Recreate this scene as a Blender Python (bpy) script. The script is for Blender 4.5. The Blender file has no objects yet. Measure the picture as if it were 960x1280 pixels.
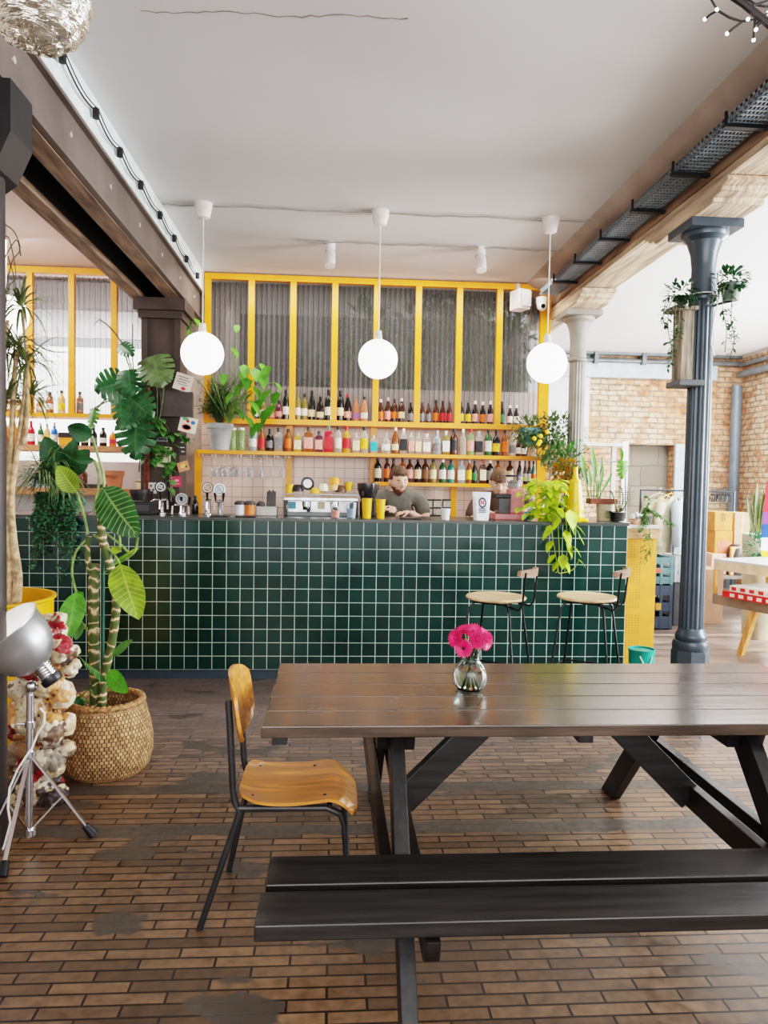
import bpy, bmesh, math, random
from mathutils import Vector, Matrix
R = random.Random(7)
PI = math.pi
COL = bpy.context.scene.collection
def V(*a): return Vector(a)

# ------------------------------------------------------------------ camera
FPX = 922.0; CAMZ = 1.48
PSI = math.radians(3.9); PIT = math.radians(2.4); ROL = math.radians(1.0)
fw = V(math.sin(PSI)*math.cos(PIT), math.cos(PSI)*math.cos(PIT), -math.sin(PIT))
r0 = V(math.cos(PSI), -math.sin(PSI), 0)
u0 = r0.cross(fw)
rt = r0*math.cos(ROL) + u0*math.sin(ROL)
up = u0*math.cos(ROL) - r0*math.sin(ROL)
cd = bpy.data.cameras.new('camera'); cam = bpy.data.objects.new('camera', cd); COL.objects.link(cam)
cam.matrix_world = Matrix(((rt.x, up.x, -fw.x, 0), (rt.y, up.y, -fw.y, 0), (rt.z, up.z, -fw.z, CAMZ), (0, 0, 0, 1)))
cd.sensor_fit = 'VERTICAL'; cd.sensor_height = 36.0; cd.lens = 36.0*FPX/1280.0; cd.clip_start = 0.05
bpy.context.scene.camera = cam
C0 = V(0, 0, CAMZ)
def P(px, py, y=None, z=None, x=None):
    """the place in the room seen at a photo pixel, on the plane y=, z= or x="""
    d = fw + rt*((px-480)/FPX) - up*((py-640)/FPX)
    if y is not None: t = y/d.y
    elif z is not None: t = (z-CAMZ)/d.z
    else: t = x/d.x
    return C0 + d*t

# ------------------------------------------------------------------ materials
MATS = {}
def nt(name):
    m = bpy.data.materials.new(name); m.use_nodes = True
    n = m.node_tree; b = n.nodes['Principled BSDF']
    return m, n, b
def setin(b, k, v):
    if k in b.inputs: b.inputs[k].default_value = v
def srgb(r, g, b):
    f = lambda c: ((c/255.0+0.055)/1.055)**2.4 if c > 10.3 else c/255.0/12.92
    return (f(r), f(g), f(b), 1)
def M(name, rgb, rough=0.5, metal=0.0, var=0.12, scale=9.0, bump=0.0, trans=0.0, emit=None, es=1.0, coat=0.0, stretch=None, alpha=1.0, bscale=None):
    """a plain principled material whose colour is varied by noise; rgb in display values"""
    if name in MATS: return MATS[name]
    m, n, b = nt(name); L = n.links; c = srgb(*rgb)
    setin(b, 'Roughness', rough); setin(b, 'Metallic', metal); setin(b, 'Transmission Weight', trans); setin(b, 'Coat Weight', coat); setin(b, 'Coat Roughness', 0.12)
    setin(b, 'Alpha', alpha)
    tc = n.nodes.new('ShaderNodeTexCoord'); mp = n.nodes.new('ShaderNodeMapping'); no = n.nodes.new('ShaderNodeTexNoise')
    L.new(tc.outputs['Object'], mp.inputs[0]); L.new(mp.outputs[0], no.inputs['Vector'])
    if stretch: mp.inputs['Scale'].default_value = stretch
    no.inputs['Scale'].default_value = scale; no.inputs['Detail'].default_value = 4
    rp = n.nodes.new('ShaderNodeValToRGB')
    rp.color_ramp.elements[0].position = 0.3; rp.color_ramp.elements[1].position = 0.7
    lo = [max(0, x*(1-var*1.6)) for x in c[:3]]; hi = [min(1, x*(1+var*1.6)) for x in c[:3]]
    rp.color_ramp.elements[0].color = (*lo, 1); rp.color_ramp.elements[1].color = (*hi, 1)
    L.new(no.outputs['Fac'], rp.inputs[0]); L.new(rp.outputs[0], b.inputs['Base Color'])
    if bump:
        bp = n.nodes.new('ShaderNodeBump'); bp.inputs['Strength'].default_value = bump; bp.inputs['Distance'].default_value = 0.01
        if bscale:
            n2 = n.nodes.new('ShaderNodeTexNoise'); n2.inputs['Scale'].default_value = bscale; L.new(mp.outputs[0], n2.inputs['Vector']); L.new(n2.outputs['Fac'], bp.inputs['Height'])
        else: L.new(no.outputs['Fac'], bp.inputs['Height'])
        L.new(bp.outputs[0], b.inputs['Normal'])
    if emit: setin(b, 'Emission Color', srgb(*emit)); setin(b, 'Emission Strength', es)
    MATS[name] = m; return m
def brickmat(name, c1, c2, mortar, bw, rh, ms, plane='xz', offset=0.5, rough=0.5, bump=0.4, extra=None, rot=None, shift=(0, 0), tint=None, smooth=0.1):
    if name in MATS: return MATS[name]
    m, n, b = nt(name); L = n.links
    tc = n.nodes.new('ShaderNodeTexCoord'); sp = n.nodes.new('ShaderNodeSeparateXYZ'); cb = n.nodes.new('ShaderNodeCombineXYZ')
    L.new(tc.outputs['Object'], sp.inputs[0])
    ax = {'x': 0, 'y': 1, 'z': 2}
    L.new(sp.outputs[ax[plane[0]]], cb.inputs[0]); L.new(sp.outputs[ax[plane[1]]], cb.inputs[1])
    mp = n.nodes.new('ShaderNodeMapping'); mp.inputs['Location'].default_value = (shift[0], shift[1], 0); L.new(cb.outputs[0], mp.inputs[0])
    src = mp.outputs[0]
    if tint:   # wobble for rough masonry
        nz = n.nodes.new('ShaderNodeTexNoise'); nz.inputs['Scale'].default_value = 7; L.new(src, nz.inputs['Vector'])
        mx = n.nodes.new('ShaderNodeVectorMath'); mx.operation = 'MULTIPLY_ADD'; mx.inputs[1].default_value = (tint, tint, 0); L.new(nz.outputs['Color'], mx.inputs[0]); L.new(src, mx.inputs[2]); src = mx.outputs[0]
    br = n.nodes.new('ShaderNodeTexBrick'); L.new(src, br.inputs['Vector'])
    br.offset = offset; br.inputs['Scale'].default_value = 1; br.inputs['Brick Width'].default_value = bw; br.inputs['Row Height'].default_value = rh
    br.inputs['Mortar Size'].default_value = ms; br.inputs['Mortar Smooth'].default_value = smooth
    br.inputs['Color1'].default_value = srgb(*c1); br.inputs['Color2'].default_value = srgb(*c2); br.inputs['Mortar'].default_value = srgb(*mortar)
    col = br.outputs['Color']
    setin(b, 'Roughness', rough)
    if extra: col = extra(n, L, b, mp.outputs[0], br, col)
    L.new(col, b.inputs['Base Color'])
    bp = n.nodes.new('ShaderNodeBump'); bp.inputs['Strength'].default_value = bump; bp.inputs['Distance'].default_value = 0.004; bp.invert = True
    L.new(br.outputs['Fac'], bp.inputs['Height']); L.new(bp.outputs[0], b.inputs['Normal'])
    MATS[name] = m; return m
def mixc(n, L, fac, a, bcol, mode='MIX'):
    mx = n.nodes.new('ShaderNodeMixRGB'); mx.blend_type = mode
    for i, v in ((0, fac), (1, a), (2, bcol)):
        if hasattr(v, 'is_linked'): L.new(v, mx.inputs[i])
        else: mx.inputs[i].default_value = v
    return mx.outputs[0]
def ramp(n, L, src, stops, const=False):
    rp = n.nodes.new('ShaderNodeValToRGB'); cr = rp.color_ramp
    if const: cr.interpolation = 'CONSTANT'
    while len(cr.elements) < len(stops): cr.elements.new(0.5)
    for e, (p, c) in zip(cr.elements, stops): e.position = p; e.color = c if len(c) == 4 else (*c, 1)
    L.new(src, rp.inputs[0]); return rp.outputs[0]
def noise(n, L, vec, scale, detail=3, stretch=None):
    if stretch:
        mp = n.nodes.new('ShaderNodeMapping'); mp.inputs['Scale'].default_value = stretch; L.new(vec, mp.inputs[0]); vec = mp.outputs[0]
    t = n.nodes.new('ShaderNodeTexNoise'); t.inputs['Scale'].default_value = scale; t.inputs['Detail'].default_value = detail; L.new(vec, t.inputs['Vector']); return t.outputs['Fac']
def leafmat(name, base, vein, nv=9, strength=0.7, rough=0.38, edge=None):
    """a leaf: midrib and side veins read from the leaf's own uv"""
    if name in MATS: return MATS[name]
    m, n, b = nt(name); L = n.links
    uv = n.nodes.new('ShaderNodeTexCoord'); sp = n.nodes.new('ShaderNodeSeparateXYZ'); L.new(uv.outputs['UV'], sp.inputs[0])
    def mth(op, a, bb=None):
        t = n.nodes.new('ShaderNodeMath'); t.operation = op
        for i, v in enumerate((a, bb)):
            if v is None: continue
            if hasattr(v, 'is_linked'): L.new(v, t.inputs[i])
            else: t.inputs[i].default_value = v
        return t.outputs[0]
    au = mth('ABSOLUTE', mth('SUBTRACT', sp.outputs[0], 0.5))
    ph = mth('SUBTRACT', mth('MULTIPLY', sp.outputs[1], nv), mth('MULTIPLY', au, 3.2))
    tri = mth('ABSOLUTE', mth('SUBTRACT', mth('FRACT', ph), 0.5))
    side = mth('LESS_THAN', tri, 0.10*strength+0.03)
    mid = mth('LESS_THAN', au, 0.03)
    fac = mth('MULTIPLY', mth('MAXIMUM', side, mid), strength)
    no = noise(n, L, uv.outputs['Object'], 14)
    bc = ramp(n, L, no, [(0.3, [x*0.6 for x in srgb(*base)[:3]]), (0.7, [min(1, x*1.4) for x in srgb(*base)[:3]])])
    L.new(mixc(n, L, fac, bc, srgb(*vein)), b.inputs['Base Color'])
    setin(b, 'Roughness', rough); setin(b, 'Subsurface Weight', 0.0)
    tr = n.nodes.new('ShaderNodeBsdfTranslucent'); L.new(bc, tr.inputs[0]); ms = n.nodes.new('ShaderNodeMixShader'); ms.inputs[0].default_value = 0.25
    L.new(b.outputs[0], ms.inputs[1]); L.new(tr.outputs[0], ms.inputs[2]); L.new(ms.outputs[0], n.nodes['Material Output'].inputs[0])
    MATS[name] = m; return m

# ------------------------------------------------------------------ mesh builder
class MB:
    def __init__(s): s.v = []; s.f = []; s.uv = []; s.mi = []; s.m = 0
    def add(s, vs, fs, uvs=None):
        b = len(s.v); s.v += [Vector(x) for x in vs]; s.uv += (uvs or [(0.3, 0.3)]*len(vs))
        for f in fs: s.f.append(tuple(b+i for i in f)); s.mi.append(s.m)
        return s
    def box(s, a, b, rot=None, piv=None):
        x0, y0, z0 = a; x1, y1, z1 = b
        vs = [V(x, y, z) for z in (z0, z1) for y in (y0, y1) for x in (x0, x1)]
        if rot is not None:
            c = piv if piv is not None else V((x0+x1)/2, (y0+y1)/2, (z0+z1)/2)
            vs = [rot @ (q-c) + c for q in vs]
        return s.add(vs, [(0, 2, 3, 1), (4, 5, 7, 6), (0, 1, 5, 4), (2, 6, 7, 3), (0, 4, 6, 2), (1, 3, 7, 5)])
    def bar(s, p, q, w, h, upv=(0, 0, 1)):
        """a rectangular bar from p to q, w across, h along upv"""
        p = Vector(p); q = Vector(q); d = (q-p).normalized(); a = d.cross(Vector(upv)).normalized(); c = a.cross(d)
        vs = [e + a*(w/2*i) + c*(h/2*j) for e in (p, q) for i, j in ((-1, -1), (1, -1), (1, 1), (-1, 1))]
        return s.add(vs, [(0, 1, 2, 3), (7, 6, 5, 4), (0, 4, 5, 1), (1, 5, 6, 2), (2, 6, 7, 3), (3, 7, 4, 0)])
    def cyl(s, p, q, r, r2=None, n=16, cap=True):
        p = Vector(p); q = Vector(q); r2 = r if r2 is None else r2
        d = (q-p).normalized(); a = d.orthogonal().normalized(); c = d.cross(a)
        vs = []
        for e, rr in ((p, r), (q, r2)): vs += [e + (a*math.cos(t)+c*math.sin(t))*rr for t in [2*PI*i/n for i in range(n)]]
        fs = [(i, (i+1) % n, n+(i+1) % n, n+i) for i in range(n)]
        if cap: fs += [tuple(range(n-1, -1, -1)), tuple(range(n, 2*n))]
        return s.add(vs, fs)
    def tube(s, pts, r, n=8, closed=False):
        pts = [Vector(x) for x in pts]; k = len(pts); rr = r if isinstance(r, (list, tuple)) else [r]*k
        vs = []; prev = None
        for i, p in enumerate(pts):
            d = (pts[min(i+1, k-1)] - pts[max(i-1, 0)])
            if closed: d = pts[(i+1) % k]-pts[(i-1) % k]
            if d.length < 1e-9: d = V(0, 0, 1)
            d.normalize()
            a = (prev - d*prev.dot(d)) if prev is not None else d.orthogonal()
            if a.length < 1e-6: a = d.orthogonal()
            a.normalize(); prev = a; c = d.cross(a)
            vs += [p + (a*math.cos(t)+c*math.sin(t))*rr[i] for t in [2*PI*j/n for j in range(n)]]
        fs = []
        for i in range(k if closed else k-1):
            A = i*n; B = ((i+1) % k)*n
            fs += [(A+j, A+(j+1) % n, B+(j+1) % n, B+j) for j in range(n)]
        if not closed: fs += [tuple(range(n-1, -1, -1)), tuple((k-1)*n+j for j in range(n))]
        return s.add(vs, fs)
    def lathe(s, prof, c=(0, 0, 0), n=20, axis=None, capb=False, capt=False, sq=0.0):
        c = Vector(c); Q = axis or Matrix.Identity(3); vs = []; fs = []; uv = []
        for k, (r, z) in enumerate(prof):
            for i in range(n):
                t = 2*PI*i/n; x, y = math.cos(t), math.sin(t)
                if sq:   # rounded square section
                    m_ = max(abs(x), abs(y)); g = 1+(1/m_-1)*sq; x *= g; y *= g
                vs.append(Q @ V(r*x, r*y, z) + c); uv.append((i/n, k/max(1, len(prof)-1)))
        for k in range(len(prof)-1):
            fs += [(k*n+i, k*n+(i+1) % n, (k+1)*n+(i+1) % n, (k+1)*n+i) for i in range(n)]
        if capb: fs.append(tuple(range(n-1, -1, -1)))
        if capt: fs.append(tuple((len(prof)-1)*n+i for i in range(n)))
        return s.add(vs, fs, uv)
    def ell(s, c, r, n=14, m_=9, rot=None, fn=None):
        c = Vector(c); vs = []; fs = []
        for j in range(m_+1):
            ph = PI*j/m_
            for i in range(n):
                t = 2*PI*i/n; d = V(math.sin(ph)*math.cos(t), math.sin(ph)*math.sin(t), math.cos(ph))
                q = V(d.x*r[0], d.y*r[1], d.z*r[2])
                if fn: q = fn(d, q)
                if rot is not None: q = rot @ q
                vs.append(q+c)
        for j in range(m_): fs += [(j*n+i, (j+1)*n+i, (j+1)*n+(i+1) % n, j*n+(i+1) % n) for i in range(n)]
        return s.add(vs, fs)
    def prism(s, poly, h, fr):
        """poly: 2-d outline; fr(u,v,w): maps to 3-d; h: thickness along w"""
        k = len(poly); vs = [fr(u, v, 0) for u, v in poly] + [fr(u, v, h) for u, v in poly]
        return s.add(vs, [tuple(range(k-1, -1, -1)), tuple(range(k, 2*k))] + [(i, (i+1) % k, k+(i+1) % k, k+i) for i in range(k)])
    def leaf(s, p, d, L, W, droop=0.4, n=5, fold=0.25, side=None, shape=0.8, curl=0):
        p = Vector(p); d = Vector(d).normalized()
        a = Vector(side) if side is not None else d.cross(V(0, 0, 1))
        if a.length < 1e-3: a = V(1, 0, 0)
        a.normalize(); vs = []; uv = []; q = p.copy()
        for i in range(n+1):
            t = i/n; w = W/2*math.sin(PI*min(1, max(0.0, t**shape)))**0.8 if 0 < t < 1 else 0.0008
            nn = a.cross(d).normalized()
            vs += [q - a*w + nn*(w*fold), q, q + a*w + nn*(w*fold)]; uv += [(0, t), (0.5, t), (1, t)]
            q = q + d*(L/n); d = (d + V(0, 0, -1)*(droop/n) ).normalized()
        fs = []
        for i in range(n): b = 3*i; fs += [(b, b+1, b+4, b+3), (b+1, b+2, b+5, b+4)]
        return s.add(vs, fs, uv)
    def monstera(s, p, d, nrm, L, W, lobes=6):
        """a big split leaf lying in the plane of d, across nrm"""
        p = Vector(p); d = Vector(d).normalized(); nrm = Vector(nrm); nrm = (nrm-d*nrm.dot(d)).normalized(); a = d.cross(nrm)
        def pt(u, t):   # u across in -1..1
            wid = W/2*math.sin(PI*min(1, t*0.86+0.14))**0.55
            return p + d*(L*(t - 0.16*abs(u)*(1-t))) + a*(u*wid) - nrm*(0.10*L*(u*u+t*t*0.6))
        for sg in (-1, 1):
            for k in range(lobes):
                t0 = k/lobes; t1 = (k+1)/lobes; sh = 0.10
                vs = []; uv = []
                for u, g in ((0, 0.0), (0.35, 0.0), (0.7, 0.2), (1.0, 0.36)):
                    c = (t0+t1)/2; h = (t1-t0)/2*(1-g)
                    for t in (c-h, c+h):
                        tt = min(1.02, t+sh*u); vs.append(pt(sg*u, tt)); uv.append((0.5+sg*u/2, tt))
                s.add(vs, [(0, 1, 3, 2), (2, 3, 5, 4), (4, 5, 7, 6)], uv)
        return s
    def build(s, name, mat, parent=None, smooth=True, bevel=0.0, label=None, sharp=40):
        me = bpy.data.meshes.new(name); org = V(0, 0, 0)
        if parent is not None: org = Vector(parent['_w']) if '_w' in parent else V(0, 0, 0)
        elif s.v:
            lo = [min(v[i] for v in s.v) for i in range(3)]; hi = [max(v[i] for v in s.v) for i in range(3)]
            org = V((lo[0]+hi[0])/2, (lo[1]+hi[1])/2, lo[2])
            if s.keep: org = V(0, 0, 0)
        me.from_pydata([v-org for v in s.v], [], s.f)
        for mm in (mat if isinstance(mat, (list, tuple)) else [mat]): me.materials.append(mm)
        uvl = me.uv_layers.new(name='UVMap'); me.polygons.foreach_set('material_index', s.mi)
        lv = [0]*len(me.loops); me.loops.foreach_get('vertex_index', lv)
        uvl.data.foreach_set('uv', [c for i in lv for c in s.uv[i]])
        if smooth:
            me.polygons.foreach_set('use_smooth', [True]*len(me.polygons))
            try: me.set_sharp_from_angle(angle=math.radians(sharp))
            except Exception: pass
        o = bpy.data.objects.new(name, me); COL.objects.link(o)
        if parent is not None: o.parent = parent; o['_w'] = list(org)
        else: o.location = org; o['_w'] = list(org)
        if bevel:
            md = o.modifiers.new('bevel', 'BEVEL'); md.width = bevel; md.segments = 2; md.limit_method = 'ANGLE'
        if label: o['label'] = label
        return o
    keep = False
def tag(o, label=None, cat=None, group=None, kind=None):
    if label: o['label'] = label
    if cat: o['category'] = cat
    if group: o['group'] = group
    if kind: o['kind'] = kind
    return o
def thing(name, label, cat, loc=(0, 0, 0), rz=0.0, group=None, local=False):
    """an Empty at the thing's base; parts built in room coordinates unless local"""
    o = bpy.data.objects.new(name, None); COL.objects.link(o); o.location = loc; o.rotation_euler = (0, 0, rz); o.empty_display_size = 0.05
    o['_w'] = [0, 0, 0] if local else list(loc)
    return tag(o, label, cat, group)
def struct(name, mb, mat, **k):
    mb.keep = True; o = mb.build(name, mat, None, **k); o['kind'] = 'structure'; return o
SHARE = {}
def shared(name, key, fn, mat, parent, loc=(0, 0, 0)):
    """a part whose mesh is shared by its look-alikes; fn(mb) shapes it round the origin"""
    kk = (key, mat.name)
    if kk not in SHARE:
        mb = MB(); fn(mb); mb.keep = True; o = mb.build(name, mat, None); SHARE[kk] = o.data
    else:
        o = bpy.data.objects.new(name, SHARE[kk]); COL.objects.link(o)
    o.location = loc; o['_w'] = [0, 0, 0]
    if parent is not None: o.parent = parent
    return o
def copy_tree(o, parent=None):
    c = o.copy(); COL.objects.link(c)
    if parent is not None: c.parent = parent
    for ch in list(o.children): copy_tree(ch, c)
    return c
ORD = ['first', 'second', 'third', 'fourth', 'fifth', 'sixth', 'seventh', 'eighth', 'ninth', 'tenth', 'eleventh', 'twelfth', 'thirteenth', 'fourteenth', 'fifteenth', 'sixteenth', 'seventeenth', 'eighteenth', 'nineteenth', 'twentieth',
       'twenty-first', 'twenty-second', 'twenty-third', 'twenty-fourth', 'twenty-fifth', 'twenty-sixth', 'twenty-seventh', 'twenty-eighth', 'twenty-ninth', 'thirtieth', 'thirty-first', 'thirty-second', 'thirty-third', 'thirty-fourth', 'thirty-fifth']
def Rz(a): return Matrix.Rotation(a, 3, 'Z')
def Rx(a): return Matrix.Rotation(a, 3, 'X')
def Ry(a): return Matrix.Rotation(a, 3, 'Y')
def axis_to(d):
    return V(0, 0, 1).rotation_difference(Vector(d).normalized()).to_matrix()
# ================================================================== SETTING
CEIL = 3.39
def floor_extra(n, L, b, vec, br, col):
    tc = n.nodes.new('ShaderNodeTexCoord'); o = tc.outputs['Object']
    f1 = noise(n, L, o, 26, 4); col = mixc(n, L, 0.75, col, ramp(n, L, f1, [(0.3, (0.45, 0.42, 0.4)), (0.7, (1.25, 1.2, 1.15))]), 'MULTIPLY')
    f3 = noise(n, L, o, 0.8, 2); col = mixc(n, L, 0.8, col, ramp(n, L, f3, [(0.35, (0.66, 0.66, 0.7)), (0.65, (1.25, 1.15, 1.0))]), 'MULTIPLY')
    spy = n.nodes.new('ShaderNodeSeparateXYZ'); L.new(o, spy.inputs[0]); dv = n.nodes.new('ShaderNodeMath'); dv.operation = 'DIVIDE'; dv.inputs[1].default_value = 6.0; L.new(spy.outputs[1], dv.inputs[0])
    col = mixc(n, L, ramp(n, L, dv.outputs[0], [(0.55, (0, 0, 0)), (0.78, (0.55, 0.55, 0.55))]), col, (0.17, 0.145, 0.15, 1))  # bricks turn grey toward the bar: reflected light put into the colour
    # cement repairs: patches and two long strips
    f2 = noise(n, L, o, 2.1, 5, (1.0, 1.6, 1)); pf = ramp(n, L, f2, [(0.60, (0, 0, 0)), (0.625, (1, 1, 1))])
    sp = n.nodes.new('ShaderNodeSeparateXYZ'); L.new(o, sp.inputs[0])
    wob = noise(n, L, o, 3.0, 3)
    def band(y0, w):
        a = n.nodes.new('ShaderNodeMath'); a.operation = 'MULTIPLY_ADD'; a.inputs[1].default_value = 0.10; L.new(wob, a.inputs[0]); L.new(sp.outputs[1], a.inputs[2])
        c = n.nodes.new('ShaderNodeMath'); c.operation = 'COMPARE'; c.inputs[1].default_value = y0+0.05; c.inputs[2].default_value = w; L.new(a.outputs[0], c.inputs[0]); return c.outputs[0]
    mx = n.nodes.new('ShaderNodeMath'); mx.operation = 'MAXIMUM'; L.new(band(3.50, 0.045), mx.inputs[0]); L.new(band(3.08, 0.05), mx.inputs[1])
    m2 = n.nodes.new('ShaderNodeMath'); m2.operation = 'MAXIMUM'; L.new(mx.outputs[0], m2.inputs[0]); L.new(pf, m2.inputs[1])
    col = mixc(n, L, m2.outputs[0], col, (0.075, 0.062, 0.052, 1))
    L.new(ramp(n, L, f1, [(0.3, (0.30,)*3), (0.7, (0.55,)*3)]), b.inputs['Roughness'])
    return col
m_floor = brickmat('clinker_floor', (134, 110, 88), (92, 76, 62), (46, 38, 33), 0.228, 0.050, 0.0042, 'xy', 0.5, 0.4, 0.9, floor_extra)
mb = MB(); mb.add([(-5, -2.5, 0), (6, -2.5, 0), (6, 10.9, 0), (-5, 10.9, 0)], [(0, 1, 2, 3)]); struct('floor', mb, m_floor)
m_hall = M('hall_floor', (124, 108, 98), 0.35, var=0.35, scale=3.0, bump=0.15, stretch=(0.5, 3.0, 1))
mb = MB(); mb.box((2.45, 5.5, 0.0005), (6, 10.9, 0.006)); struct('floor_hall', mb, m_hall)
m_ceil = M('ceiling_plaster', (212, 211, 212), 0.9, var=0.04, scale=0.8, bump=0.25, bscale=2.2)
m_white = M('white_plaster', (232, 234, 234), 0.8, var=0.03, scale=2)
def plate(x0, x1, y0, y1, z0, z1): mb = MB(); mb.box((x0, y0, z0), (x1, y1, z1)); return mb
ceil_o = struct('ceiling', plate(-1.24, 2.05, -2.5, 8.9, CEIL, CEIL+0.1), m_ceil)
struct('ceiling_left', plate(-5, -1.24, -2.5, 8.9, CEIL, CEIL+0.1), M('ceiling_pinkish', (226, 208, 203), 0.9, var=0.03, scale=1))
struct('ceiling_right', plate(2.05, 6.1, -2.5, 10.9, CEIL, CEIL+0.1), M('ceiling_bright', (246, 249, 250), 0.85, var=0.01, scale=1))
# hairline crack across the ceiling
pts = []
for i in range(34):
    t = i/33; q = P(175+335*t, 14+9*t+1.5*math.sin(t*14)+R.uniform(-1.6, 1.6), z=CEIL-0.001); pts.append(q)
mb = MB(); mb.tube(pts, [0.0010+0.0022*abs(math.sin(i*0.7))*(0.3+i/40) for i in range(34)], 5)
cr = mb.build('crack', M('crack_dark', (132, 122, 116), 0.9), ceil_o)
# walls
m_tilepink = brickmat('pink_tiles', (228, 205, 190), (222, 196, 180), (170, 148, 135), 0.1, 0.1, 0.003, 'xz', 0.0, 0.25, 0.3)
Zup = P(470, 527, y=7.03).z      # upper shelf of the back bar
Zmid = P(470, 566.5, y=6.85).z
Zlow = P(570, 604, y=6.85).z
struct('wall_back_tiled', plate(-1.3, 2.08, 7.32, 7.42, 0, Zup), m_tilepink)
Zlw = P(470, 486, y=7.5).z
struct('wall_back_low', plate(-1.3, 2.1, 7.5, 7.58, 0, Zlw), M('low_wall', (228, 214, 208), 0.8))
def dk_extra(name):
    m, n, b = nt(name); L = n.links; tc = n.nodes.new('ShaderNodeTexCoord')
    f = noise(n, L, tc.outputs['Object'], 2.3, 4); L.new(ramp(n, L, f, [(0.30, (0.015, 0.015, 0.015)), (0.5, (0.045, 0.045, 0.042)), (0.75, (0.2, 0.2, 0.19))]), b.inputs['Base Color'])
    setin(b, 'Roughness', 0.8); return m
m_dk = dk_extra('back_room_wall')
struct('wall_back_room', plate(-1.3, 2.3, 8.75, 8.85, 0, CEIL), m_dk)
m_wl = M('left_back_white', (245, 245, 243), 0.8, var=0.02)
struct('wall_back_left', plate(-5, -1.7, 7.32, 7.42, 0, 1.62), m_wl)
struct('wall_back_left_room', plate(-5, -1.5, 8.75, 8.85, 0, 2.95), m_wl)
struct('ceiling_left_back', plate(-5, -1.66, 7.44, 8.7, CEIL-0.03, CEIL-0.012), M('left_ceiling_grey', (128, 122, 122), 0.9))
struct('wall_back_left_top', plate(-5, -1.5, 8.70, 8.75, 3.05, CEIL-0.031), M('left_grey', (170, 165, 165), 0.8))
struct('wall_left', plate(-5.1, -5, -2.5, 8.9, 0, CEIL), M('left_wall', (215, 205, 198), 0.85))
# divider stub behind the left pillar
struct('wall_stub', plate(-1.66, -1.12, 7.42, 8.8, 0, CEIL), M('stub_plaster', (190, 175, 165), 0.9))
# hall: brick back wall with doorway, side wall with window openings
def rough_extra(n, L, b, vec, br, col):
    tc = n.nodes.new('ShaderNodeTexCoord'); o = tc.outputs['Object']
    f1 = noise(n, L, o, 1.1, 3); c1 = mixc(n, L, ramp(n, L, f1, [(0.40, (0, 0, 0)), (0.60, (1, 1, 1))]), col, (0.66, 0.52, 0.38, 1))
    c1 = mixc(n, L, br.outputs['Fac'], c1, (0.30, 0.22, 0.16, 1)); fo = noise(n, L, o, 4.5, 3); c1 = mixc(n, L, ramp(n, L, fo, [(0.50, (0, 0, 0)), (0.62, (0.8, 0.8, 0.8))]), c1, (0.62, 0.25, 0.12, 1))
    c1 = mixc(n, L, br.outputs['Fac'], c1, (0.34, 0.26, 0.19, 1)); f2 = noise(n, L, o, 14, 5); c2 = mixc(n, L, 0.85, c1, ramp(n, L, f2, [(0.3, (0.5, 0.45, 0.42)), (0.68, (1.35, 1.3, 1.25))]), 'MULTIPLY')
    return c2
m_brick = brickmat('old_brick', (205, 140, 105), (222, 178, 140), (150, 118, 92), 0.25, 0.078, 0.011, 'xz', 0.5, 0.85, 1.0, rough_extra, tint=0.035)
m_brick_y = brickmat('old_brick_side', (205, 165, 130), (228, 205, 175), (160, 135, 110), 0.25, 0.078, 0.011, 'yz', 0.5, 0.85, 1.0, rough_extra, tint=0.035)
YB = 10.6; XR = 6.0
d0 = P(785, 560, y=YB); d1 = P(843, 560, y=YB); dtop = P(812, 556, y=YB).z
bl = P(736, 500, y=YB).x
mb = MB(); mb.box((bl, YB, 0), (d0.x, YB+0.2, CEIL)); mb.box((d1.x, YB, 0), (XR+0.2, YB+0.2, CEIL)); mb.box((d0.x, YB, dtop), (d1.x, YB+0.2, CEIL)); struct('wall_hall_brick', mb, m_brick)
struct('wall_niche', plate(d0.x-0.05, d1.x+0.05, YB+0.22, YB+0.3, 0, dtop+0.1), brickmat('grey_stone', (150, 142, 128), (128, 122, 110), (112, 106, 96), 0.42, 0.3, 0.008, 'xz', 0.37, 0.85, 0.6, rough_extra and None, tint=0.05))
zpl = P(712, 553, y=YB-0.1).z
struct('wall_hall_plaster', plate(2.2, bl, YB-0.02, YB+0.2, zpl, CEIL), M('hall_plaster', (222, 230, 230), 0.8, var=0.04, scale=2))
struct('wall_hall_lower', plate(2.2, bl, YB-0.03, YB+0.2, 0, zpl), m_brick)
z0, z1 = P(812, 474, y=YB).z, P(812, 456, y=YB).z
struct('trim_1', plate(2.6, P(893, 466, y=YB).x, YB-0.09, YB, z0, z1), M('painted_steel', (196, 210, 216), 0.5))
z0, z1 = P(812, 440, y=YB).z, P(812, 446, y=YB).z
mb = MB()
for k, (zz, r_) in enumerate(((z1+0.10, 0.025), (z1+0.02, 0.04), (z1-0.09, 0.03))): mb.cyl((2.2, YB-0.12, zz), (XR-0.1, YB-0.12, zz), r_, n=10)
for px in (741, 800, 868): q = P(px, 445, y=YB); mb.box((q.x-0.03, YB-0.18, z1-0.14), (q.x+0.03, YB, z1+0.16))
pp = mb.build('ceiling_pipe', M('grey_pipe', (120, 128, 132), 0.5, 0.3)); tag(pp, 'grey pipes and conduits running along the top of the brick wall', 'pipe')
mb = MB(); a = P(778, 560, y=YB); b_ = P(848, 560, y=YB); mb.box((d0.x-0.10, YB-0.05, 0), (d0.x-0.01, YB, dtop+0.04)); o = struct('trim_2', mb, M('white_paint', (235, 240, 244), 0.5))
mb = MB(); mb.box((d1.x+0.0, YB-0.05, 0), (d1.x+0.14, YB, dtop+0.02)); struct('trim_3', mb, M('painted_steel', (196, 210, 216), 0.5))
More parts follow.
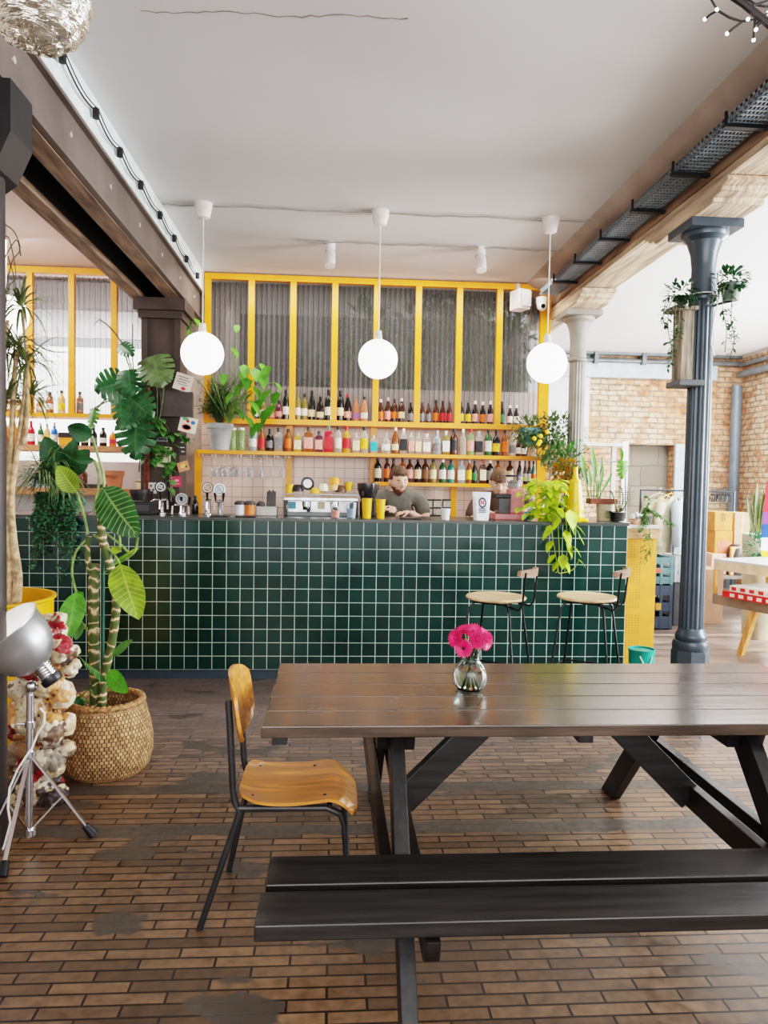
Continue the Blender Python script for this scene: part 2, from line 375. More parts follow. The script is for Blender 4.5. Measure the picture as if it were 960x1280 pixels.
# dado line of grey on the side wall, with window openings y 6.0-7.2 and 2.6-4.6
mb = MB(); mb.box((XR, 7.3, 0), (XR+0.2, YB+0.2, CEIL)); mb.box((XR, 5.9, 0), (XR+0.2, 7.3, 1.2)); mb.box((XR, 5.9, 2.75), (XR+0.2, 7.3, CEIL)); mb.box((XR, 4.9, 0), (XR+0.2, 5.9, CEIL)); mb.box((XR, 1.5, 0), (XR+0.2, 4.9, 0.9)); mb.box((XR, 1.5, 2.85), (XR+0.2, 4.9, CEIL)); mb.box((XR, -2.5, 0), (XR+0.2, 1.5, CEIL))
struct('wall_right', mb, m_brick_y)
for i, (ya, yb, za, zb) in enumerate(((5.9, 7.3, 1.2, 2.75), (1.5, 4.9, 0.9, 2.85))):
    mb = MB(); w = 0.05
    mb.box((XR+0.05, ya, za), (XR+0.12, yb, za+w)); mb.box((XR+0.05, ya, zb-w), (XR+0.12, yb, zb))
    for k in range(5): yy = ya+(yb-ya-w)*k/4; mb.box((XR+0.05, yy, za), (XR+0.12, yy+w, zb))
    struct('window_%d' % (i+1), mb, M('white_paint', (235, 240, 244), 0.5))
# downpipe and conduits in the hall corner
mb = MB(); q = P(926, 560, y=YB-0.2); q.x = min(q.x, XR-0.2); mb.cyl((q.x, YB-0.22, 0), (q.x, YB-0.22, 2.95), 0.075, n=14)
o = mb.build('downpipe', M('grey_pipe_dark', (108, 120, 130), 0.45, 0.3)); tag(o, 'tall grey drainpipe in the corner of the brick walls', 'pipe')
mb = MB(); mb.cyl((XR-0.12, 3, 3.12), (XR-0.12, YB-0.15, 3.12), 0.05, n=10); mb.cyl((XR-0.12, 3, 3.25), (XR-0.12, YB-0.15, 3.25), 0.03, n=10)
o = mb.build('side_pipe', M('grey_pipe', (120, 128, 132), 0.5, 0.3)); tag(o, 'pair of grey pipes under the ceiling of the side brick wall', 'pipe')
o.name = 'conduit'
# ---- right timber beam
m_beam = M('beam_timber', (140, 116, 98), 0.8, var=0.3, scale=3, bump=0.8, stretch=(6, 0.7, 6), bscale=6)
m_beam2 = M('beam_timber_light', (190, 168, 145), 0.8, var=0.28, scale=3, bump=0.8, stretch=(6, 0.7, 6), bscale=6)
mb = MB(); mb.box((2.04, -2.5, 3.17), (2.34, 7.9, CEIL)); struct('trim_4', mb, m_beam)
mb = MB(); mb.box((2.055, -2.5, 3.128), (2.325, 7.9, 3.17)); struct('trim_5', mb, m_beam2)
mb = MB(); mb.prism([(1.80, CEIL), (2.04, CEIL), (2.04, 3.29), (1.86, 3.345)], 10.4, lambda u, v, w: V(u, -2.5+w, v)); struct('trim_6', mb, M('cove_brown', (172, 156, 146), 0.9, var=0.12, scale=2.5))
# ---- left steel and timber beams
m_steel = M('beam_steel', (108, 98, 92), 0.6, 0.2, var=0.14, scale=3, bump=0.1)
m_rust = M('beam_rust', (132, 110, 94), 0.85, var=0.3, scale=5, stretch=(5, 0.6, 5), bump=0.5)
m_black = M('gap_shade_black', (22, 22, 24), 0.9)
YL = 6.62
mb = MB(); mb.box((-1.245, -2.5, 3.205), (-1.235, 7.32, CEIL)); struct('trim_7', mb, M('daylight_white', (226, 238, 242), 0.8))  # the cool cast of daylight is put into this upstand's white
mb = MB(); mb.box((-1.30, -2.5, 2.985), (-1.27, 7.3, 3.19)); mb.box((-1.40, -2.5, 3.19), (-1.24, 7.3, 3.208)); mb.box((-1.34, -2.5, 2.965), (-1.262, 7.3, 2.985)); bs = struct('trim_8', mb, m_steel)
for k in range(11):
    mb = MB(); yy = 0.55+k*0.62; mb.cyl((-1.272, yy, 3.09), (-1.262, yy, 3.09), 0.014, n=10); mb.build('bolt', M('bolt_pale', (200, 195, 188), 0.4, 0.4), bs)
mb = MB(); mb.box((-1.41, -2.5, 2.96), (-1.30, 7.3, 3.16)); struct('trim_9', mb, m_rust)
mb = MB(); mb.box((-1.60, -2.5, 3.14), (-1.41, 7.3, 3.2)); mb.box((-1.60, -2.5, 3.0), (-1.59, 7.3, 3.2)); struct('trim_10', mb, m_black)  # black lining painted in for the shade between the two beams
mb = MB(); mb.box((-1.70, -2.5, 2.96), (-1.60, 7.3, CEIL)); struct('trim_11', mb, m_rust)
# ---- cable tray beside the right beam
t = thing('cable_tray', 'black perforated steel cable tray hung alongside the wooden beam', 'cable tray', (1.92, 2.0, 3.2))
mb = MB()
for i in range(9): xx = 1.85+0.15*i/8; mb.box((xx-0.004, -1.0, 3.20), (xx+0.004, 6.7, 3.204))
for i in range(192): yy = -1+i*0.04; mb.box((1.85, yy-0.006, 3.198), (2.0, yy+0.006, 3.203))
for xx in (1.85, 2.0):
    mb.box((xx-0.002, -1, 3.20), (xx+0.002, 6.7, 3.215)); mb.box((xx-0.002, -1, 3.235), (xx+0.002, 6.7, 3.25))
    for i in range(192): yy = -1+i*0.04; mb.box((xx-0.002, yy-0.008, 3.2), (xx+0.002, yy+0.008, 3.25))
mb.build('tray', M('tray_steel', (128, 142, 152), 0.4, 0.3), t)
mb = MB()
for k in range(4): mb.tube([(1.875+k*0.03+0.01*math.sin(i*1.3+k), -1+i*0.4, 3.215) for i in range(20)], 0.009, 6)
mb.build('cable', M('black_rubber', (24, 24, 26), 0.6), t)
for yy in (1.25, 1.8, 2.35, 2.9, 3.45, 4.0, 4.55, 5.1, 5.65, 6.2):
    mb = MB(); mb.bar((1.815, yy, 3.187), (2.03, yy, 3.187), 0.03, 0.018); mb.bar((1.825, yy, 3.18), (1.825, yy, 3.255), 0.010, 0.012, (1, 0, 0)); mb.build('bracket', M('black_metal', (30, 31, 33), 0.5, 0.3), t)
# ---- cast-iron columns
def iron_column(name, label, cx, cy, r, ztop, mat, flutes=16, capm=None, base=True):
    t = thing(name, label, 'column', (cx, cy, 0))
    mb = MB(); n = flutes*4; prof = []
    vs = []; fs = []; H = [0.60, 1.0, 1.6, 2.2, ztop-0.42]
    for k, z in enumerate(H):
        rr = r*(1.0-0.10*(z/ztop))
        for i in range(n): a = 2*PI*i/n; q = rr*(1-0.09*(1-abs(math.cos(a*flutes/2)))) ; vs.append(V(cx+q*math.cos(a), cy+q*math.sin(a), z))
    for k in range(len(H)-1): fs += [(k*n+i, k*n+(i+1) % n, (k+1)*n+(i+1) % n, (k+1)*n+i) for i in range(n)]
    mb.add(vs, fs); mb.build('shaft', mat, t, sharp=25)
    mb = MB()
    if base:
        mb.lathe([(r*1.5, 0), (r*1.5, 0.47), (r*1.43, 0.485), (r*1.4, 0.49)], (cx, cy, 0), 8, capb=True, capt=True, axis=Rz(PI/8)); mb.lathe([(r*1.4, 0.49), (r*1.46, 0.515), (r*1.36, 0.54), (r*1.2, 0.545), (r*1.26, 0.56), (r*1.22, 0.58), (r*1.05, 0.60), (r*1.0, 0.62)], (cx, cy, 0), 28)
        mb.build('base', mat, t, sharp=30)
    mb = MB(); zt = ztop
    mb.lathe([(r*0.92, zt-0.45), (r*1.08, zt-0.44), (r*1.10, zt-0.425), (r*0.94, zt-0.41), (r*0.93, zt-0.25), (r*1.05, zt-0.17), (r*1.35, zt-0.10), (r*1.75, zt-0.075), (r*1.8, zt-0.06), (r*1.8, zt-0.05)], (cx, cy, 0), 32)
    mb.box((cx-r*2.1, cy-r*2.1, zt-0.05), (cx+r*2.1, cy+r*2.1, zt)); mb.build('capital', capm or mat, t, sharp=30)
    return t
m_iron = M('column_paint', (62, 74, 84), 0.42, 0.25, var=0.12, scale=5, coat=0.3)
m_iron2 = M('column_grey', (142, 138, 130), 0.55, 0.1, var=0.12, scale=5)
ZT = 3.035
iron_column('cast_iron_column', 'dark blue-grey fluted cast-iron column beside the picnic table', 2.19, 4.34, 0.074, ZT, m_iron)
iron_column('cast_iron_column', 'paler fluted column behind the end of the tiled bar', 2.19, 6.62, 0.078, ZT, m_iron2)
for cy, lab in ((4.34, 'near'), (6.62, 'far')):
    mb = MB(); pr = [(-0.52, 0.09), (0.52, 0.09), (0.52, 0.06), (0.47, 0.055), (0.45, 0.03), (0.38, 0.025), (0.36, 0), (-0.36, 0), (-0.38, 0.025), (-0.45, 0.03), (-0.47, 0.055), (-0.52, 0.06)]
    mb.prism(pr, 0.30, lambda u, v, w: V(2.04+w, cy+u, ZT+0.001+v)); o = mb.build('beam_bolster', m_beam2, bevel=0.006)
    tag(o, 'moulded wooden bolster under the timber beam on the %s column' % ('dark fluted' if lab == 'near' else 'pale far'), 'bolster')
# ---- left pillar with notices, and the near left post
PX, PY = -1.47, 6.45
t = thing('steel_pillar', 'dark brown square steel pillar standing behind the bar', 'pillar', (PX, PY, 0))
m_pil = M('pillar_brown', (74, 62, 56), 0.6, 0.1, var=0.2, scale=4)
mb = MB(); mb.box((PX-0.13, PY-0.11, 0), (PX+0.15, PY+0.13, 2.82)); mb.box((PX-0.15, PY-0.13, 0), (PX-0.10, PY+0.15, 2.82)); mb.box((PX+0.12, PY-0.13, 0), (PX+0.17, PY+0.15, 2.82)); mb.build('shaft', m_pil, t, smooth=False)
mb = MB(); mb.box((PX-0.2, PY-0.2, 2.86), (PX+0.22, PY+0.2, 2.959)); mb.box((PX-0.17, PY-0.16, 2.80), (PX+0.19, PY+0.16, 2.86)); mb.build('capital', m_pil, t, smooth=False)
mb = MB(); z1, z0 = P(220, 490, y=PY-0.17).z, P(220, 521, y=PY-0.17).z; mb.box((P(201, 505, y=PY-0.16).x, PY-0.19, z0), (P(241, 505, y=PY-0.16).x, PY-0.131, z1)); mb.build('junction_box', M('box_brown', (66, 57, 53), 0.5), t, smooth=False)
nx = P(6, 500, y=3.0).x-0.09
t = thing('iron_post', 'dark iron post holding the double beam beside the floor lamp', 'post', (nx, 3.0, 0))
mb = MB(); mb.cyl((nx, 3.0, 0.0), (nx, 3.0, 2.72), 0.088, n=24); mb.build('shaft', M('post_dark', (52, 46, 46), 0.5, 0.2), t)
mb = MB(); z0 = P(10, 210, y=3.0).z; z1 = P(10, 135, y=3.0).z
mb.prism([(nx-0.02, z0-0.12), (nx+0.10, z0-0.03), (nx+0.158, z0+0.10), (nx+0.158, 2.955), (nx-0.22, 2.955), (nx-0.22, z0+0.1), (nx-0.12, z0-0.12)], 0.2, lambda u, v, w: V(u, 2.9+w, v)); mb.build('capital', M('post_black', (32, 31, 33), 0.5), t, smooth=False)

# ================================================================== BAR COUNTER
ZC = 1.195
XC0, XC1 = -3.4, P(782, 740, y=5.44).x
def tile_extra(n, L, b, vec, br, col):
    tc = n.nodes.new('ShaderNodeTexCoord'); f = noise(n, L, tc.outputs['Object'], 5, 3)
    return mixc(n, L, 0.5, col, ramp(n, L, f, [(0.3, (0.55, 0.6, 0.6)), (0.7, (1.4, 1.3, 1.25))]), 'MULTIPLY')
m_tile = brickmat('green_tiles', (12, 54, 48), (7, 42, 37), (188, 208, 200), 0.1, 0.1, 0.0023, 'xz', 0.0, 0.16, 0.5, tile_extra, shift=(10-XC1, -0.074+0.1), smooth=0.0)
t = thing('bar_counter', 'long bar counter faced with dark green square tiles and white grout', 'bar counter', (0.4, 5.7, 0))
t['_w'] = [0, 0, 0]; t.location = (0, 0, 0)
mb = MB(); mb.box((XC0, 5.44, 0.074), (XC1, 5.60, 1.174)); mb.build('tiled_front', m_tile, t, smooth=False)
mb = MB(); mb.box((XC0, 5.46, 0.0), (XC1-0.01, 5.58, 0.074)); mb.build('plinth', M('plinth_blue', (52, 66, 78), 0.5), t, smooth=False)
mb = MB(); mb.box((XC0, 5.425, 1.174), (XC1+0.01, 6.05, ZC)); mb.build('countertop', M('counter_dark', (66, 70, 66), 0.25, var=0.1), t, smooth=False, bevel=0.003)
mb = MB(); mb.box((XC1-0.12, 5.60, 0), (XC1, 6.05, 1.174)); mb.build('end_panel', m_tile, t, smooth=False)
# yellow perforated cabinet at the end of the bar
xa, xb = XC1+0.012, P(819, 740, y=5.62).x; zt = P(800, 657, y=5.62).z
t = thing('perforated_cabinet', 'narrow yellow perforated metal cabinet at the end of the green bar', 'cabinet', ((xa+xb)/2, 5.8, 0))
mb = MB(); mb.box((xa, 5.62, 0), (xb, 6.05, zt-0.10))
mb.build('body', M('cabinet_yellow', (208, 138, 44), 0.45, var=0.08), t, smooth=False)
for g in range(5):
    mb = MB()
    for i in range(6):
        for j in range(8):
            q = (xa+0.05+i*0.024, 5.618, 0.12+g*0.2+j*0.02)
            if q[0] < xb-0.01: mb.cyl((q[0], 5.6185, q[2]), (q[0], 5.6215, q[2]), 0.0052, n=6)
    mb.build('perforation', M('hole_brown', (150, 104, 30), 0.6), t)
mb = MB(); mb.box((xa, 5.60, zt-0.10), (xb+0.012, 6.07, zt-0.02)); mb.build('wooden_rail', M('rail_wood', (190, 146, 110), 0.5, var=0.2, stretch=(1, 1, 8)), t, smooth=False)
mb = MB(); mb.box((xa, 5.585, zt-0.02), (xb+0.035, 6.09, zt)); mb.build('top', M('stone_white', (225, 220, 212), 0.35), t, smooth=False, bevel=0.003)
CABZ = zt; CABX = (xa+xb)/2

# ================================================================== BACK BAR SHELVING
m_yel = M('yellow_paint', (230, 146, 12), 0.4, var=0.07, scale=5, coat=0.2)
m_yel2 = M('yellow_paint_left', (218, 138, 20), 0.45, var=0.07, scale=5)
def sheetmat():
    m, n, b = nt('corrugated_sheet'); L = n.links
    tr = n.nodes.new('ShaderNodeBsdfTransparent'); tr.inputs[0].default_value = (0.9, 0.9, 0.9, 1)
    tl = n.nodes.new('ShaderNodeBsdfTranslucent'); tl.inputs[0].default_value = (0.6, 0.6, 0.62, 1)
    setin(b, 'Base Color', (0.15, 0.145, 0.145, 1)); setin(b, 'Roughness', 0.28)
    ge = n.nodes.new('ShaderNodeNewGeometry'); sx = n.nodes.new('ShaderNodeSeparateXYZ'); L.new(ge.outputs['True Normal'], sx.inputs[0]); ab = n.nodes.new('ShaderNodeMath'); ab.operation = 'ABSOLUTE'; L.new(sx.outputs[0], ab.inputs[0]); f = ab.outputs[0]
    m1 = n.nodes.new('ShaderNodeMixShader'); L.new(ramp(n, L, f, [(0.25, (0.26,)*3), (0.80, (0.66,)*3)]), m1.inputs[0]); L.new(tr.outputs[0], m1.inputs[1]); L.new(b.outputs[0], m1.inputs[2])
    m2 = n.nodes.new('ShaderNodeMixShader'); m2.inputs[0].default_value = 0.07; L.new(m1.outputs[0], m2.inputs[1]); L.new(tl.outputs[0], m2.inputs[2])
    L.new(m2.outputs[0], n.nodes['Material Output'].inputs[0]); return m
m_sheet = sheetmat()
def sheet(x0, x1, z0, z1, y, parent):
    mb = MB(); n = int((x1-x0)/0.0085); vs = []
    for i in range(n+1):
        xx = x0+(x1-x0)*i/n; yy = y+0.012*math.sin(xx*2*PI/0.05)
        vs += [V(xx, yy, z0), V(xx, yy, z1)]
    mb.add(vs, [(2*i, 2*i+2, 2*i+3, 2*i+1) for i in range(n)]); return mb.build('corrugated_panel', m_sheet, parent, sharp=80)
ZTOP = CEIL-0.012
SY = 7.03
t = thing('yellow_back_bar', 'yellow metal back bar with tall corrugated panels and bottle shelves', 'shelving', (0.4, SY, 0)); t['_w'] = [0, 0, 0]; t.location = (0, 0, 0)
BB = t
def post(px, y, z0, z1, w, parent, mat, py=450, d=0.05):
    x = P(px, py, y=y).x; mb = MB(); mb.box((x-w/2, y-d/2, z0), (x+w/2, y+d/2, z1)); return mb.build('post', mat, parent, smooth=False, bevel=0.002), x
xs = []
for px in (259.5, 314, 366, 418, 470, 522, 573, 623): xs.append(post(px, SY, Zup, ZTOP, 0.058, t, m_yel)[1])
xe = post(680, SY, Zlow, ZTOP, 0.10, t, m_yel)[1]
for px, za, zb in ((248, ZC-0.08, Zmid), (361, ZC-0.08, Zup), (466, ZC-0.08, Zup), (567, ZC-0.08, Zmid), (674, ZC-0.08, Zmid)): post(px, 7.12 if px != 248 else 7.02, za, zb, 0.062, t, m_yel, py=600)
for nm, z0_, z1_, y0_, y1_, xa_, xb_ in (('top_rail', ZTOP-0.055, ZTOP, SY-0.03, SY+0.03, xs[0]-0.03, xe), ('shelf', Zup-0.05, Zup, SY-0.035, 7.30, xs[0]-0.03, xe),
        ('shelf', Zmid-0.035, Zmid, 6.85, 7.10, P(246, 565, y=6.85).x, P(676, 570, y=6.85).x), ('shelf', Zlow-0.035, Zlow, 6.85, 7.10, P(468, 605, y=6.85).x, P(676, 605, y=6.85).x)):
    mb = MB(); mb.box((xa_, y0_, z0_), (xb_, y1_, z1_)); mb.build(nm, m_yel, t, smooth=False, bevel=0.002)
sheet(xs[0]-0.02, xe+0.02, Zup, ZTOP-0.01, 7.29, t)
# left bay
t = thing('yellow_window_shelving', 'yellow framed corrugated window wall with bottle shelves behind the tropical plants', 'shelving', (-3, SY, 0)); t['_w'] = [0, 0, 0]; t.location = (0, 0, 0)
LZu = P(90, 517, y=SY).z; LZw = P(90, 557, y=6.9).z; LZb = P(140, 611, y=6.9).z
for px in (-14, 38, 90, 143): post(px, SY, LZu, ZTOP, 0.055, t, m_yel2, py=430)
x0_ = -4.95; x1_ = -1.66
mb = MB(); mb.box((x0_, SY-0.03, ZTOP-0.055), (P(147, 360, y=SY).x, SY+0.03, ZTOP)); mb.build('top_rail', m_yel2, t, smooth=False)
mb = MB(); mb.box((x0_, SY-0.035, LZu-0.035), (x1_, 7.3, LZu)); mb.build('shelf', m_yel2, t, smooth=False)
mb = MB(); mb.box((x0_, 6.85, LZw-0.05), (x1_, 7.3, LZw)); mb.build('wooden_shelf', M('shelf_wood', (188, 130, 92), 0.5, var=0.2, stretch=(1, 6, 6)), t, smooth=False)
mb = MB(); mb.box((x0_, 6.8, LZb-0.06), (x1_, 7.3, LZb)); mb.build('wooden_shelf', MATS['shelf_wood'], t, smooth=False)
sheet(x0_, x1_+0.1, LZu, ZTOP-0.01, 7.29, t)

# ================================================================== LIGHTS AND CEILING FITTINGS
m_globe, n_, b_g = nt('globe_glass'); setin(b_g, 'Base Color', (1, 1, 1, 1)); setin(b_g, 'Emission Color', (1, 0.97, 0.93, 1)); setin(b_g, 'Emission Strength', 2.6)
m_cordw = M('white_cord', (225, 222, 216), 0.5)
m_fitw = M('white_fitting', (226, 218, 214), 0.4)
for px, py, pr, lab in ((253, 442, 26.5, 'by the dark pillar and big potted plants'), (472.5, 449, 24.5, 'above the middle of the bar'), (683.5, 454, 25, 'in front of the wide yellow end post')):
    y = 5.3; c = P(px, py, y=y); zc = (c-C0).dot(fw); r = pr/FPX*zc
    t = thing('globe_pendant', 'glowing white glass globe pendant lamp hanging %s' % lab, 'pendant lamp', c, group='three white globe pendants over the bar')
    mb = MB(); mb.ell(c, (r, r, r), 32, 20); mb.build('globe', m_globe, t)
    mb = MB(); mb.cyl((c.x, c.y, c.z+r-0.01), (c.x, c.y, c.z+r+0.06), 0.03, 0.022, 16); mb.build('cap', m_fitw, t)
    mb = MB(); mb.cyl((c.x, c.y, c.z+r+0.05), (c.x, c.y, CEIL), 0.0045, n=8); mb.build('cord', m_cordw, t)
    mb = MB(); mb.lathe([(0.03, CEIL-0.105), (0.044, CEIL-0.10), (0.062, CEIL-0.02), (0.064, CEIL)], (c.x, c.y, 0), 20, capb=True); mb.build('ceiling_rose', m_fitw, t)
c = P(8, 395, y=5.9); t = thing('globe_pendant', 'white globe pendant partly hidden behind the dragon tree by the left post', 'pendant lamp', c, group='three white globe pendants over the bar'); t['group'] = 'globe pendants of the neighbouring bay'
mb = MB(); mb.ell(c, (0.16, 0.16, 0.16), 28, 16); mb.build('globe', m_globe, t)
mb = MB(); mb.cyl((c.x, c.y, c.z+0.15), (c.x, c.y, CEIL), 0.0045, n=8); mb.build('cord', m_cordw, t)
for px, py, lab in ((413, 303, 'nearer the middle globe lamp'), (601, 309, 'nearer the wooden beam')):
    c = P(px, py, z=CEIL); t = thing('ceiling_spotlight', 'small white cylindrical ceiling spotlight %s' % lab, 'spotlight', c)
    mb = MB(); mb.cyl(c, c-V(0, 0, 0.07), 0.04, n=18); mb.build('mount', m_fitw, t)
    mb = MB(); mb.cyl(c-V(0, 0, 0.075), c-V(0, 0.05, 0.20), 0.042, n=18); mb.build('head', m_fitw, t)
    mb = MB(); mb.cyl(c-V(0, 0, 0.07), c-V(0, 0, 0.085), 0.043, n=18); mb.build('ring', M('grey_ring', (90, 90, 92), 0.4), t)
def ceil_cable(y, xa, xb, r, lab, n=26):
    mb = MB(); mb.tube([(xa+(xb-xa)*i/n, y+0.012*math.sin(i*0.9), CEIL-0.012-0.006*math.sin(i*1.3)**2) for i in range(n+1)], r, 6)
    tag(mb.build('ceiling_cable', M('grey_cable', (150, 146, 140), 0.6)), lab, 'cable')
ceil_cable(5.3, -1.22, 1.86, 0.006, 'thin grey cable along the ceiling linking the globe pendants')
ceil_cable(5.98, P(370, 300, z=CEIL).x, 1.86, 0.006, 'thin grey cable along the ceiling feeding the small spotlights')
# festoon cable by the left beam
t = thing('festoon_light_cord', 'black festoon cable with small lamp holders along the left beam', 'string lights', (-1.215, 4, CEIL))
pos = [(78, 68), (120, 139), (150, 188), (176, 229), (200, 267), (218, 296), (233, 322), (247, 343)]
pts3 = [P(a, b, x=-1.21) for a, b in pos]; pts3 = [pts3[0]+(pts3[0]-pts3[1])*1.05] + pts3
full = []
for i in range(len(pts3)-1):
    for k in range(8):
        s_ = k/8; q = pts3[i].lerp(pts3[i+1], s_); q = q + V(0.0, 0, -0.035*math.sin(PI*s_)); full.append(q)
full.append(pts3[-1]); mb = MB(); mb.tube(full, 0.0042, 6); mb.tube([q+V(0.012, 0, 0.01) for q in full], 0.003, 5); mb.build('cable', M('black_rubber', (24, 24, 26), 0.6), t)
for q in pts3[1:]: mb = MB(); mb.cyl(q+V(0, 0, 0.012), q-V(0, 0, 0.035), 0.017, n=10); mb.build('lamp_holder', M('black_rubber', (24, 24, 26), 0.6), t)
# crumpled foil ball lamp, top left
c = P(46, -6, y=2.0); r = 61/FPX*2.03
mb = MB(); rr_ = random.Random(3)
def foil(d, q):
    k = 1+0.02*math.sin(d.x*9+d.z*14)+0.018*math.sin(d.y*19-d.z*7)+rr_.uniform(-0.022, 0.022); return q*k
mb.ell(c, (r, r, r), 48, 34, fn=foil)
t = thing('foil_globe', 'crumpled silver and gold foil ball lamp hanging near the ceiling', 'lamp', c)
mb.build('globe', M('foil', (236, 226, 214), 0.2, 0.85, var=0.2, scale=7, stretch=(2, 2, 10), bump=0.6, bscale=22), t, sharp=20)
mb = MB(); mb.cyl(c+V(0, 0, r), (c.x, c.y, CEIL), 0.004, n=8); mb.build('cord', M('black_rubber', (24, 24, 26), 0.6), t)
# fairy-light branch, top right
t = thing('fairy_light_branch', 'dark branch wound with twigs of tiny white fairy lights', 'string lights', P(950, 20, y=1.6))
m_twig = M('twig_dark', (38, 34, 34), 0.6)
mb = MB(); A = P(885, -25, y=1.6); B = P(975, 42, y=1.55); mb.tube([A, A.lerp(B, 0.5)+V(0, 0, 0.006), B], 0.008, 8); mb.build('branch', m_twig, t)
mb = MB(); tips = []
for pl in ([(886, -6), (897, 13), (912, 22), (927, 27), (950, 24), (970, 10)], [(897, 13), (888, 18), (881, 24)], [(928, 27), (917, 35), (909, 42)], [(944, 22), (943, 35), (942, 50)], [(946, 30), (952, 22), (960, 16)], [(935, 8), (950, 4), (965, 0)], [(948, 32), (955, 28), (965, 24)], [(925, -8), (945, 6), (962, 9)]):
    q = [P(a, b, y=1.57+0.01*i) for i, (a, b) in enumerate(pl)]; mb.tube(q, 0.0026, 6)
    if len(pl) == 3: tips.append(q[-1])
mb.build('twig', m_twig, t)
m_led, n_, b_l = nt('led_white'); setin(b_l, 'Emission Color', (1, 0.97, 0.9, 1)); setin(b_l, 'Emission Strength', 4)
for q in tips[:5]+[P(935, 24, y=1.57), P(945, 37, y=1.57), P(896, 12, y=1.57)]: mb = MB(); mb.ell(q, (0.004, 0.004, 0.004), 8, 6); mb.build('bulb', m_led, t)
# loudspeaker and camera under the ceiling by the beam
t = thing('wall_speaker', 'white box loudspeaker mounted at the top end of the yellow frame', 'loudspeaker', P(651, 375, y=6.9))
a = P(642, 363, y=6.9); b = P(658, 388, y=6.9); mb = MB(); mb.box((a.x, 6.82, b.z), (b.x, 6.98, a.z), rot=Rz(0.35)); mb.build('cabinet', M('speaker_white', (226, 218, 216), 0.4), t, bevel=0.006)
mb = MB(); mb.box((a.x+0.01, 6.795, b.z+0.02), (b.x-0.01, 6.80, a.z-0.02), rot=Rz(0.35), piv=V((a.x+b.x)/2, 6.9, (a.z+b.z)/2)); mb.build('grille', M('grille_grey', (190, 184, 182), 0.6), t, smooth=False)
mb = MB(); mb.bar(((a.x+b.x)/2, 6.95, a.z-0.02), ((a.x+b.x)/2, 7.0, CEIL-0.02), 0.03, 0.03, (1, 0, 0)); mb.build('bracket', m_fitw, t)
c = P(677, 379, y=6.85); t = thing('security_camera', 'small white dome security camera with a black lens on the yellow end post', 'camera', c)
mb = MB(); mb.cyl(c+V(0, 0, 0.05), c+V(0, 0, -0.02), 0.055, 0.045, n=18); mb.ell(c-V(0, 0.01, 0.03), (0.045, 0.045, 0.045), 16, 10); mb.build('housing', M('speaker_white', (226, 218, 216), 0.4), t)
mb = MB(); mb.cyl(c+V(0, -0.05, -0.035), c+V(0, -0.062, -0.04), 0.02, n=14); mb.build('lens', M('lens_black', (14, 14, 16), 0.15), t)
mb = MB(); mb.bar(c+V(0, 0, 0.05), c+V(0, 0.16, 0.05), 0.03, 0.03); mb.build('bracket', m_fitw, t)
# ================================================================== PICNIC TABLE
def woodstain(name, c, rough, coat=0.3, axis='x', bump=0.25, dark=0.5):
    m, n, b = nt(name); L = n.links; tc = n.nodes.new('ShaderNodeTexCoord')
    st = (1.2, 14, 14) if axis == 'x' else ((14, 1.2, 14) if axis == 'y' else (14, 14, 1.2))
    g = noise(n, L, tc.outputs['Object'], 3.2, 8, st); k = srgb(*c)[:3]
    L.new(ramp(n, L, g, [(0.32, [x*dark for x in k]), (0.5, k), (0.72, [min(1, x*1.6) for x in k])]), b.inputs['Base Color'])
    g2 = noise(n, L, tc.outputs['Object'], 2.0, 3); L.new(ramp(n, L, g2, [(0.3, (rough*0.75,)*3), (0.7, (rough*1.3,)*3)]), b.inputs['Roughness'])
    setin(b, 'Coat Weight', coat); setin(b, 'Coat Roughness', 0.15)
    bp = n.nodes.new('ShaderNodeBump'); bp.inputs['Strength'].default_value = bump; bp.inputs['Distance'].default_value = 0.004; L.new(g, bp.inputs['Height']); L.new(bp.outputs[0], b.inputs['Normal'])
    MATS[name] = m; return m
m_top = woodstain('table_top_stain', (70, 58, 50), 0.24, 0.45)
m_bench = woodstain('bench_stain', (34, 32, 32), 0.36, 0.12)
m_legx = woodstain('leg_stain', (28, 27, 29), 0.42, 0.1, 'z')
TX0, TX1, TY0, TY1, TZ = -0.205, 1.78, 2.165, 2.925, 0.75
t = thing('picnic_table', 'dark-stained wooden picnic table with attached plank benches', 'table', (0.78, 2.54, 0))
n5 = 5; wdt = (TY1-TY0)/n5
for i in range(n5):
    mb = MB(); mb.box((TX0+0.004*(i % 2), TY0+i*wdt+0.0015, TZ-0.036), (TX1, TY0+(i+1)*wdt-0.0015, TZ)); mb.build('tabletop_plank', m_top, t, smooth=False, bevel=0.003)
for xx in (TX0+0.05, 0.78, TX1-0.09):
    mb = MB(); mb.box((xx-0.02, TY0+0.02, TZ-0.062), (xx+0.025, TY1-0.02, TZ-0.036)); mb.build('cleat', m_legx, t, smooth=False)
for y0, y1 in ((1.675, 1.818), (1.848, 1.992), (3.16, 3.31), (3.32, 3.47)):
    mb = MB(); mb.box((TX0+(0.035 if y0 < 1.7 else 0.045), y0, 0.41), (TX1, y1, 0.45)); mb.build('bench_plank', m_bench, t, smooth=False, bevel=0.004)
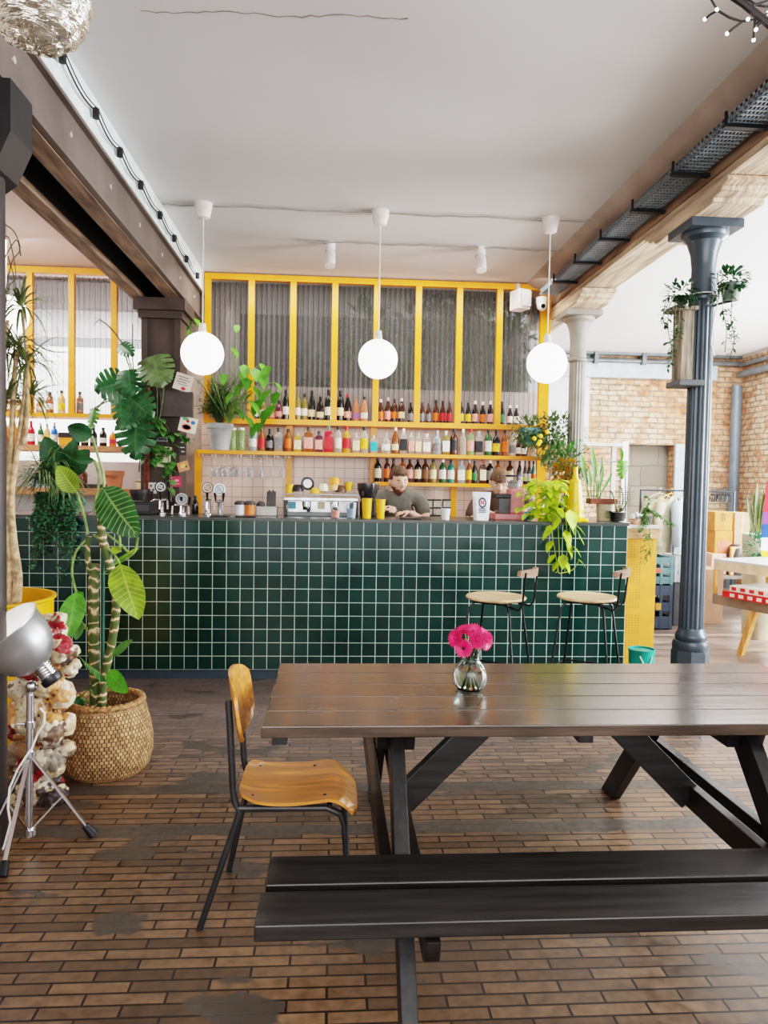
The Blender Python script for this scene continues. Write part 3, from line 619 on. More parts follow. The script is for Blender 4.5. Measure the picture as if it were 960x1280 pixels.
for xa in (0.205, 1.345):
    for s_ in (-1, 1):
        top = V(xa, 2.54+s_*0.22, TZ-0.037); foot = V(xa, 2.54+s_*(0.87 if s_ < 0 else 0.86), 0.0)
        d = (foot-top).normalized(); nn = V(1, 0, 0); a = nn.cross(d)
        mb = MB(); w2 = 0.048
        def clip(p, z): return p + d*((z-p.z)/d.z)
        q = [clip(top+a*w2, TZ-0.037), clip(top-a*w2, TZ-0.037), clip(foot-a*w2, 0.001), clip(foot+a*w2, 0.001)]
        vs = [v+nn*k for k in (-0.022, 0.022) for v in q]; mb.add(vs, [(3, 2, 1, 0), (4, 5, 6, 7), (0, 1, 5, 4), (1, 2, 6, 5), (2, 3, 7, 6), (3, 0, 4, 7)])
        lg = mb.build('leg', m_legx, t, smooth=False, bevel=0.003)
        mb = MB(); f1 = clip(top, 0.37); f2 = clip(foot, 0.07)
        for f in (f1,): mb.cyl(f-V(0.051, 0, 0), f+V(0.052, 0, 0), 0.009, n=8)
        mb.build('bolt', M('zinc', (170, 172, 175), 0.35, 0.8), lg)
    for dx in (-0.042, 0.042):
        mb = MB(); yn = 0.2 if dx < 0 else 0; mb.prism([(1.66+yn, 0.408), (3.48, 0.408), (3.48, 0.37), (3.44, 0.325), (1.72+yn, 0.325), (1.68+yn, 0.35)], 0.036, lambda u, v, w: V(xa+dx-0.018+w, u, v)); mb.build('crossbar', m_bench, t, smooth=False, bevel=0.003)
        mb = MB(); mb.prism([(2.25, TZ-0.037), (2.83, TZ-0.037), (2.80, 0.635), (2.28, 0.635)], 0.036, lambda u, v, w: V(xa+dx-0.018+w, u, v)); mb.build('top_crossbar', m_bench, t, smooth=False, bevel=0.003)
    sg = 1 if xa < 0.7 else -1
    mb = MB(); p_, q_ = V(xa+sg*0.05, 2.54, 0.36), V(xa+sg*0.40, 2.54, TZ-0.045); mb.bar(p_, q_, 0.045, 0.095, (0, 0, 1)); mb.build('brace', m_bench, t, smooth=False, bevel=0.003)
# ---- vase of gerberas
vc = P(587, 862, z=TZ); zc = (vc-C0).dot(fw); k = zc/FPX
m_glass, n_, b_ = nt('clear_glass'); setin(b_, 'Transmission Weight', 1.0); setin(b_, 'Roughness', 0.02); setin(b_, 'IOR', 1.35); setin(b_, 'Base Color', (0.96, 0.99, 0.98, 1))
t = thing('glass_vase', 'round-bellied clear glass vase of water standing on the dark table', 'vase', vc)
H = 57*k; rB = 21.5*k; rN = 12.5*k
prof = [(rB*0.45, 0.0), (rB*0.75, 0.004), (rB*0.95, rB*0.4), (rB, rB*0.78), (rB*0.93, rB*1.2), (rB*0.72, rB*1.52), (rN*0.93, rB*1.72), (rN*0.9, rB*1.85), (rN*1.0, H*0.8), (rN*1.16, H)]
inn = [(max(0.001, r_-0.003), z_+0.003 if i_ < 2 else z_) for i_, (r_, z_) in enumerate(prof)][::-1]
mb = MB(); mb.lathe(prof+inn+[(0.001, 0.004)], vc+V(0, 0, 0.0005), 36); mb.lathe([(0.0005, 0), (rB*0.45, 0)], vc+V(0, 0, 0.0005), 36); mb.build('glass', m_glass, t, sharp=70)
m_water, n_, b_ = nt('water'); setin(b_, 'Transmission Weight', 1.0); setin(b_, 'Roughness', 0.0); setin(b_, 'IOR', 1.2); setin(b_, 'Base Color', (0.93, 0.98, 0.93, 1))
wp = [(0.001, 0.006)]+[(r_-0.0045, z_+0.006) for r_, z_ in prof[1:5]]+[(0.001, prof[4][1]+0.006)]
mb = MB(); mb.lathe(wp, vc, 28); mb.build('water', m_water, t)
m_stem = M('flower_stem', (150, 178, 92), 0.5); m_pink = M('gerbera_pink', (222, 38, 100), 0.5, var=0.25, scale=60); m_pinkd = M('gerbera_dark', (190, 24, 84), 0.5); m_ctr = M('gerbera_centre', (48, 22, 26), 0.7)
heads = [(-20, 66, -6, (-0.8, -0.6, 0.3)), (-11, 55, -16, (-0.35, -1, 0.1)), (-8, 75, 0, (-0.3, -0.3, 1)), (3, 74, -8, (0.0, -0.8, 0.7)), (6, 65, -15, (0.15, -1, 0.25)), (16, 70, -4, (0.5, -0.4, 0.8)), (18, 63, -10, (0.7, -0.8, 0.0)), (2, 72, 8, (0, 0.6, 1))]
for i, (dx, h, dy, dr) in enumerate(heads):
    hc = vc+V(dx*k, dy*k*0.8, h*k); nr = Vector(dr).normalized(); A = axis_to(nr)
    g = thing('gerbera', ['pink gerbera drooping outward at the vase rim, seen edge-on', 'pink gerbera facing forward showing its small dark centre', 'pink gerbera at the top of the bunch over the vase middle', 'pink gerbera tilted forward in the upper middle of the bunch', 'deep pink gerbera low in the middle of the bunch', 'pink gerbera high on the column side of the bunch', 'pink gerbera hanging low over the column side of the vase', 'pink gerbera at the back of the bunch, mostly hidden'][i], 'flower', hc, group='pink gerberas in the glass vase')
    mb = MB(); Rr = 11.5*k
    for ring, (nn_, rr2, tilt) in enumerate(((22, 1.0, 0.12), (20, 0.78, 0.34), (16, 0.5, 0.6))):
        for j in range(nn_):
            a = 2*PI*(j+0.5*ring)/nn_; dd = A @ V(math.cos(a), math.sin(a), tilt); sd = A @ V(-math.sin(a), math.cos(a), 0)
            mb.leaf(hc + (A @ V(math.cos(a), math.sin(a), 0))*Rr*0.14, dd, Rr*rr2*0.92, Rr*0.26, 0.0, 3, 0.1, side=sd, shape=1.3)
    mb.build('petals', m_pink if i != 4 else m_pinkd, g)
    mb = MB(); mb.ell(hc+nr*0.002, (Rr*0.2,)*3, 10, 6); mb.build('centre', m_ctr if i == 1 else m_pinkd, g)
    mb = MB(); nk = vc+V(dx*k*0.22, 0, rB*1.8); bt = vc+V(-dx*k*0.45, -dy*k*0.2, 0.008); mb.tube([bt, nk, nk.lerp(hc, 0.6)+V(0, 0, 0.004), hc-nr*0.002], 0.0022, 6); mb.build('stem', m_stem, g)

# ================================================================== SCHOOL CHAIR
m_ply = woodstain('honey_plywood', (196, 130, 62), 0.36, 0.35, 'x', 0.05, dark=0.72)
m_tube = M('dark_tube', (64, 64, 66), 0.42, 0.5)
t = thing('school_chair', 'honey plywood school chair with dark tubular steel legs at the table end', 'chair', (-0.115, 2.52, 0))
X0, X1, Y0, Y1, SZ = -0.30, 0.095, 2.345, 2.69, 0.452
mb = MB(); nu, nv = 18, 12; vs = []; 
def seatz(u, v):
    z = SZ - 0.012*math.sin(PI*min(1, u/0.75)) ; 
    if u > 0.78: z -= (u-0.78)**2*1.1
    if u < 0.1: z += (0.1-u)*0.08
    return z - 0.006*math.cos((v-0.5)*PI)
def rrect(u, v):   # rounded corners in plan
    cu, cv = (u-0.5)*2, (v-0.5)*2; k = 0.12
    f = 1-k*abs(cu)**4*1.0; g = 1-k*abs(cv)**6*0.9
    return cu*g, cv*f
for lay in (0, 1):
    for i in range(nu+1):
        for j in range(nv+1):
            u, v = i/nu, j/nv; a, b = rrect(u, v); vs.append(V((X0+X1)/2+a*(X1-X0)/2, (Y0+Y1)/2+b*(Y1-Y0)/2, seatz(u, v)-0.011*lay))
fs = []; N = (nu+1)*(nv+1); W_ = nv+1
for i in range(nu):
    for j in range(nv):
        a = i*W_+j; fs += [(a, a+W_, a+W_+1, a+1), (N+a, N+a+1, N+a+W_+1, N+a+W_)]
edge = [i*W_ for i in range(nu+1)]+[nu*W_+j for j in range(1, nv+1)]+[i*W_+nv for i in range(nu-1, -1, -1)]+[j for j in range(nv-1, 0, -1)]
for i in range(len(edge)): a, b = edge[i], edge[(i+1) % len(edge)]; fs.append((a, N+a, N+b, b))
mb.add(vs, fs); st = mb.build('seat', m_ply, t)
mb = MB()
for u, v in ((0.12, 0.16), (0.72, 0.12), (0.62, 0.88), (0.12, 0.88)): q = V(X0+u*(X1-X0), Y0+v*(Y1-Y0), seatz(u, v)); mb.cyl(q-V(0, 0, 0.002), q+V(0, 0, 0.0015), 0.006, n=10)
mb.build('screw', m_tube, st)
# backrest: curved board between the uprights
mb = MB(); vs = []; nu, nv = 8, 14
def bk(u, v, off):
    z = 0.845-0.235*u; y = Y0+0.0+(Y1-Y0-0.0)*v; cv = abs(v-0.5)*2; cu = abs(u-0.5)*2
    z = 0.7175+(0.5-u)*0.235*(1-0.35*cv**3.0); y = (Y0+Y1)/2+(v-0.5)*(Y1-Y0+0.02)*(1-0.16*cu**4)
    x = -0.300 - 0.03*(1-cv*cv) - (0.7275-z)*-0.16 - 0.0
    return V(x+off, y, z)
for lay in (0, 0.011):
    for i in range(nu+1):
        for j in range(nv+1): vs.append(bk(i/nu, j/nv, lay))
fs = []; N = (nu+1)*(nv+1); W_ = nv+1
for i in range(nu):
    for j in range(nv): a = i*W_+j; fs += [(a, a+1, a+W_+1, a+W_), (N+a, N+a+W_, N+a+W_+1, N+a+1)]
edge = [i*W_ for i in range(nu+1)]+[nu*W_+j for j in range(1, nv+1)]+[i*W_+nv for i in range(nu-1, -1, -1)]+[j for j in range(nv-1, 0, -1)]
for i in range(len(edge)): a, b = edge[i], edge[(i+1) % len(edge)]; fs.append((a, b, N+b, N+a))
mb.add(vs, fs); mb.build('backrest', m_ply, t)
fr = 0.011
for s_, yy in ((-1, Y0+0.03), (1, Y1-0.03)):
    mb = MB(); mb.tube([(-0.330, yy, 0.765), (-0.325, yy, 0.70), (-0.312, yy, 0.47), (-0.305, yy, 0.43), (-0.29, yy, 0.40), (-0.42 if s_ < 0 else -0.375, yy+(0.02 if s_ < 0 else 0.10), 0.0)], fr, 10); mb.build('leg', m_tube, t)
    mb = MB(); mb.tube([(-0.30, yy, 0.412), (-0.01, yy+0.0, 0.41), (0.035, yy, 0.39), (0.05, yy, 0.35), (0.075, yy+s_*0.01, 0.0)], fr, 10); mb.build('leg', m_tube, t)
mb = MB(); mb.tube([(0.0, Y0+0.03, 0.410), (0.0, Y1-0.03, 0.410)], 0.009, 8); mb.build('cross_rail', m_tube, t); mb = MB(); mb.tube([(-0.28, Y0+0.03, 0.412), (-0.28, Y1-0.03, 0.412)], 0.009, 8); mb.build('cross_rail', m_tube, t)

# ================================================================== BAR STOOLS
m_seatw = woodstain('stool_wood', (214, 178, 138), 0.4, 0.2, 'x', 0.05, dark=0.8)
m_backw = woodstain('stool_back_wood', (150, 120, 100), 0.4, 0.2, 'x', 0.05, dark=0.7)
m_rod = M('stool_black', (26, 27, 30), 0.4, 0.4)
def stool(label, c, rz):
    t = thing('bar_stool', label, 'bar stool', c, rz, group='black wire bar stools at the green bar', local=True)
    h = 0.74
    mb = MB(); prof = [(0.001, -0.012), (0.17, -0.012), (0.192, -0.004), (0.196, 0.004), (0.19, 0.012), (0.15, 0.006), (0.001, 0.0)]
    mb.lathe([(r_, z_+h) for r_, z_ in prof], (0, 0, 0), 36); mb.build('seat', m_seatw, t)
    def leg(sx, sy): m2 = MB(); m2.tube([(sx*0.10, sy*0.10, h-0.02), (sx*0.135, sy*0.125, h-0.06), (sx*0.215, sy*0.195, 0.0)], 0.0075, 8); return m2
    for sx in (-1, 1):
        for sy in (-1, 1): leg(sx, sy).build('leg', m_rod, t)
    mb = MB(); z = 0.27; q = 0.192; r2 = 0.176; mb.tube([(q, r2, z), (q, -r2, z), (-q, -r2, z), (-q, r2, z)], 0.006, 8, closed=True); mb.build('footrest', m_rod, t)
    mb = MB(); mb.tube([(-0.11, -0.11, h-0.025), (0.11, -0.11, h-0.025), (0.11, 0.11, h-0.025), (-0.11, 0.11, h-0.025)], 0.006, 8, closed=True)
    for s_ in (-1, 1): mb.tube([(0.10, s_*0.10, h-0.03), (0.19, s_*0.11, h-0.05), (0.215, s_*0.115, h-0.02), (0.235, s_*0.118, h+0.19)], 0.0065, 8)
    mb.build('back_frame', m_rod, t)
    mb = MB(); vs = []; fs = []
    nn = 14
    for i in range(nn+1):
        a = -1+2*i/nn; y = a*0.15; x = 0.25-0.05*a*a; hh = 0.022*(1-0.35*abs(a)**4)
        vs += [V(x-0.012, y, h+0.185-hh), V(x+0.012, y, h+0.18-hh), V(x+0.016, y, h+0.185+hh), V(x-0.008, y, h+0.185+hh)]
    for i in range(nn): b = 4*i; fs += [(b+j, b+(j+1) % 4, b+4+(j+1) % 4, b+4+j) for j in range(4)]
    fs += [(3, 2, 1, 0), (4*nn, 4*nn+1, 4*nn+2, 4*nn+3)]
    mb.add(vs, fs); mb.build('backrest', m_backw, t)
    return t
s1 = P(620, 746, z=0.745); s2 = P(734, 746, z=0.745)
stool('black wire bar stool standing nearer the middle of the bar', (s1.x, s1.y, 0), math.radians(-33))
stool('black wire bar stool standing at the yellow end of the bar', (s2.x, s2.y, 0), math.radians(-33))
# teal tub
bc = P(802, 812, y=5.12); t = thing('teal_tub', 'small teal round tub with a white rope handle by the yellow cabinet', 'bucket', (bc.x, 5.12, 0)); hb = bc.z
m_teal = M('teal', (20, 152, 132), 0.45)
mb = MB(); mb.lathe([(0.078, 0.0), (0.09, hb), (0.094, hb), (0.094, hb+0.008), (0.086, hb+0.008), (0.074, 0.01), (0.001, 0.01)], (bc.x, 5.12, 0), 28, capb=True); mb.build('tub', m_teal, t)
mb = MB(); mb.lathe([(0.001, 0), (0.085, 0), (0.09, 0.008), (0.001, 0.011)], (bc.x, 5.12, hb-0.012), 28); mb.build('lid', M('teal_lid', (32, 130, 120), 0.4), t)
mb = MB(); mb.tube([(bc.x-0.045+0.09*i/10, 5.12-0.100+0.022*((i-5)/5)**2, hb-0.03-0.075*math.sin(PI*i/10)) for i in range(11)], 0.005, 6); mb.build('rope_handle', M('rope_white', (215, 215, 205), 0.7), t)

# ================================================================== FLOOR LAMP
m_chrome = M('chrome', (205, 205, 208), 0.16, 0.95, var=0.03)
LY = 2.98
def LPt(px, py, y=LY): return P(px, py, y=y)
lc = P(38, 1040, z=0.02)
t = thing('tripod_floor_lamp', 'chrome tripod floor lamp with a silver bowl reflector tilted upwards', 'floor lamp', (LPt(38, 950).x, LY, 0))
px_ = LPt(38, 950).x
ptop = LPt(38, 868); pbot = LPt(36, 1046)
mb = MB(); mb.cyl((ptop.x, LY, ptop.z), (pbot.x, LY, pbot.z), 0.0145, n=16); mb.cyl((ptop.x, LY, ptop.z), (ptop.x, LY, ptop.z+0.03), 0.010, n=12); mb.build('pole', m_chrome, t)
hub = LPt(37, 942); foot_r = P(117, 1047, z=0.0); foot_l = P(2, 1100, z=0.0); foot_b = P(-20, 1062, z=0)
m_foot = M('rubber_foot', (14, 16, 22), 0.5)
for f in (foot_r, foot_l, foot_b):
    mb = MB(); e = f+(hub-f)*0.05+V(0, 0, 0.002); mb.bar(hub+V(0, 0, 0.0), e+V(0, 0, 0.01), 0.016, 0.007); lg = mb.build('leg', m_chrome, t, smooth=False)
    mb = MB(); d = (hub-f).normalized(); mb.cyl(f+V(0, 0, 0.012)-d*0.0, f+d*0.06+V(0, 0, 0.004), 0.021, 0.014, 12); mb.build('rubber_foot', m_foot, lg)
    mid = hub.lerp(f, 0.5); low = V(pbot.x, LY, pbot.z+0.02)
    mb = MB(); mb.bar(low, mid, 0.011, 0.005); mb.build('strut', m_chrome, t, smooth=False)
for z in (hub.z, pbot.z+0.02, LPt(38, 905).z): mb = MB(); mb.cyl((ptop.x, LY, z-0.012), (ptop.x, LY, z+0.012), 0.021, n=14); mb.build('collar', m_chrome, t)
mb = MB(); mb.cyl((ptop.x-0.05, LY, LPt(38, 905).z), (ptop.x, LY, LPt(38, 905).z), 0.005, n=8); mb.build('thumb_screw', m_chrome, t)
kn = LPt(40, 858); mb = MB(); mb.ell(kn, (0.024, 0.02, 0.024), 14, 10); mb.build('knuckle', m_chrome, t)
# socket housing and bowl
sA = LPt(67, 852, LY-0.01); sB = LPt(46, 826, LY-0.01); ax = (sB-sA).normalized(); A = axis_to(ax)
mb = MB(); pr = [(0.001, 0)]; L_ = (sB-sA).length+0.02
for i in range(12): z = 0.02+L_*i/11; pr += [(0.036, z), (0.036, z+L_/26), (0.033, z+L_/22)]
pr.append((0.001, L_+0.03)); mb.lathe(pr, sA, 24, axis=A); mb.build('socket_housing', m_chrome, t)
mb = MB(); mb.lathe([(0.001, -0.008), (0.036, -0.004), (0.041, 0.004), (0.041, 0.024), (0.037, 0.026)], sA, 24, axis=A); mb.build('socket_cap', M('socket_black', (24, 26, 30), 0.4), t)
mouth = LPt(18, 771, LY-0.05); bc_ = LPt(47, 832, LY-0.01); ax2 = V(-0.46, -0.36, 0.80).normalized(); A2 = axis_to(ax2); Lb = 0.225
pr = [(0.03, 0.0), (0.062, 0.012), (0.093, 0.045), (0.112, 0.09), (0.120, 0.14), (0.122, Lb-0.012), (0.127, Lb-0.006), (0.127, Lb)]
pr = [(r_*1.08, z_*0.94) for r_, z_ in pr]
mb = MB(); mb.lathe([(r_-0.004, z_) for r_, z_ in pr], bc_, 44, axis=A2); mb.build('inner_reflector', M('reflector_white', (240, 238, 234), 0.4), t, sharp=60)
mb = MB(); mb.lathe(pr+[(pr[-1][0]-0.004, pr[-1][1])], bc_, 44, axis=A2); mb.build('reflector', M('brushed_silver', (196, 198, 202), 0.34, 0.85, var=0.05), t, sharp=60)
m_bulb, n_, b_ = nt('lamp_bulb'); setin(b_, 'Emission Color', (1, 0.93, 0.85, 1)); setin(b_, 'Emission Strength', 5)
mb = MB(); mb.ell(bc_+ax2*0.11, (0.04, 0.04, 0.055), 16, 10, rot=A2); mb.build('bulb', m_bulb, t)
mb = MB(); cb = [LPt(x_, y_, LY-0.03) for x_, y_ in ((50, 885), (56, 892), (55, 905), (48, 915), (40, 935), (33, 945), (22, 962), (12, 985), (10, 1010), (13, 1028), (6, 1055), (-4, 1085))]
cs = []
for i in range(len(cb)-1):
    for k_ in range(4): cs.append(cb[i].lerp(cb[i+1], k_/4))
mb.tube(cs, 0.0045, 6); mb.build('cord', m_cordw, t)

# ================================================================== PAINTED STATUE
def statuemat():
    m, n, b = nt('statue_paint'); L = n.links; tc = n.nodes.new('ShaderNodeTexCoord'); o = tc.outputs['Object']
    v = n.nodes.new('ShaderNodeTexVoronoi'); v.inputs['Scale'].default_value = 10; L.new(o, v.inputs['Vector'])
    sp = n.nodes.new('ShaderNodeSeparateXYZ'); L.new(v.outputs['Color'], sp.inputs[0])
    c1 = ramp(n, L, sp.outputs[0], [(0.0, srgb(206, 184, 150)), (0.26, srgb(226, 212, 190)), (0.46, srgb(200, 146, 92)), (0.58, srgb(150, 34, 44)), (0.74, srgb(190, 170, 140)), (0.86, srgb(120, 96, 76))], True)
    f = noise(n, L, o, 22, 5); c2 = mixc(n, L, ramp(n, L, f, [(0.56, (0, 0, 0)), (0.60, (1, 1, 1))]), c1, srgb(216, 204, 180))
    zz = n.nodes.new('ShaderNodeSeparateXYZ'); L.new(o, zz.inputs[0]); lowf = ramp(n, L, zz.outputs[2], [(0.12, (1, 1, 1)), (0.42, (0, 0, 0))])
    f3 = noise(n, L, o, 12, 4); m3 = n.nodes.new('ShaderNodeMath'); m3.operation = 'MULTIPLY'; L.new(lowf, m3.inputs[0]); L.new(ramp(n, L, f3, [(0.46, (0, 0, 0)), (0.5, (1, 1, 1))]), m3.inputs[1])
    c2 = mixc(n, L, m3.outputs[0], c2, srgb(60, 50, 50))
    f2 = noise(n, L, o, 26, 5); c3 = mixc(n, L, ramp(n, L, f2, [(0.60, (0, 0, 0)), (0.70, (0.7, 0.7, 0.7))]), c2, srgb(120, 96, 76))
    ge = n.nodes.new('ShaderNodeNewGeometry'); c3 = mixc(n, L, ramp(n, L, ge.outputs['Pointiness'], [(0.44, (1, 1, 1)), (0.49, (0, 0, 0))]), c3, srgb(58, 42, 34))  # crevices darkened in the colour, standing in for shade in the hollows
    L.new(c3, b.inputs['Base Color']); setin(b, 'Roughness', 0.45)
    bp = n.nodes.new('ShaderNodeBump'); bp.inputs['Strength'].default_value = 0.5; bp.inputs['Distance'].default_value = 0.01; L.new(f2, bp.inputs['Height']); L.new(bp.outputs[0], b.inputs['Normal']); return m
SYc = 3.42
mb = MB(); zk = 3.5/FPX
def SE(px, py, rx, rz, ry=None, dy=0.0, a=0.0):
    c = P(px, py, y=SYc+dy); mb.ell(c, (rx*zk, (ry if ry else min(rx, rz)*0.9)*zk, rz*zk), 18, 12, rot=Ry(a))
for e in ((62, 795, 20, 26, 20), (50, 785, 10, 12, 10, -0.05), (72, 812, 18, 18, 18, -0.05), (52, 838, 30, 22, 26), (20, 862, 12, 12, 10, -0.05), (86, 838, 9, 9, 9, -0.06), (92, 830, 10, 6, 7, -0.05, 0.4), (78, 868, 15, 18, 16, -0.03), (58, 855, 20, 16, 18, -0.05),
          (46, 880, 30, 22, 24), (28, 900, 22, 18, 18, -0.04, 0.3), (62, 912, 18, 22, 18, -0.05), (20, 915, 12, 10, 10, -0.05), (85, 905, 9, 14, 11, -0.02), (84, 935, 10, 10, 10, -0.02), (45, 935, 30, 14, 22), (60, 950, 20, 22, 18, -0.03),
          (25, 945, 16, 22, 16), (50, 985, 28, 26, 24), (68, 1000, 15, 22, 15, -0.04, 0.4), (22, 995, 14, 28, 16), (45, 1022, 32, 18, 26), (70, 960, 10, 10, 10, -0.06), (74, 775, 8, 10, 8, -0.03), (90, 815, 9, 8, 8)):
    SE(*e[:4], *(e[4:] if len(e) > 4 else ()))
bz = min(v.z for v in mb.v); 
for v in mb.v: v.z = 0.0 if v.z < 0.0 else v.z
o = mb.build('painted_statue', statuemat()); tag(o, 'weathered painted carved figure in peeling cream, red and black behind the lamp', 'statue')
md = o.modifiers.new('r', 'REMESH'); md.mode = 'VOXEL'; md.voxel_size = 0.0065; md.use_smooth_shade = True
tx = bpy.data.textures.new('lumps', 'CLOUDS'); tx.noise_scale = 0.03
md = o.modifiers.new('d', 'DISPLACE'); md.texture = tx; md.strength = 0.024; md.mid_level = 0.5
tx2 = bpy.data.textures.new('chips', 'VORONOI'); tx2.noise_scale = 0.022; md = o.modifiers.new('d2', 'DISPLACE'); md.texture = tx2; md.strength = 0.005; md.mid_level = 0.5

# ================================================================== BASKET, BARREL
bx = P(135, 900, y=3.78)
def wovenmat():
    m, n, b = nt('woven_seagrass'); L = n.links; tc = n.nodes.new('ShaderNodeTexCoord'); mp = n.nodes.new('ShaderNodeMapping'); mp.inputs['Scale'].default_value = (1, 1, 1); L.new(tc.outputs['UV'], mp.inputs[0])
    br = n.nodes.new('ShaderNodeTexBrick'); L.new(mp.outputs[0], br.inputs['Vector']); br.inputs['Scale'].default_value = 1; br.inputs['Brick Width'].default_value = 1/66; br.inputs['Row Height'].default_value = 1/26; br.inputs['Mortar Size'].default_value = 0.0024; br.inputs['Mortar Smooth'].default_value = 1.0
    br.inputs['Color1'].default_value = srgb(196, 158, 112); br.inputs['Color2'].default_value = srgb(148, 110, 72); br.inputs['Mortar'].default_value = srgb(70, 46, 28)
    f = noise(n, L, tc.outputs['Object'], 20, 3); L.new(mixc(n, L, 0.5, br.outputs['Color'], ramp(n, L, f, [(0.3, (0.6,)*3), (0.7, (1.2,)*3)]), 'MULTIPLY'), b.inputs['Base Color']); setin(b, 'Roughness', 0.75)
    bp = n.nodes.new('ShaderNodeBump'); bp.inputs['Strength'].default_value = 1; bp.inputs['Distance'].default_value = 0.012; bp.invert = True; L.new(br.outputs['Fac'], bp.inputs['Height']); L.new(bp.outputs[0], b.inputs['Normal']); return m
m_woven = wovenmat()
BK = V(bx.x, 3.76, 0); rk = 0.225; hk = 0.36
t = thing('woven_basket', 'round woven seagrass basket planter on the brick floor', 'basket', BK)
pr = [(rk*0.80, 0.0), (rk*0.93, 0.03), (rk*1.0, 0.10), (rk*1.0, 0.17), (rk*0.94, 0.25), (rk*0.84, 0.33), (rk*0.78, hk-0.01)]
mb = MB(); vs = []; nS = 92
mb.lathe(pr, BK, nS, capb=True); mb.lathe([(rk*0.74, hk-0.01), (rk*0.80, 0.2), (rk*0.7, 0.12), (0.001, 0.12)], BK, nS)
# braided relief
for v in mb.v:
    d = V(v.x-BK.x, v.y-BK.y, 0); L_ = d.length
    if L_ > rk*0.75 and 0.02 < v.z < hk: pass
mb.build('weave', m_woven, t)
mb = MB(); mb.tube([(BK.x+rk*0.765*math.cos(a), BK.y+rk*0.765*math.sin(a), hk-0.006+0.003*math.sin(a*40)) for a in [2*PI*i/120 for i in range(120)]], 0.017, 8, closed=True); mb.build('rim', M('rim_braid', (150, 112, 74), 0.8, var=0.4, scale=60), t)
mb = MB(); mb.lathe([(0.001, hk-0.11), (rk*0.74, hk-0.115)], BK, 24); mb.build('soil', M('soil', (30, 24, 20), 0.95, bump=0.5, scale=60), t)
br_ = V(-1.86, 4.03, 0); rb = 0.352; hb2 = P(3, 746, y=4.03).z
t = thing('yellow_barrel', 'large yellow metal drum used as a planter behind the painted figure', 'planter', br_)
mb = MB(); mb.lathe([(rb, 0.0), (rb, hb2*0.33), (rb+0.012, hb2*0.345), (rb, hb2*0.36), (rb, hb2*0.66), (rb+0.012, hb2*0.675), (rb, hb2*0.69), (rb, hb2-0.02), (rb+0.014, hb2-0.012), (rb+0.014, hb2), (rb-0.006, hb2), (rb-0.008, hb2-0.16), (0.001, hb2-0.16)], br_, 56, capb=True); mb.build('drum', M('drum_yellow', (232, 170, 20), 0.4, var=0.08, scale=4, coat=0.2), t)
mb = MB(); mb.lathe([(0.001, hb2-0.14), (rb-0.02, hb2-0.15)], br_, 30); mb.build('soil', MATS['soil'], t)
# ================================================================== BOTTLES
def glassy(name, c, rough=0.12, tr=0.0, var=0.1):
    m = M(name, c, rough, var=var, scale=20, coat=0.4); 
    return m
GL = {'dk': glassy('b_darkgreen', (26, 34, 28)), 'bk': glassy('b_black', (22, 20, 20)), 'gr': glassy('b_green', (40, 92, 52)), 'am': glassy('b_amber', (150, 84, 34)), 'br': glassy('b_brown', (70, 40, 24)),
      'cl': glassy('b_clear', (206, 204, 192)), 'ol': glassy('b_olive', (140, 130, 70)), 'pk': glassy('b_rose', (214, 140, 104)), 'ye': glassy('b_yellow', (206, 158, 60)), 'or': glassy('b_orange', (226, 120, 40)),
      'rd': glassy('b_red', (186, 36, 52)), 'bl': glassy('b_blue', (40, 104, 176)), 'te': glassy('b_teal', (36, 122, 112)), 'lg': glassy('b_lightgreen', (140, 176, 110)), 'lb': glassy('b_lightblue', (172, 200, 206)), 'pu': glassy('b_plum', (96, 44, 60))}
def semi(m, fac):
    n = m.node_tree; L = n.links; b = n.nodes['Principled BSDF']; tr = n.nodes.new('ShaderNodeBsdfTransparent'); ms = n.nodes.new('ShaderNodeMixShader'); lw = n.nodes.new('ShaderNodeLayerWeight'); lw.inputs[0].default_value = 0.35
    L.new(ramp(n, L, lw.outputs['Facing'], [(0.0, (fac,)*3), (0.9, (0.95,)*3)]), ms.inputs[0]); L.new(tr.outputs[0], ms.inputs[1]); L.new(b.outputs[0], ms.inputs[2]); L.new(ms.outputs[0], n.nodes['Material Output'].inputs[0])
for k_, f_ in (('cl', 0.25), ('lb', 0.35), ('lg', 0.5), ('ye', 0.7), ('pk', 0.7), ('am', 0.75), ('ol', 0.7)): semi(GL[k_], f_)
GN = {'dk': 'dark green', 'bk': 'black', 'gr': 'green', 'am': 'amber', 'br': 'dark brown', 'cl': 'clear', 'ol': 'olive', 'pk': 'rose', 'ye': 'yellow', 'or': 'orange', 'rd': 'red', 'bl': 'blue', 'te': 'teal', 'lg': 'pale green', 'lb': 'pale blue', 'pu': 'plum'}
LC = {'w': ('white', (232, 228, 218)), 'c': ('cream', (228, 212, 176)), 'o': ('orange', (224, 110, 40)), 'r': ('red', (196, 44, 54)), 'y': ('yellow', (236, 190, 50)), 'g': ('grey', (120, 122, 124)), 'p': ('pink', (226, 160, 150)), 'v': ('violet', (150, 110, 170)), 'k': ('black', (30, 30, 34)), 't': ('turquoise', (40, 176, 190)), 'b': ('brown', (120, 84, 56)), 'e': ('green', (60, 130, 80))}
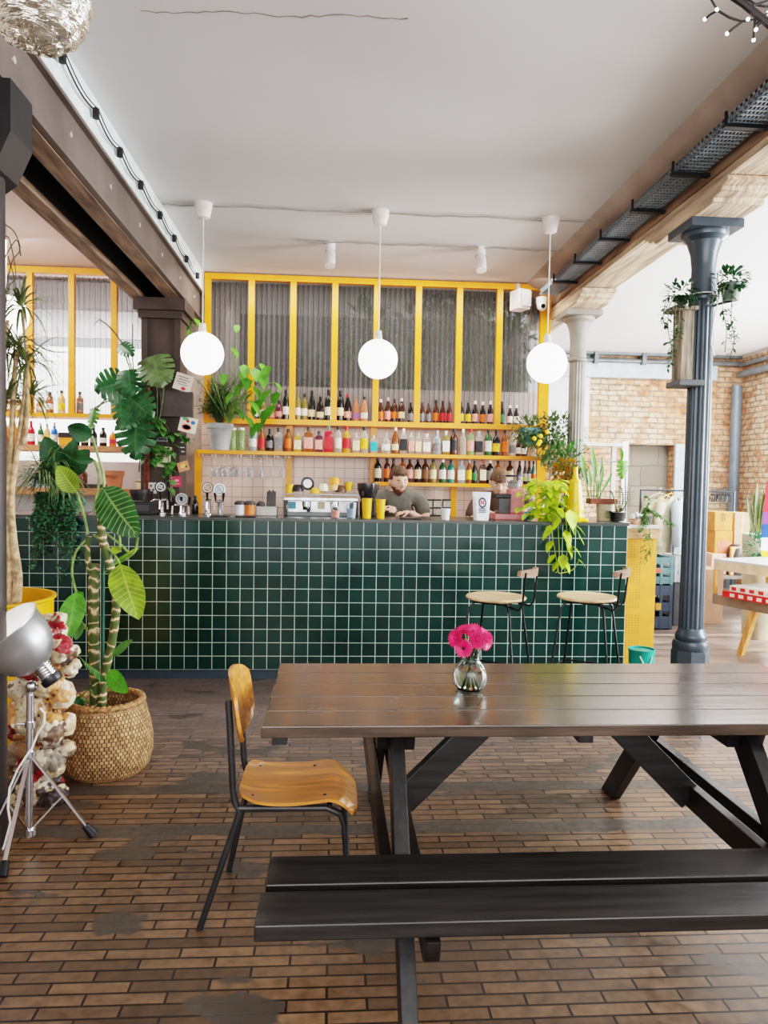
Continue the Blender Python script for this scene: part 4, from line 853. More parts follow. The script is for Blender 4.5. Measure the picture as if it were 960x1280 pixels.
SH = {'wine': ([(0.036, 0), (0.038, 0.01), (0.038, 0.19), (0.034, 0.215), (0.018, 0.245), (0.0145, 0.26), (0.0145, 0.30)], 0.30, 0, (0.06, 0.14), 0.0385),
      'burg': ([(0.039, 0), (0.041, 0.01), (0.041, 0.15), (0.036, 0.19), (0.022, 0.235), (0.0145, 0.265), (0.0145, 0.30)], 0.30, 0, (0.045, 0.115), 0.0415),
      'beer': ([(0.029, 0), (0.031, 0.008), (0.031, 0.13), (0.028, 0.155), (0.016, 0.19), (0.0125, 0.205), (0.0125, 0.245)], 0.245, 0, (0.035, 0.115), 0.0315),
      'spir': ([(0.038, 0), (0.040, 0.008), (0.040, 0.17), (0.034, 0.195), (0.016, 0.215), (0.0145, 0.26)], 0.26, 0, (0.045, 0.15), 0.0405),
      'squa': ([(0.036, 0), (0.039, 0.006), (0.039, 0.145), (0.034, 0.162), (0.015, 0.172), (0.015, 0.205)], 0.205, 0.75, (0.03, 0.125), 0.0396),
      'roun': ([(0.042, 0), (0.046, 0.01), (0.047, 0.10), (0.040, 0.14), (0.018, 0.16), (0.0145, 0.205)], 0.205, 0, (0.035, 0.10), 0.0475),
      'jar': ([(0.040, 0), (0.042, 0.006), (0.042, 0.15), (0.036, 0.165), (0.034, 0.185)], 0.185, 0, (0.04, 0.11), 0.0425)}
SN = {'wine': 'wine bottle', 'burg': 'round-shouldered wine bottle', 'beer': 'long-necked beer bottle', 'spir': 'tall spirit bottle', 'squa': 'square spirit bottle', 'roun': 'squat round bottle', 'jar': 'glass jar'}
def bottle(x, y, z, h, shape, gl, lab, cap, label, group, wf=1.0):
    prof, hh, sq, (l0, l1), lr = SH[shape]; s = h/hh
    t = thing('glass_jar' if shape == 'jar' else 'bottle', label, 'jar' if shape == 'jar' else 'bottle', (x, y, z+0.0005), R.uniform(-0.3, 0.3) if not sq else 0.0, group=group, local=True)
    t.scale = (max(s, 0.85)*wf, max(s, 0.85)*wf, s)
    shared('body', shape, lambda m_: m_.lathe(prof, n=16, capb=True, capt=True, sq=sq), GL[gl], t)
    if lab:
        lm = M('label_'+lab, LC[lab][1], 0.55, var=0.22, scale=55)
        shared('label', 'L'+shape, lambda m_: m_.lathe([(lr, l0), (lr, l1)], n=16, sq=sq), lm, t)
    if cap:
        cm = M('cap_'+cap, {'k': (24, 24, 26), 'r': (200, 40, 50), 'w': (230, 228, 220), 'y': (220, 170, 50), 'g': (40, 130, 80), 's': (170, 170, 172), 'b': (110, 70, 40)}[cap], 0.4)
        rc = prof[-1][0]+0.0022
        shared('cap', 'C'+shape, lambda m_: m_.lathe([(rc, hh-0.028 if shape != 'jar' else hh-0.012), (rc, hh+0.008), (0.001, hh+0.009)], n=14), cm, t)
    return t
def row(data, y, z, place, group, yb, zmax=9.0):
    data = sorted(data, key=lambda q: q[0]); xs_ = [P(q[0], yb(q[0]), y=y).x for q in data]
    for i, (px, top, shape, gl, lab, cap) in enumerate(data):
        p = P(px, yb(px), y=y); zc = (p-C0).dot(fw); h = min((yb(px)-top)/FPX*zc, (zmax-z)/1.05)
        gap = min([abs(xs_[i]-xs_[j]) for j in (i-1, i+1) if 0 <= j < len(xs_)]); rad = SH[shape][4]*(1.33 if SH[shape][2] else 1.0)/ (1.0 if not SH[shape][2] else 1.25); ws = max(h/SH[shape][1], 0.85); w = min(1.0, 0.49*gap/(rad*ws))
        ln = GN[gl]+' '+SN[shape]+((' with %s label' % LC[lab][0]) if lab else '')
        bottle(p.x, y, z, h, shape, gl, lab, cap, '%s, %s from the left %s' % (ln, ORD[i], place), group, w)
up_ = [(319, 505, 'wine', 'dk', 'w', 'k'), (329, 500, 'wine', 'ol', 'w', None), (339, 508, 'roun', 'pk', 'p', None), (348.5, 504, 'wine', 'pu', 'p', 'k'), (357, 491, 'wine', 'dk', 'w', 'k'),
   (372, 494, 'wine', 'ol', 'w', None), (380.5, 496, 'wine', 'ol', 'w', 'k'), (389.5, 492, 'burg', 'dk', 'c', 'k'), (400, 499, 'burg', 'bk', 'c', 'k'), (410.5, 491, 'wine', 'dk', 'w', 'k'),
   (425, 492, 'wine', 'bk', 'c', 'k'), (434.5, 496, 'burg', 'bk', 'p', 'r'), (445, 500, 'burg', 'pk', 'v', None), (455, 499, 'burg', 'pk', 'w', 'k'),
   (475.5, 502, 'beer', 'br', 'o', 'w'), (484.5, 500, 'beer', 'br', 'p', 's'), (492.5, 501, 'wine', 'br', 'o', None), (501.5, 501, 'wine', 'br', 'c', 'w'), (513, 505, 'beer', 'bk', 'g', None),
   (527, 505, 'beer', 'br', 'g', None), (535.5, 506, 'beer', 'br', 'g', None), (544.5, 503, 'beer', 'br', 'o', 'k'), (553, 503, 'beer', 'br', 'r', None), (561.5, 504, 'beer', 'br', 'r', None),
   (576, 504, 'beer', 'bk', 'y', None), (585, 505, 'beer', 'bk', 'y', None), (593.5, 504, 'beer', 'bk', 'p', 'w'), (603, 505, 'beer', 'bk', 'o', 'w'), (612.5, 504, 'beer', 'bk', 'p', 'w'),
   (627, 505, 'beer', 'bk', 'e', 'k'), (637, 509, 'beer', 'bk', 'w', 'w'), (645, 509, 'beer', 'bk', 'w', 'w')]
row(up_, 7.17, Zup, 'on the top shelf', 'bottles on the top yellow shelf', lambda x: 528+(x-350)*0.02)
mid_ = [(291, 536, 'jar', 'lg', None, 'w'), (301.5, 536, 'jar', 'lg', None, 'w'), (316, 538, 'jar', 'lb', 'w', 's'), (327, 537, 'spir', 'am', 'r', 'b'), (337, 537, 'roun', 'bk', 'g', 'k'), (348, 536, 'squa', 'cl', 'g', 'k'), (360, 537, 'spir', 'am', 'o', 'k'),
   (372, 541, 'squa', 'ye', 'c', None), (385.5, 535, 'squa', 'am', 'p', 'k'), (398.5, 540, 'squa', 'pu', 'p', 'k'), (410.5, 530, 'squa', 'rd', 'r', 'g'), (422.5, 529, 'spir', 'cl', 'w', 'k'), (433, 531, 'spir', 'ye', 'r', 'r'), (445, 541, 'squa', 'cl', 'c', None), (455, 529, 'spir', 'cl', 'y', 'k'), (467, 544, 'squa', 'lb', 't', None),
   (482, 542, 'roun', 'cl', 'w', 's'), (494, 530, 'burg', 'am', 'c', 'w'), (504, 537, 'squa', 'cl', 'k', 'w'), (514, 540, 'squa', 'cl', 'p', None), (522.5, 542, 'squa', 'cl', 'c', 's'), (533, 543, 'squa', 'cl', 'w', 'w'), (546, 539, 'roun', 'lb', 'g', 's'), (557, 540, 'squa', 'ol', 'w', 'w'), (567, 533, 'spir', 'br', 'k', 'k'), (578.5, 531, 'beer', 'cl', None, 'w'), (588, 531, 'spir', 'lg', 'p', 'r'), (598, 540, 'squa', 'cl', 'k', 's'), (610, 533, 'spir', 'gr', 'w', 'k'), (620, 536, 'roun', 'bk', 'y', 'k'), (631, 536, 'spir', 'am', 'o', 'k'), (640, 541, 'beer', 'cl', 'g', 's'), (648, 547, 'beer', 'br', 'w', 'k'), (655, 549, 'beer', 'br', 'w', 'k')]
row(mid_, 6.97, Zmid, 'on the middle shelf', 'bottles on the middle yellow shelf', lambda x: 564.5+(x-350)*0.02, Zup-0.052)
low_ = [(472, 574, 'spir', 'dk', 'c', 'k'), (483.5, 571, 'spir', 'br', 'o', 'k'), (491.5, 570, 'beer', 'br', 'r', 'k'), (503, 574, 'spir', 'am', 'c', 'k'), (512, 576, 'spir', 'br', 'p', 'k'), (522, 576, 'spir', 'bk', 'c', 'k'), (531.5, 573, 'spir', 'br', 'b', 'k'), (541, 575, 'spir', 'ol', 'c', 'k'), (553, 574, 'spir', 'gr', 'w', 'w'), (563.5, 577, 'spir', 'te', 'w', 'k'), (576, 578, 'squa', 'lb', 'w', 's'), (586, 577, 'spir', 'am', 'y', 's'), (593, 578, 'beer', 'dk', 'e', 'k'), (603, 577, 'squa', 'br', 'c', 'r'), (612, 575, 'spir', 'bk', 'g', 'w'),
   (622, 578, 'spir', 'am', 'p', 'k'), (637, 578, 'spir', 'br', 'c', 'k'), (649, 575, 'burg', 'dk', None, 'k'), (656, 576, 'beer', 'br', 'w', 'k'), (661, 575, 'beer', 'dk', 'w', 'k'), (666.5, 576, 'beer', 'te', 'o', 'k')]
row(low_, 6.97, Zlow, 'on the lowest shelf', 'bottles on the lowest yellow shelf', lambda x: 605.5+(x-590)*0.02, Zmid-0.037)
row([(50, 496, 'wine', 'ye', 'w', 's'), (62.5, 487, 'wine', 'am', 'w', 'k'), (77, 485, 'wine', 'ye', 'y', 'k'), (100, 486, 'wine', 'am', 'g', 'k'), (12, 492, 'wine', 'am', 'c', 'k'), (23, 494, 'wine', 'am', 'c', 'k')], 7.12, LZu, 'on the far left yellow shelf', 'bottles on the yellow shelf behind the dragon tree', lambda x: 513.5)
row([(9, 532, 'wine', 'or', 'o', 'w'), (19, 529, 'wine', 'or', 'o', 'w'), (29, 528, 'wine', 'or', 'r', 'w'), (39, 527, 'roun', 'rd', 'w', 'r'), (51, 529, 'roun', 'gr', 'w', 's'), (59, 530, 'wine', 'ye', 'y', 's'), (68, 528, 'roun', 'bl', 'w', 's'), (95, 534, 'wine', 'bk', 'g', 'k'), (106, 533, 'wine', 'bk', 'c', 'k'), (117, 533, 'wine', 'bk', 'g', 'k'), (129, 533, 'wine', 'bk', 'w', 'k'), (141, 537, 'wine', 'or', 'r', 'w')], 7.0, LZw, 'on the wooden wall shelf', 'bottles on the wooden shelf behind the monstera', lambda x: 556)
q = P(84, 556, y=7.0); t = thing('drinks_carton', 'black and amber carton standing among the small coloured bottles', 'carton', (q.x, 7.0, LZw)); mb = MB(); mb.box((q.x-0.06, 6.95, LZw+0.001), (q.x+0.06, 7.07, LZw+0.075)); mb.build('body', M('carton_amber', (206, 140, 40), 0.5), t, smooth=False); mb = MB(); mb.box((q.x-0.062, 6.948, LZw+0.075), (q.x+0.062, 7.072, LZw+0.12)); mb.build('lid', M('carton_black', (36, 30, 30), 0.5), t, smooth=False)

# ================================================================== HANGING WINE GLASSES
m_wg, n_, b_ = nt('thin_glass')
tr = n_.nodes.new('ShaderNodeBsdfTransparent'); tr.inputs[0].default_value = (0.93, 0.94, 0.95, 1); setin(b_, 'Base Color', (0.9, 0.92, 0.94, 1)); setin(b_, 'Roughness', 0.05); setin(b_, 'Metallic', 0.3)
lw = n_.nodes.new('ShaderNodeLayerWeight'); lw.inputs[0].default_value = 0.42; ms = n_.nodes.new('ShaderNodeMixShader'); n_.links.new(lw.outputs['Facing'], ms.inputs[0]); n_.links.new(tr.outputs[0], ms.inputs[1]); n_.links.new(b_.outputs[0], ms.inputs[2]); n_.links.new(ms.outputs[0], n_.nodes['Material Output'].inputs[0])
t = thing('glass_rack', 'wire rack for stemmed glasses under the middle yellow shelf', 'rack', (P(300, 575, y=6.9).x, 6.95, Zmid-0.06))
mb = MB()
for px in (252, 268, 284, 300, 316, 332, 346, 359):
    x = P(px, 574, y=6.9).x
    for dx in (-0.015, 0.015): mb.tube([(x+dx, 6.86, Zmid-0.036), (x+dx, 6.86, Zmid-0.058), (x+dx, 7.08, Zmid-0.058), (x+dx, 7.08, Zmid-0.036)], 0.0028, 6)
mb.build('wire', M('white_wire', (230, 228, 220), 0.4), t)
gk = [(268, 1), (281.5, 1), (296, 1), (311, 1), (326, 0), (339, 0), (353, 0), (274, 1), (290, 1)]
for i, (px, kind) in enumerate(sorted(gk)):
    x = P(px, 580, y=6.93).x; z = Zmid-0.054; yy = 6.93 if px not in (274, 290) else 7.02
    t = thing('wine_glass' if kind else 'champagne_flute', ('wide-bowled wine glass' if kind else 'slim champagne flute')+' hanging upside down, %s from the left under the shelf' % ORD[i], 'glass', (x, yy, z), group='stemmed glasses hanging under the yellow shelf', local=True)
    if kind: pr = [(0.033, 0), (0.006, -0.004), (0.0035, -0.02), (0.0035, -0.085), (0.02, -0.10), (0.042, -0.125), (0.045, -0.15), (0.038, -0.19), (0.037, -0.19), (0.043, -0.15), (0.04, -0.127), (0.001, -0.10)]
    else: pr = [(0.030, 0), (0.006, -0.004), (0.0035, -0.02), (0.0035, -0.075), (0.012, -0.09), (0.024, -0.14), (0.027, -0.185), (0.026, -0.185), (0.022, -0.14), (0.001, -0.09)]
    shared('glass', 'wg%d' % kind, lambda m_: m_.lathe(pr, n=18), m_wg, t)

# ================================================================== THINGS ON THE BAR
def OC(px, py=643, y=5.75): return P(px, py, y=y).x
# yellow tumblers, clear tumblers, white cup
for i, (px, y, w_, h_, col, nm, lab) in enumerate(((458.5, 5.6, 13, 25, 'ye', 'tumbler', 'yellow plastic tumbler beside the coffee grinder'), (475.5, 5.6, 12, 24, 'ye', 'tumbler', 'yellow plastic tumbler next to the bartender in grey'), (419, 5.55, 13, 16, 'cl', 'tumbler', 'clear tumbler with pinkish drink in front of the coffee machine'), (439, 5.55, 13, 20, 'cl', 'tumbler', 'taller clear tumbler at the end of the coffee machine'), (557, 5.56, 12, 14, 'wh', 'paper_cup', 'small white paper cup on the bar beside the black tins'))):
    x = OC(px, y=y); zc = y*1.0; r = w_/FPX*zc/2; h = h_/FPX*zc
    t = thing(nm, lab, 'cup', (x, y, ZC))
    m_ = {'ye': M('tumbler_yellow', (238, 178, 24), 0.3), 'cl': m_wg, 'wh': M('cup_white', (225, 225, 225), 0.5)}[col]
    mb = MB(); mb.lathe([(r*0.8, 0.001), (r, h), (r-0.003, h), (r*0.8-0.003, 0.006), (0.001, 0.006)], (x, y, ZC), 20, capb=True); mb.build('body', m_, t)
    if col == 'cl':
        mb = MB(); mb.lathe([(0.001, 0.007), (r*0.78, 0.007), (r*0.9, h*0.6), (0.001, h*0.6)], (x, y, ZC), 16); mb.build('drink', M('drink_%d' % i, (226, 150, 130) if px == 419 else (150, 180, 200), 0.2), t)
    if col == 'ye':
        mb = MB(); mb.lathe([(r+0.002, h-0.004), (r+0.002, h), (r-0.004, h)], (x, y, ZC), 20); mb.build('rim', M('tumbler_rim', (246, 200, 60), 0.3), t)
# espresso machine
cx0, cx1 = OC(357, y=6.0), OC(446, y=6.0); zt = P(400, 618, y=6.0).z; Y0, Y1 = 5.82, 6.04
t = thing('espresso_machine', 'chrome two-group espresso machine with a cup rail on top', 'coffee machine', ((cx0+cx1)/2, 5.93, ZC))
m_st = M('stainless', (176, 178, 180), 0.25, 0.8, var=0.2, scale=14); m_bkp = M('black_plastic', (26, 26, 28), 0.4)
mb = MB(); mb.box((cx0, Y0+0.09, ZC+0.02), (cx1, Y1, zt-0.03)); mb.build('body', m_st, t, smooth=False, bevel=0.006)
mb = MB(); mb.box((cx0-0.005, Y0, zt-0.05), (cx1+0.005, Y1, zt-0.02)); mb.build('top_tray', m_st, t, smooth=False, bevel=0.005)
mb = MB(); mb.tube([(cx0, Y1, zt+0.002), (cx0, Y0, zt+0.002), (cx1, Y0, zt+0.002), (cx1, Y1, zt+0.002)], 0.006, 8)
for x in (cx0, (cx0+cx1)/2, cx1): mb.cyl((x, Y0, zt-0.03), (x, Y0, zt+0.002), 0.004, n=8)
mb.build('cup_rail', m_chrome, t)
for xx in (cx0, cx1-0.02): mb = MB(); mb.box((xx-0.004, Y0+0.0, ZC+0.001), (xx+0.024, Y1, zt-0.04)); mb.build('side_panel', m_bkp, t, smooth=False, bevel=0.004)
mb = MB(); mb.box((cx0+0.02, Y0+0.01, ZC+0.002), (cx1-0.02, Y0+0.13, ZC+0.03)); mb.build('drip_tray', M('tray_grey', (90, 92, 94), 0.35, 0.6), t, smooth=False)
for fx in (0.3, 0.68):
    x = cx0+(cx1-cx0)*fx; zg = zt-0.075; mb = MB(); mb.cyl((x, Y0+0.05, zg+0.02), (x, Y0+0.05, zg-0.02), 0.034, n=18); g = mb.build('group_head', m_chrome, t)
    mb = MB(); mb.cyl((x, Y0+0.05, zg-0.02), (x, Y0+0.05, zg-0.045), 0.03, n=16); mb.cyl((x, Y0+0.03, zg-0.03), (x+0.02, Y0-0.09, zg-0.045), 0.011, 0.014, 10); mb.build('portafilter', m_bkp, g)
for fx, cc in ((0.1, (60, 150, 176)), (0.5, (222, 206, 150)), (0.9, (60, 120, 150))):
    x = cx0+(cx1-cx0)*fx; mb = MB(); mb.box((x-0.028, Y0+0.08, zt-0.115), (x+0.028, Y0+0.092, zt-0.06)); mb.build('gauge_panel', M('panel_%d' % cc[0]+str(cc[1]), cc, 0.35), t, smooth=False)
for fx in (0.04, 0.96): x = cx0+(cx1-cx0)*fx; mb = MB(); mb.tube([(x, Y0+0.06, zt-0.07), (x, Y0-0.02, zt-0.08), (x, Y0-0.03, ZC+0.05)], 0.005, 8); mb.build('steam_wand', m_chrome, t)
# cups and saucers piled on the machine
for i, (px, py, kind, c, lab) in enumerate(((372, 609, 'cup', (38, 36, 38), 'black coffee cup upside down at the end of the espresso machine'), (384, 608, 'saucerv', (36, 34, 36), 'black and white saucer standing on edge on the espresso machine'), (394, 613, 'cup', (226, 170, 70), 'mustard coffee cup low on the espresso machine'), (405, 614, 'saucer', (230, 176, 80), 'mustard saucer on the espresso machine'), (405, 608, 'cup', (232, 222, 200), 'cream cup on a saucer in the middle of the espresso machine'),
        (417, 607, 'cup', (210, 170, 120), 'speckled tan cup piled on the espresso machine'), (418, 600, 'cup', (226, 150, 60), 'orange cup at the top of the pile on the machine'), (426, 610, 'cup', (90, 66, 50), 'brown cup beside the tall mustard cup'), (436, 608, 'tall', (226, 168, 50), 'tall mustard cup at the grinder end of the espresso machine'), (362, 611, 'tall', (228, 176, 60), 'small mustard beaker at the tile side of the espresso machine'))):
    q = P(px, py, y=5.93); t = thing('saucer' if 'saucer' in kind else 'coffee_cup', lab, 'saucer' if 'saucer' in kind else 'cup', q, group='cups piled on the espresso machine'); mm = M('cup_%d_%d' % (c[0], c[1]), c, 0.35)
    zb = max(zt-0.018, q.z-0.035)
    mb = MB()
    if kind == 'cup': mb.lathe([(0.045, 0.0), (0.043, 0.03), (0.028, 0.055), (0.001, 0.058)], (q.x, q.y, zb), 18, capb=True); mb.tube([(q.x+0.04+0.016*math.sin(PI*j/6), q.y, zb+0.012+0.032*j/6) for j in range(7)], 0.004, 6)
    elif kind == 'saucer': mb.lathe([(0.03, 0), (0.065, 0.012), (0.062, 0.014), (0.001, 0.004)], (q.x, q.y, zb), 20, capb=True)
    elif kind == 'saucerv': mb.lathe([(0.03, 0), (0.055, 0.012), (0.052, 0.014), (0.001, 0.004)], (q.x, q.y, zb+0.055), 20, axis=axis_to((0.3, -1, 0.25)), capb=True)
    else: mb.lathe([(0.03, 0.0), (0.036, 0.07), (0.033, 0.07), (0.028, 0.006), (0.001, 0.006)], (q.x, q.y, zb), 18, capb=True)
    mb.build('body', mm, t)
    if kind == 'saucerv': mb = MB(); A_ = axis_to((0.3, -1, 0.25)); mb.lathe([(0.001, 0.013), (0.036, 0.0135)], (q.x, q.y, zb+0.055), 20, axis=A_); mb.build('inner_ring', M('cup_white', (225, 225, 225), 0.5), t)
# coffee grinder
x = OC(458, y=6.0); z1 = P(453, 604, y=5.98).z
t = thing('coffee_grinder', 'black coffee grinder with dark hopper beside the espresso machine', 'coffee grinder', (x, 5.93, ZC))
mb = MB(); mb.box((x-0.055, 5.86, ZC), (x+0.065, 6.0, z1-0.14)); mb.build('body', m_bkp, t, smooth=False, bevel=0.01)
mb = MB(); mb.lathe([(0.05, 0), (0.085, 0.09), (0.085, 0.14), (0.07, 0.145), (0.001, 0.145)], (x+0.005, 5.93, z1-0.14), 22, capb=True); mb.build('hopper', M('hopper_smoke', (40, 38, 40), 0.2, coat=0.4), t)
mb = MB(); mb.cyl((x, 5.855, ZC+0.11), (x, 5.80, ZC+0.09), 0.012, n=10); mb.build('spout', m_chrome, t)
# beer tap towers
def tap(px, pt, lab, badge, y=5.75, handles=2):
    x = OC(px, y=y); zt_ = P(px, pt, y=y).z
    t = thing('beer_tap', lab, 'beer tap', (x, y, ZC)); 
    mb = MB(); mb.lathe([(0.035, 0), (0.035, 0.012), (0.018, 0.02), (0.018, (zt_-ZC)*0.45), (0.022, (zt_-ZC)*0.5), (0.001, (zt_-ZC)*0.52)], (x, y, ZC), 18); mb.build('column', m_chrome, t)
    zz = ZC+(zt_-ZC)*0.42
    for k in range(handles):
        dx = (k-(handles-1)/2)*0.05
        mb = MB(); mb.tube([(x, y, zz), (x+dx, y-0.03, zz+0.01), (x+dx*1.2, y-0.07, zz), (x+dx*1.25, y-0.08, zz-0.06)], 0.008, 8); mb.build('spout', m_chrome, t)
        mb = MB(); mb.cyl((x+dx*1.1, y-0.03, zz+0.01), (x+dx*1.3, y-0.045, zz+0.075), 0.006, 0.011, 10); mb.build('handle', m_bkp, t)
    c1, c2 = badge; zb = zt_-0.035; A_ = axis_to((0.15, -1, 0.1))
    mb = MB(); mb.lathe([(0.001, 0), (0.045, 0), (0.045, 0.012), (0.001, 0.013)], (x, y-0.03, zb), 24, axis=A_); bd = mb.build('badge', M('badge_%d_%d' % c1[:2], c1, 0.4), t)
    mb = MB(); mb.lathe([(0.028, 0.0135), (0.034, 0.0140)], (x, y-0.03, zb), 24, axis=A_)
    for j in (-1, 0, 1): q = V(x, y-0.046, zb+0.012*j+0.003); mb.box((q.x-0.02, q.y, q.z-0.002), (q.x+0.02, q.y+0.001, q.z+0.003), rot=Ry(0.35))
    mb.build('emblem', M('badge_%d_%d' % c2[:2], c2, 0.4), bd, smooth=False)
tap(202, 603, 'beer tap with a round black badge in front of the dark pillar', ((24, 24, 26), (230, 230, 226)), handles=3)
tap(260, 604, 'beer tap with a round brown badge by the yellow post', ((120, 96, 84), (220, 200, 180)), handles=1)
tap(275, 606, 'beer tap with a round white and teal striped badge', ((222, 226, 222), (60, 104, 120)))
tap(228, 618, 'low chrome beer tap without handles beside the dark pillar', ((176, 178, 180), (90, 92, 94)), handles=3)
# bottle standing by the pillar
q = OC(244, y=5.9); bottle(q, 5.9, ZC, 0.14, 'beer', 'bk', None, 'k', 'small black bottle standing between the beer taps on the bar', 'small bottle by the taps')
# drip mats
for px0, px1, lab in ((265, 287, 'black rubber mat under the striped beer tap'), (296, 320, 'black rubber mat under the sugar pots'), (500, 525, 'small black serving tray in front of the bartender in grey')):
    mb = MB(); mb.box((OC(px0, y=5.6), 5.50, ZC+0.0005), (OC(px1, y=5.6), 5.66, ZC+0.008)); tag(mb.build('bar_mat' if px0 < 400 else 'serving_tray', m_bkp, smooth=False, bevel=0.003), lab, 'mat' if px0 < 400 else 'tray')
# round tins on the bar
for px, cc, lab in ((300, (228, 232, 236), 'white round canister with a dark lid near the beer taps'), (312, (214, 120, 60), 'orange and white canister next to the white one')):
    x = OC(px, y=5.72); t = thing('canister', lab, 'canister', (x, 5.72, ZC)); mb = MB(); mb.lathe([(0.04, 0.009), (0.042, 0.09), (0.001, 0.091)], (x, 5.72, ZC), 20, capb=True); mb.build('body', M('can_%d' % cc[1], cc, 0.4), t); mb = MB(); mb.lathe([(0.044, 0.085), (0.044, 0.10), (0.03, 0.115), (0.001, 0.116)], (x, 5.72, ZC), 20); mb.build('lid', M('lid_dark', (60, 56, 56), 0.4), t)
# straw and cutlery holder
x = OC(337, y=5.8); t = thing('utensil_holder', 'grey metal holder with tall black utensils in front of the pink tiles', 'holder', (x, 5.8, ZC))
mb = MB(); mb.box((x-0.10, 5.75, ZC), (x+0.06, 5.86, ZC+0.075)); mb.build('box', M('holder_grey', (150, 146, 142), 0.35, 0.5), t, smooth=False, bevel=0.004)
for k in range(5): mb = MB(); mb.bar((x-0.02+0.015*k, 5.80, ZC+0.05), (x-0.015+0.014*k, 5.80, ZC+0.19+0.01*(k % 2)), 0.012, 0.02, (0, 1, 0)); mb.build('utensil', m_bkp, t, smooth=False)
mb = MB(); mb.ell((x-0.07, 5.80, ZC+0.085), (0.035, 0.03, 0.03), 12, 8); mb.build('knob', M('lid_dark', (60, 56, 56), 0.4), t)
# three black and cream tins behind the bar
for k, px in enumerate((535, 546, 558)):
    x = P(px, 640, y=6.6).x; zb = P(px, 648, y=6.6).z
    t = thing('coffee_tin', 'black and cream square tea tin, %s of three by the bartender in grey' % ORD[k], 'tin', (x, 6.6, ZC-0.08)); za = P(px, 624, y=6.6).z
    for lv in range(3): hh_ = (za-ZC+0.08)/3; mb = MB(); mb.box((x-0.034, 6.57, ZC-0.08+lv*hh_), (x+0.034, 6.63, ZC-0.08+(lv+0.78)*hh_)); mb.build('label_panel', M('tin_cream', (214, 204, 188), 0.5, var=0.3, scale=60), t, smooth=False)
    mb = MB(); mb.box((x-0.036, 6.575, ZC-0.08), (x+0.036, 6.635, za)); mb.build('body', m_bkp, t, smooth=False)
mb = MB(); mb.box((-1.2, 6.55, ZC-0.14), (2.0, 7.3, ZC-0.081)); o = mb.build('back_counter', M('back_counter_steel', (120, 118, 114), 0.35, 0.5), smooth=False)
mb2 = MB(); mb2.box((-1.2, 6.58, 0.0), (2.0, 7.28, ZC-0.141)); b2 = mb2.build('cabinet', M('back_cabinet', (60, 60, 60), 0.6), o, smooth=False); tag(o, 'steel-topped work counter along the pink tiled wall behind the bar', 'counter')
# pink grinder-juicer
x0, x1 = OC(617, y=5.75), OC(654, y=5.75); zp = P(640, 611, y=5.75).z; ztp = P(640, 595, y=5.75).z
m_pk = M('machine_pink', (214, 132, 132), 0.35, coat=0.3)
t = thing('pink_coffee_grinder', 'pink countertop grinder with a clear hopper and black lid', 'grinder', ((x0+x1)/2, 5.78, ZC))
mb = MB(); mb.box((x0-0.005, 5.66, ZC), (x1+0.012, 5.9, ZC+0.045)); mb.build('base', m_pk, t, smooth=False, bevel=0.006)
xm = P(644, 625, y=5.78).x; mb = MB(); mb.box((xm-0.055, 5.72, ZC+0.045), (xm+0.06, 5.88, zp)); mb.build('body', m_pk, t, smooth=False, bevel=0.012)
mb = MB(); mb.box((xm-0.15, 5.70, ZC+0.045), (xm-0.056, 5.84, ZC+0.17)); mb.build('dosing_chamber', M('smoke_chamber', (58, 54, 52), 0.2), t, smooth=False, bevel=0.005)
mb = MB(); mb.box((xm-0.17, 5.69, ZC+0.172), (xm-0.056, 5.86, ZC+0.20)); mb.build('bracket', m_bkp, t, smooth=False)
mb = MB(); mb.lathe([(0.04, 0), (0.062, 0.02), (0.066, ztp-zp-0.006)], (xm-0.01, 5.79, zp), 24); mb.build('hopper', m_wg, t)
mb = MB(); mb.lathe([(0.001, 0.005), (0.04, 0.005), (0.055, (ztp-zp)*0.6), (0.001, (ztp-zp)*0.62)], (xm-0.01, 5.79, zp), 20); mb.build('beans', M('hopper_grey', (150, 148, 146), 0.6, var=0.4, scale=60), t)
mb = MB(); mb.lathe([(0.069, 0), (0.069, 0.014), (0.001, 0.016)], (xm-0.01, 5.79, ztp-0.006), 24, capb=True); mb.box((xm-0.19, 5.78, ztp-0.002), (xm-0.07, 5.80, ztp+0.004)); mb.build('lid', m_bkp, t)
# white coffee bag with blue emblem
x0, x1 = OC(592, y=5.6), OC(611, y=5.6); zt_ = P(600, 615, y=5.6).z; xc = (x0+x1)/2; hw = (x1-x0)/2
t = thing('coffee_bag', 'white stand-up coffee bag with a dark blue emblem on the bar', 'bag', (xc, 5.6, ZC))
mb = MB(); vs = []; fs = []; nz = 8
for k in range(nz+1):
    f = k/nz; z = ZC+(zt_-ZC)*f; w_ = hw*(1.0+0.22*f); d = 0.038*(1-f)**0.7+0.002
    vs += [V(xc-w_, 5.6, z), V(xc-w_*0.7, 5.6-d, z), V(xc+w_*0.7, 5.6-d, z), V(xc+w_, 5.6, z), V(xc+w_*0.7, 5.6+d, z), V(xc-w_*0.7, 5.6+d, z)]
for k in range(nz): fs += [(6*k+j, 6*k+(j+1) % 6, 6*k+6+(j+1) % 6, 6*k+6+j) for j in range(6)]
fs += [tuple(range(5, -1, -1)), tuple(6*nz+j for j in range(6))]
mb.add(vs, fs); mb.build('pouch', M('bag_white', (232, 232, 234), 0.4), t)
m_navy = M('navy_print', (40, 48, 92), 0.4); m_redp = M('red_print', (196, 70, 80), 0.4)
def onbag(u, f, off=0.0): z = ZC+(zt_-ZC)*f; d = 0.038*(1-f)**0.7+0.003+off; return V(xc+hw*u, 5.6-d, z)
mb = MB(); pl = []
for j in range(24): a = 2*PI*j/24; pl.append((0.05+0.52*math.cos(a)*(1+0.0), 0.62+0.19*math.sin(a)))
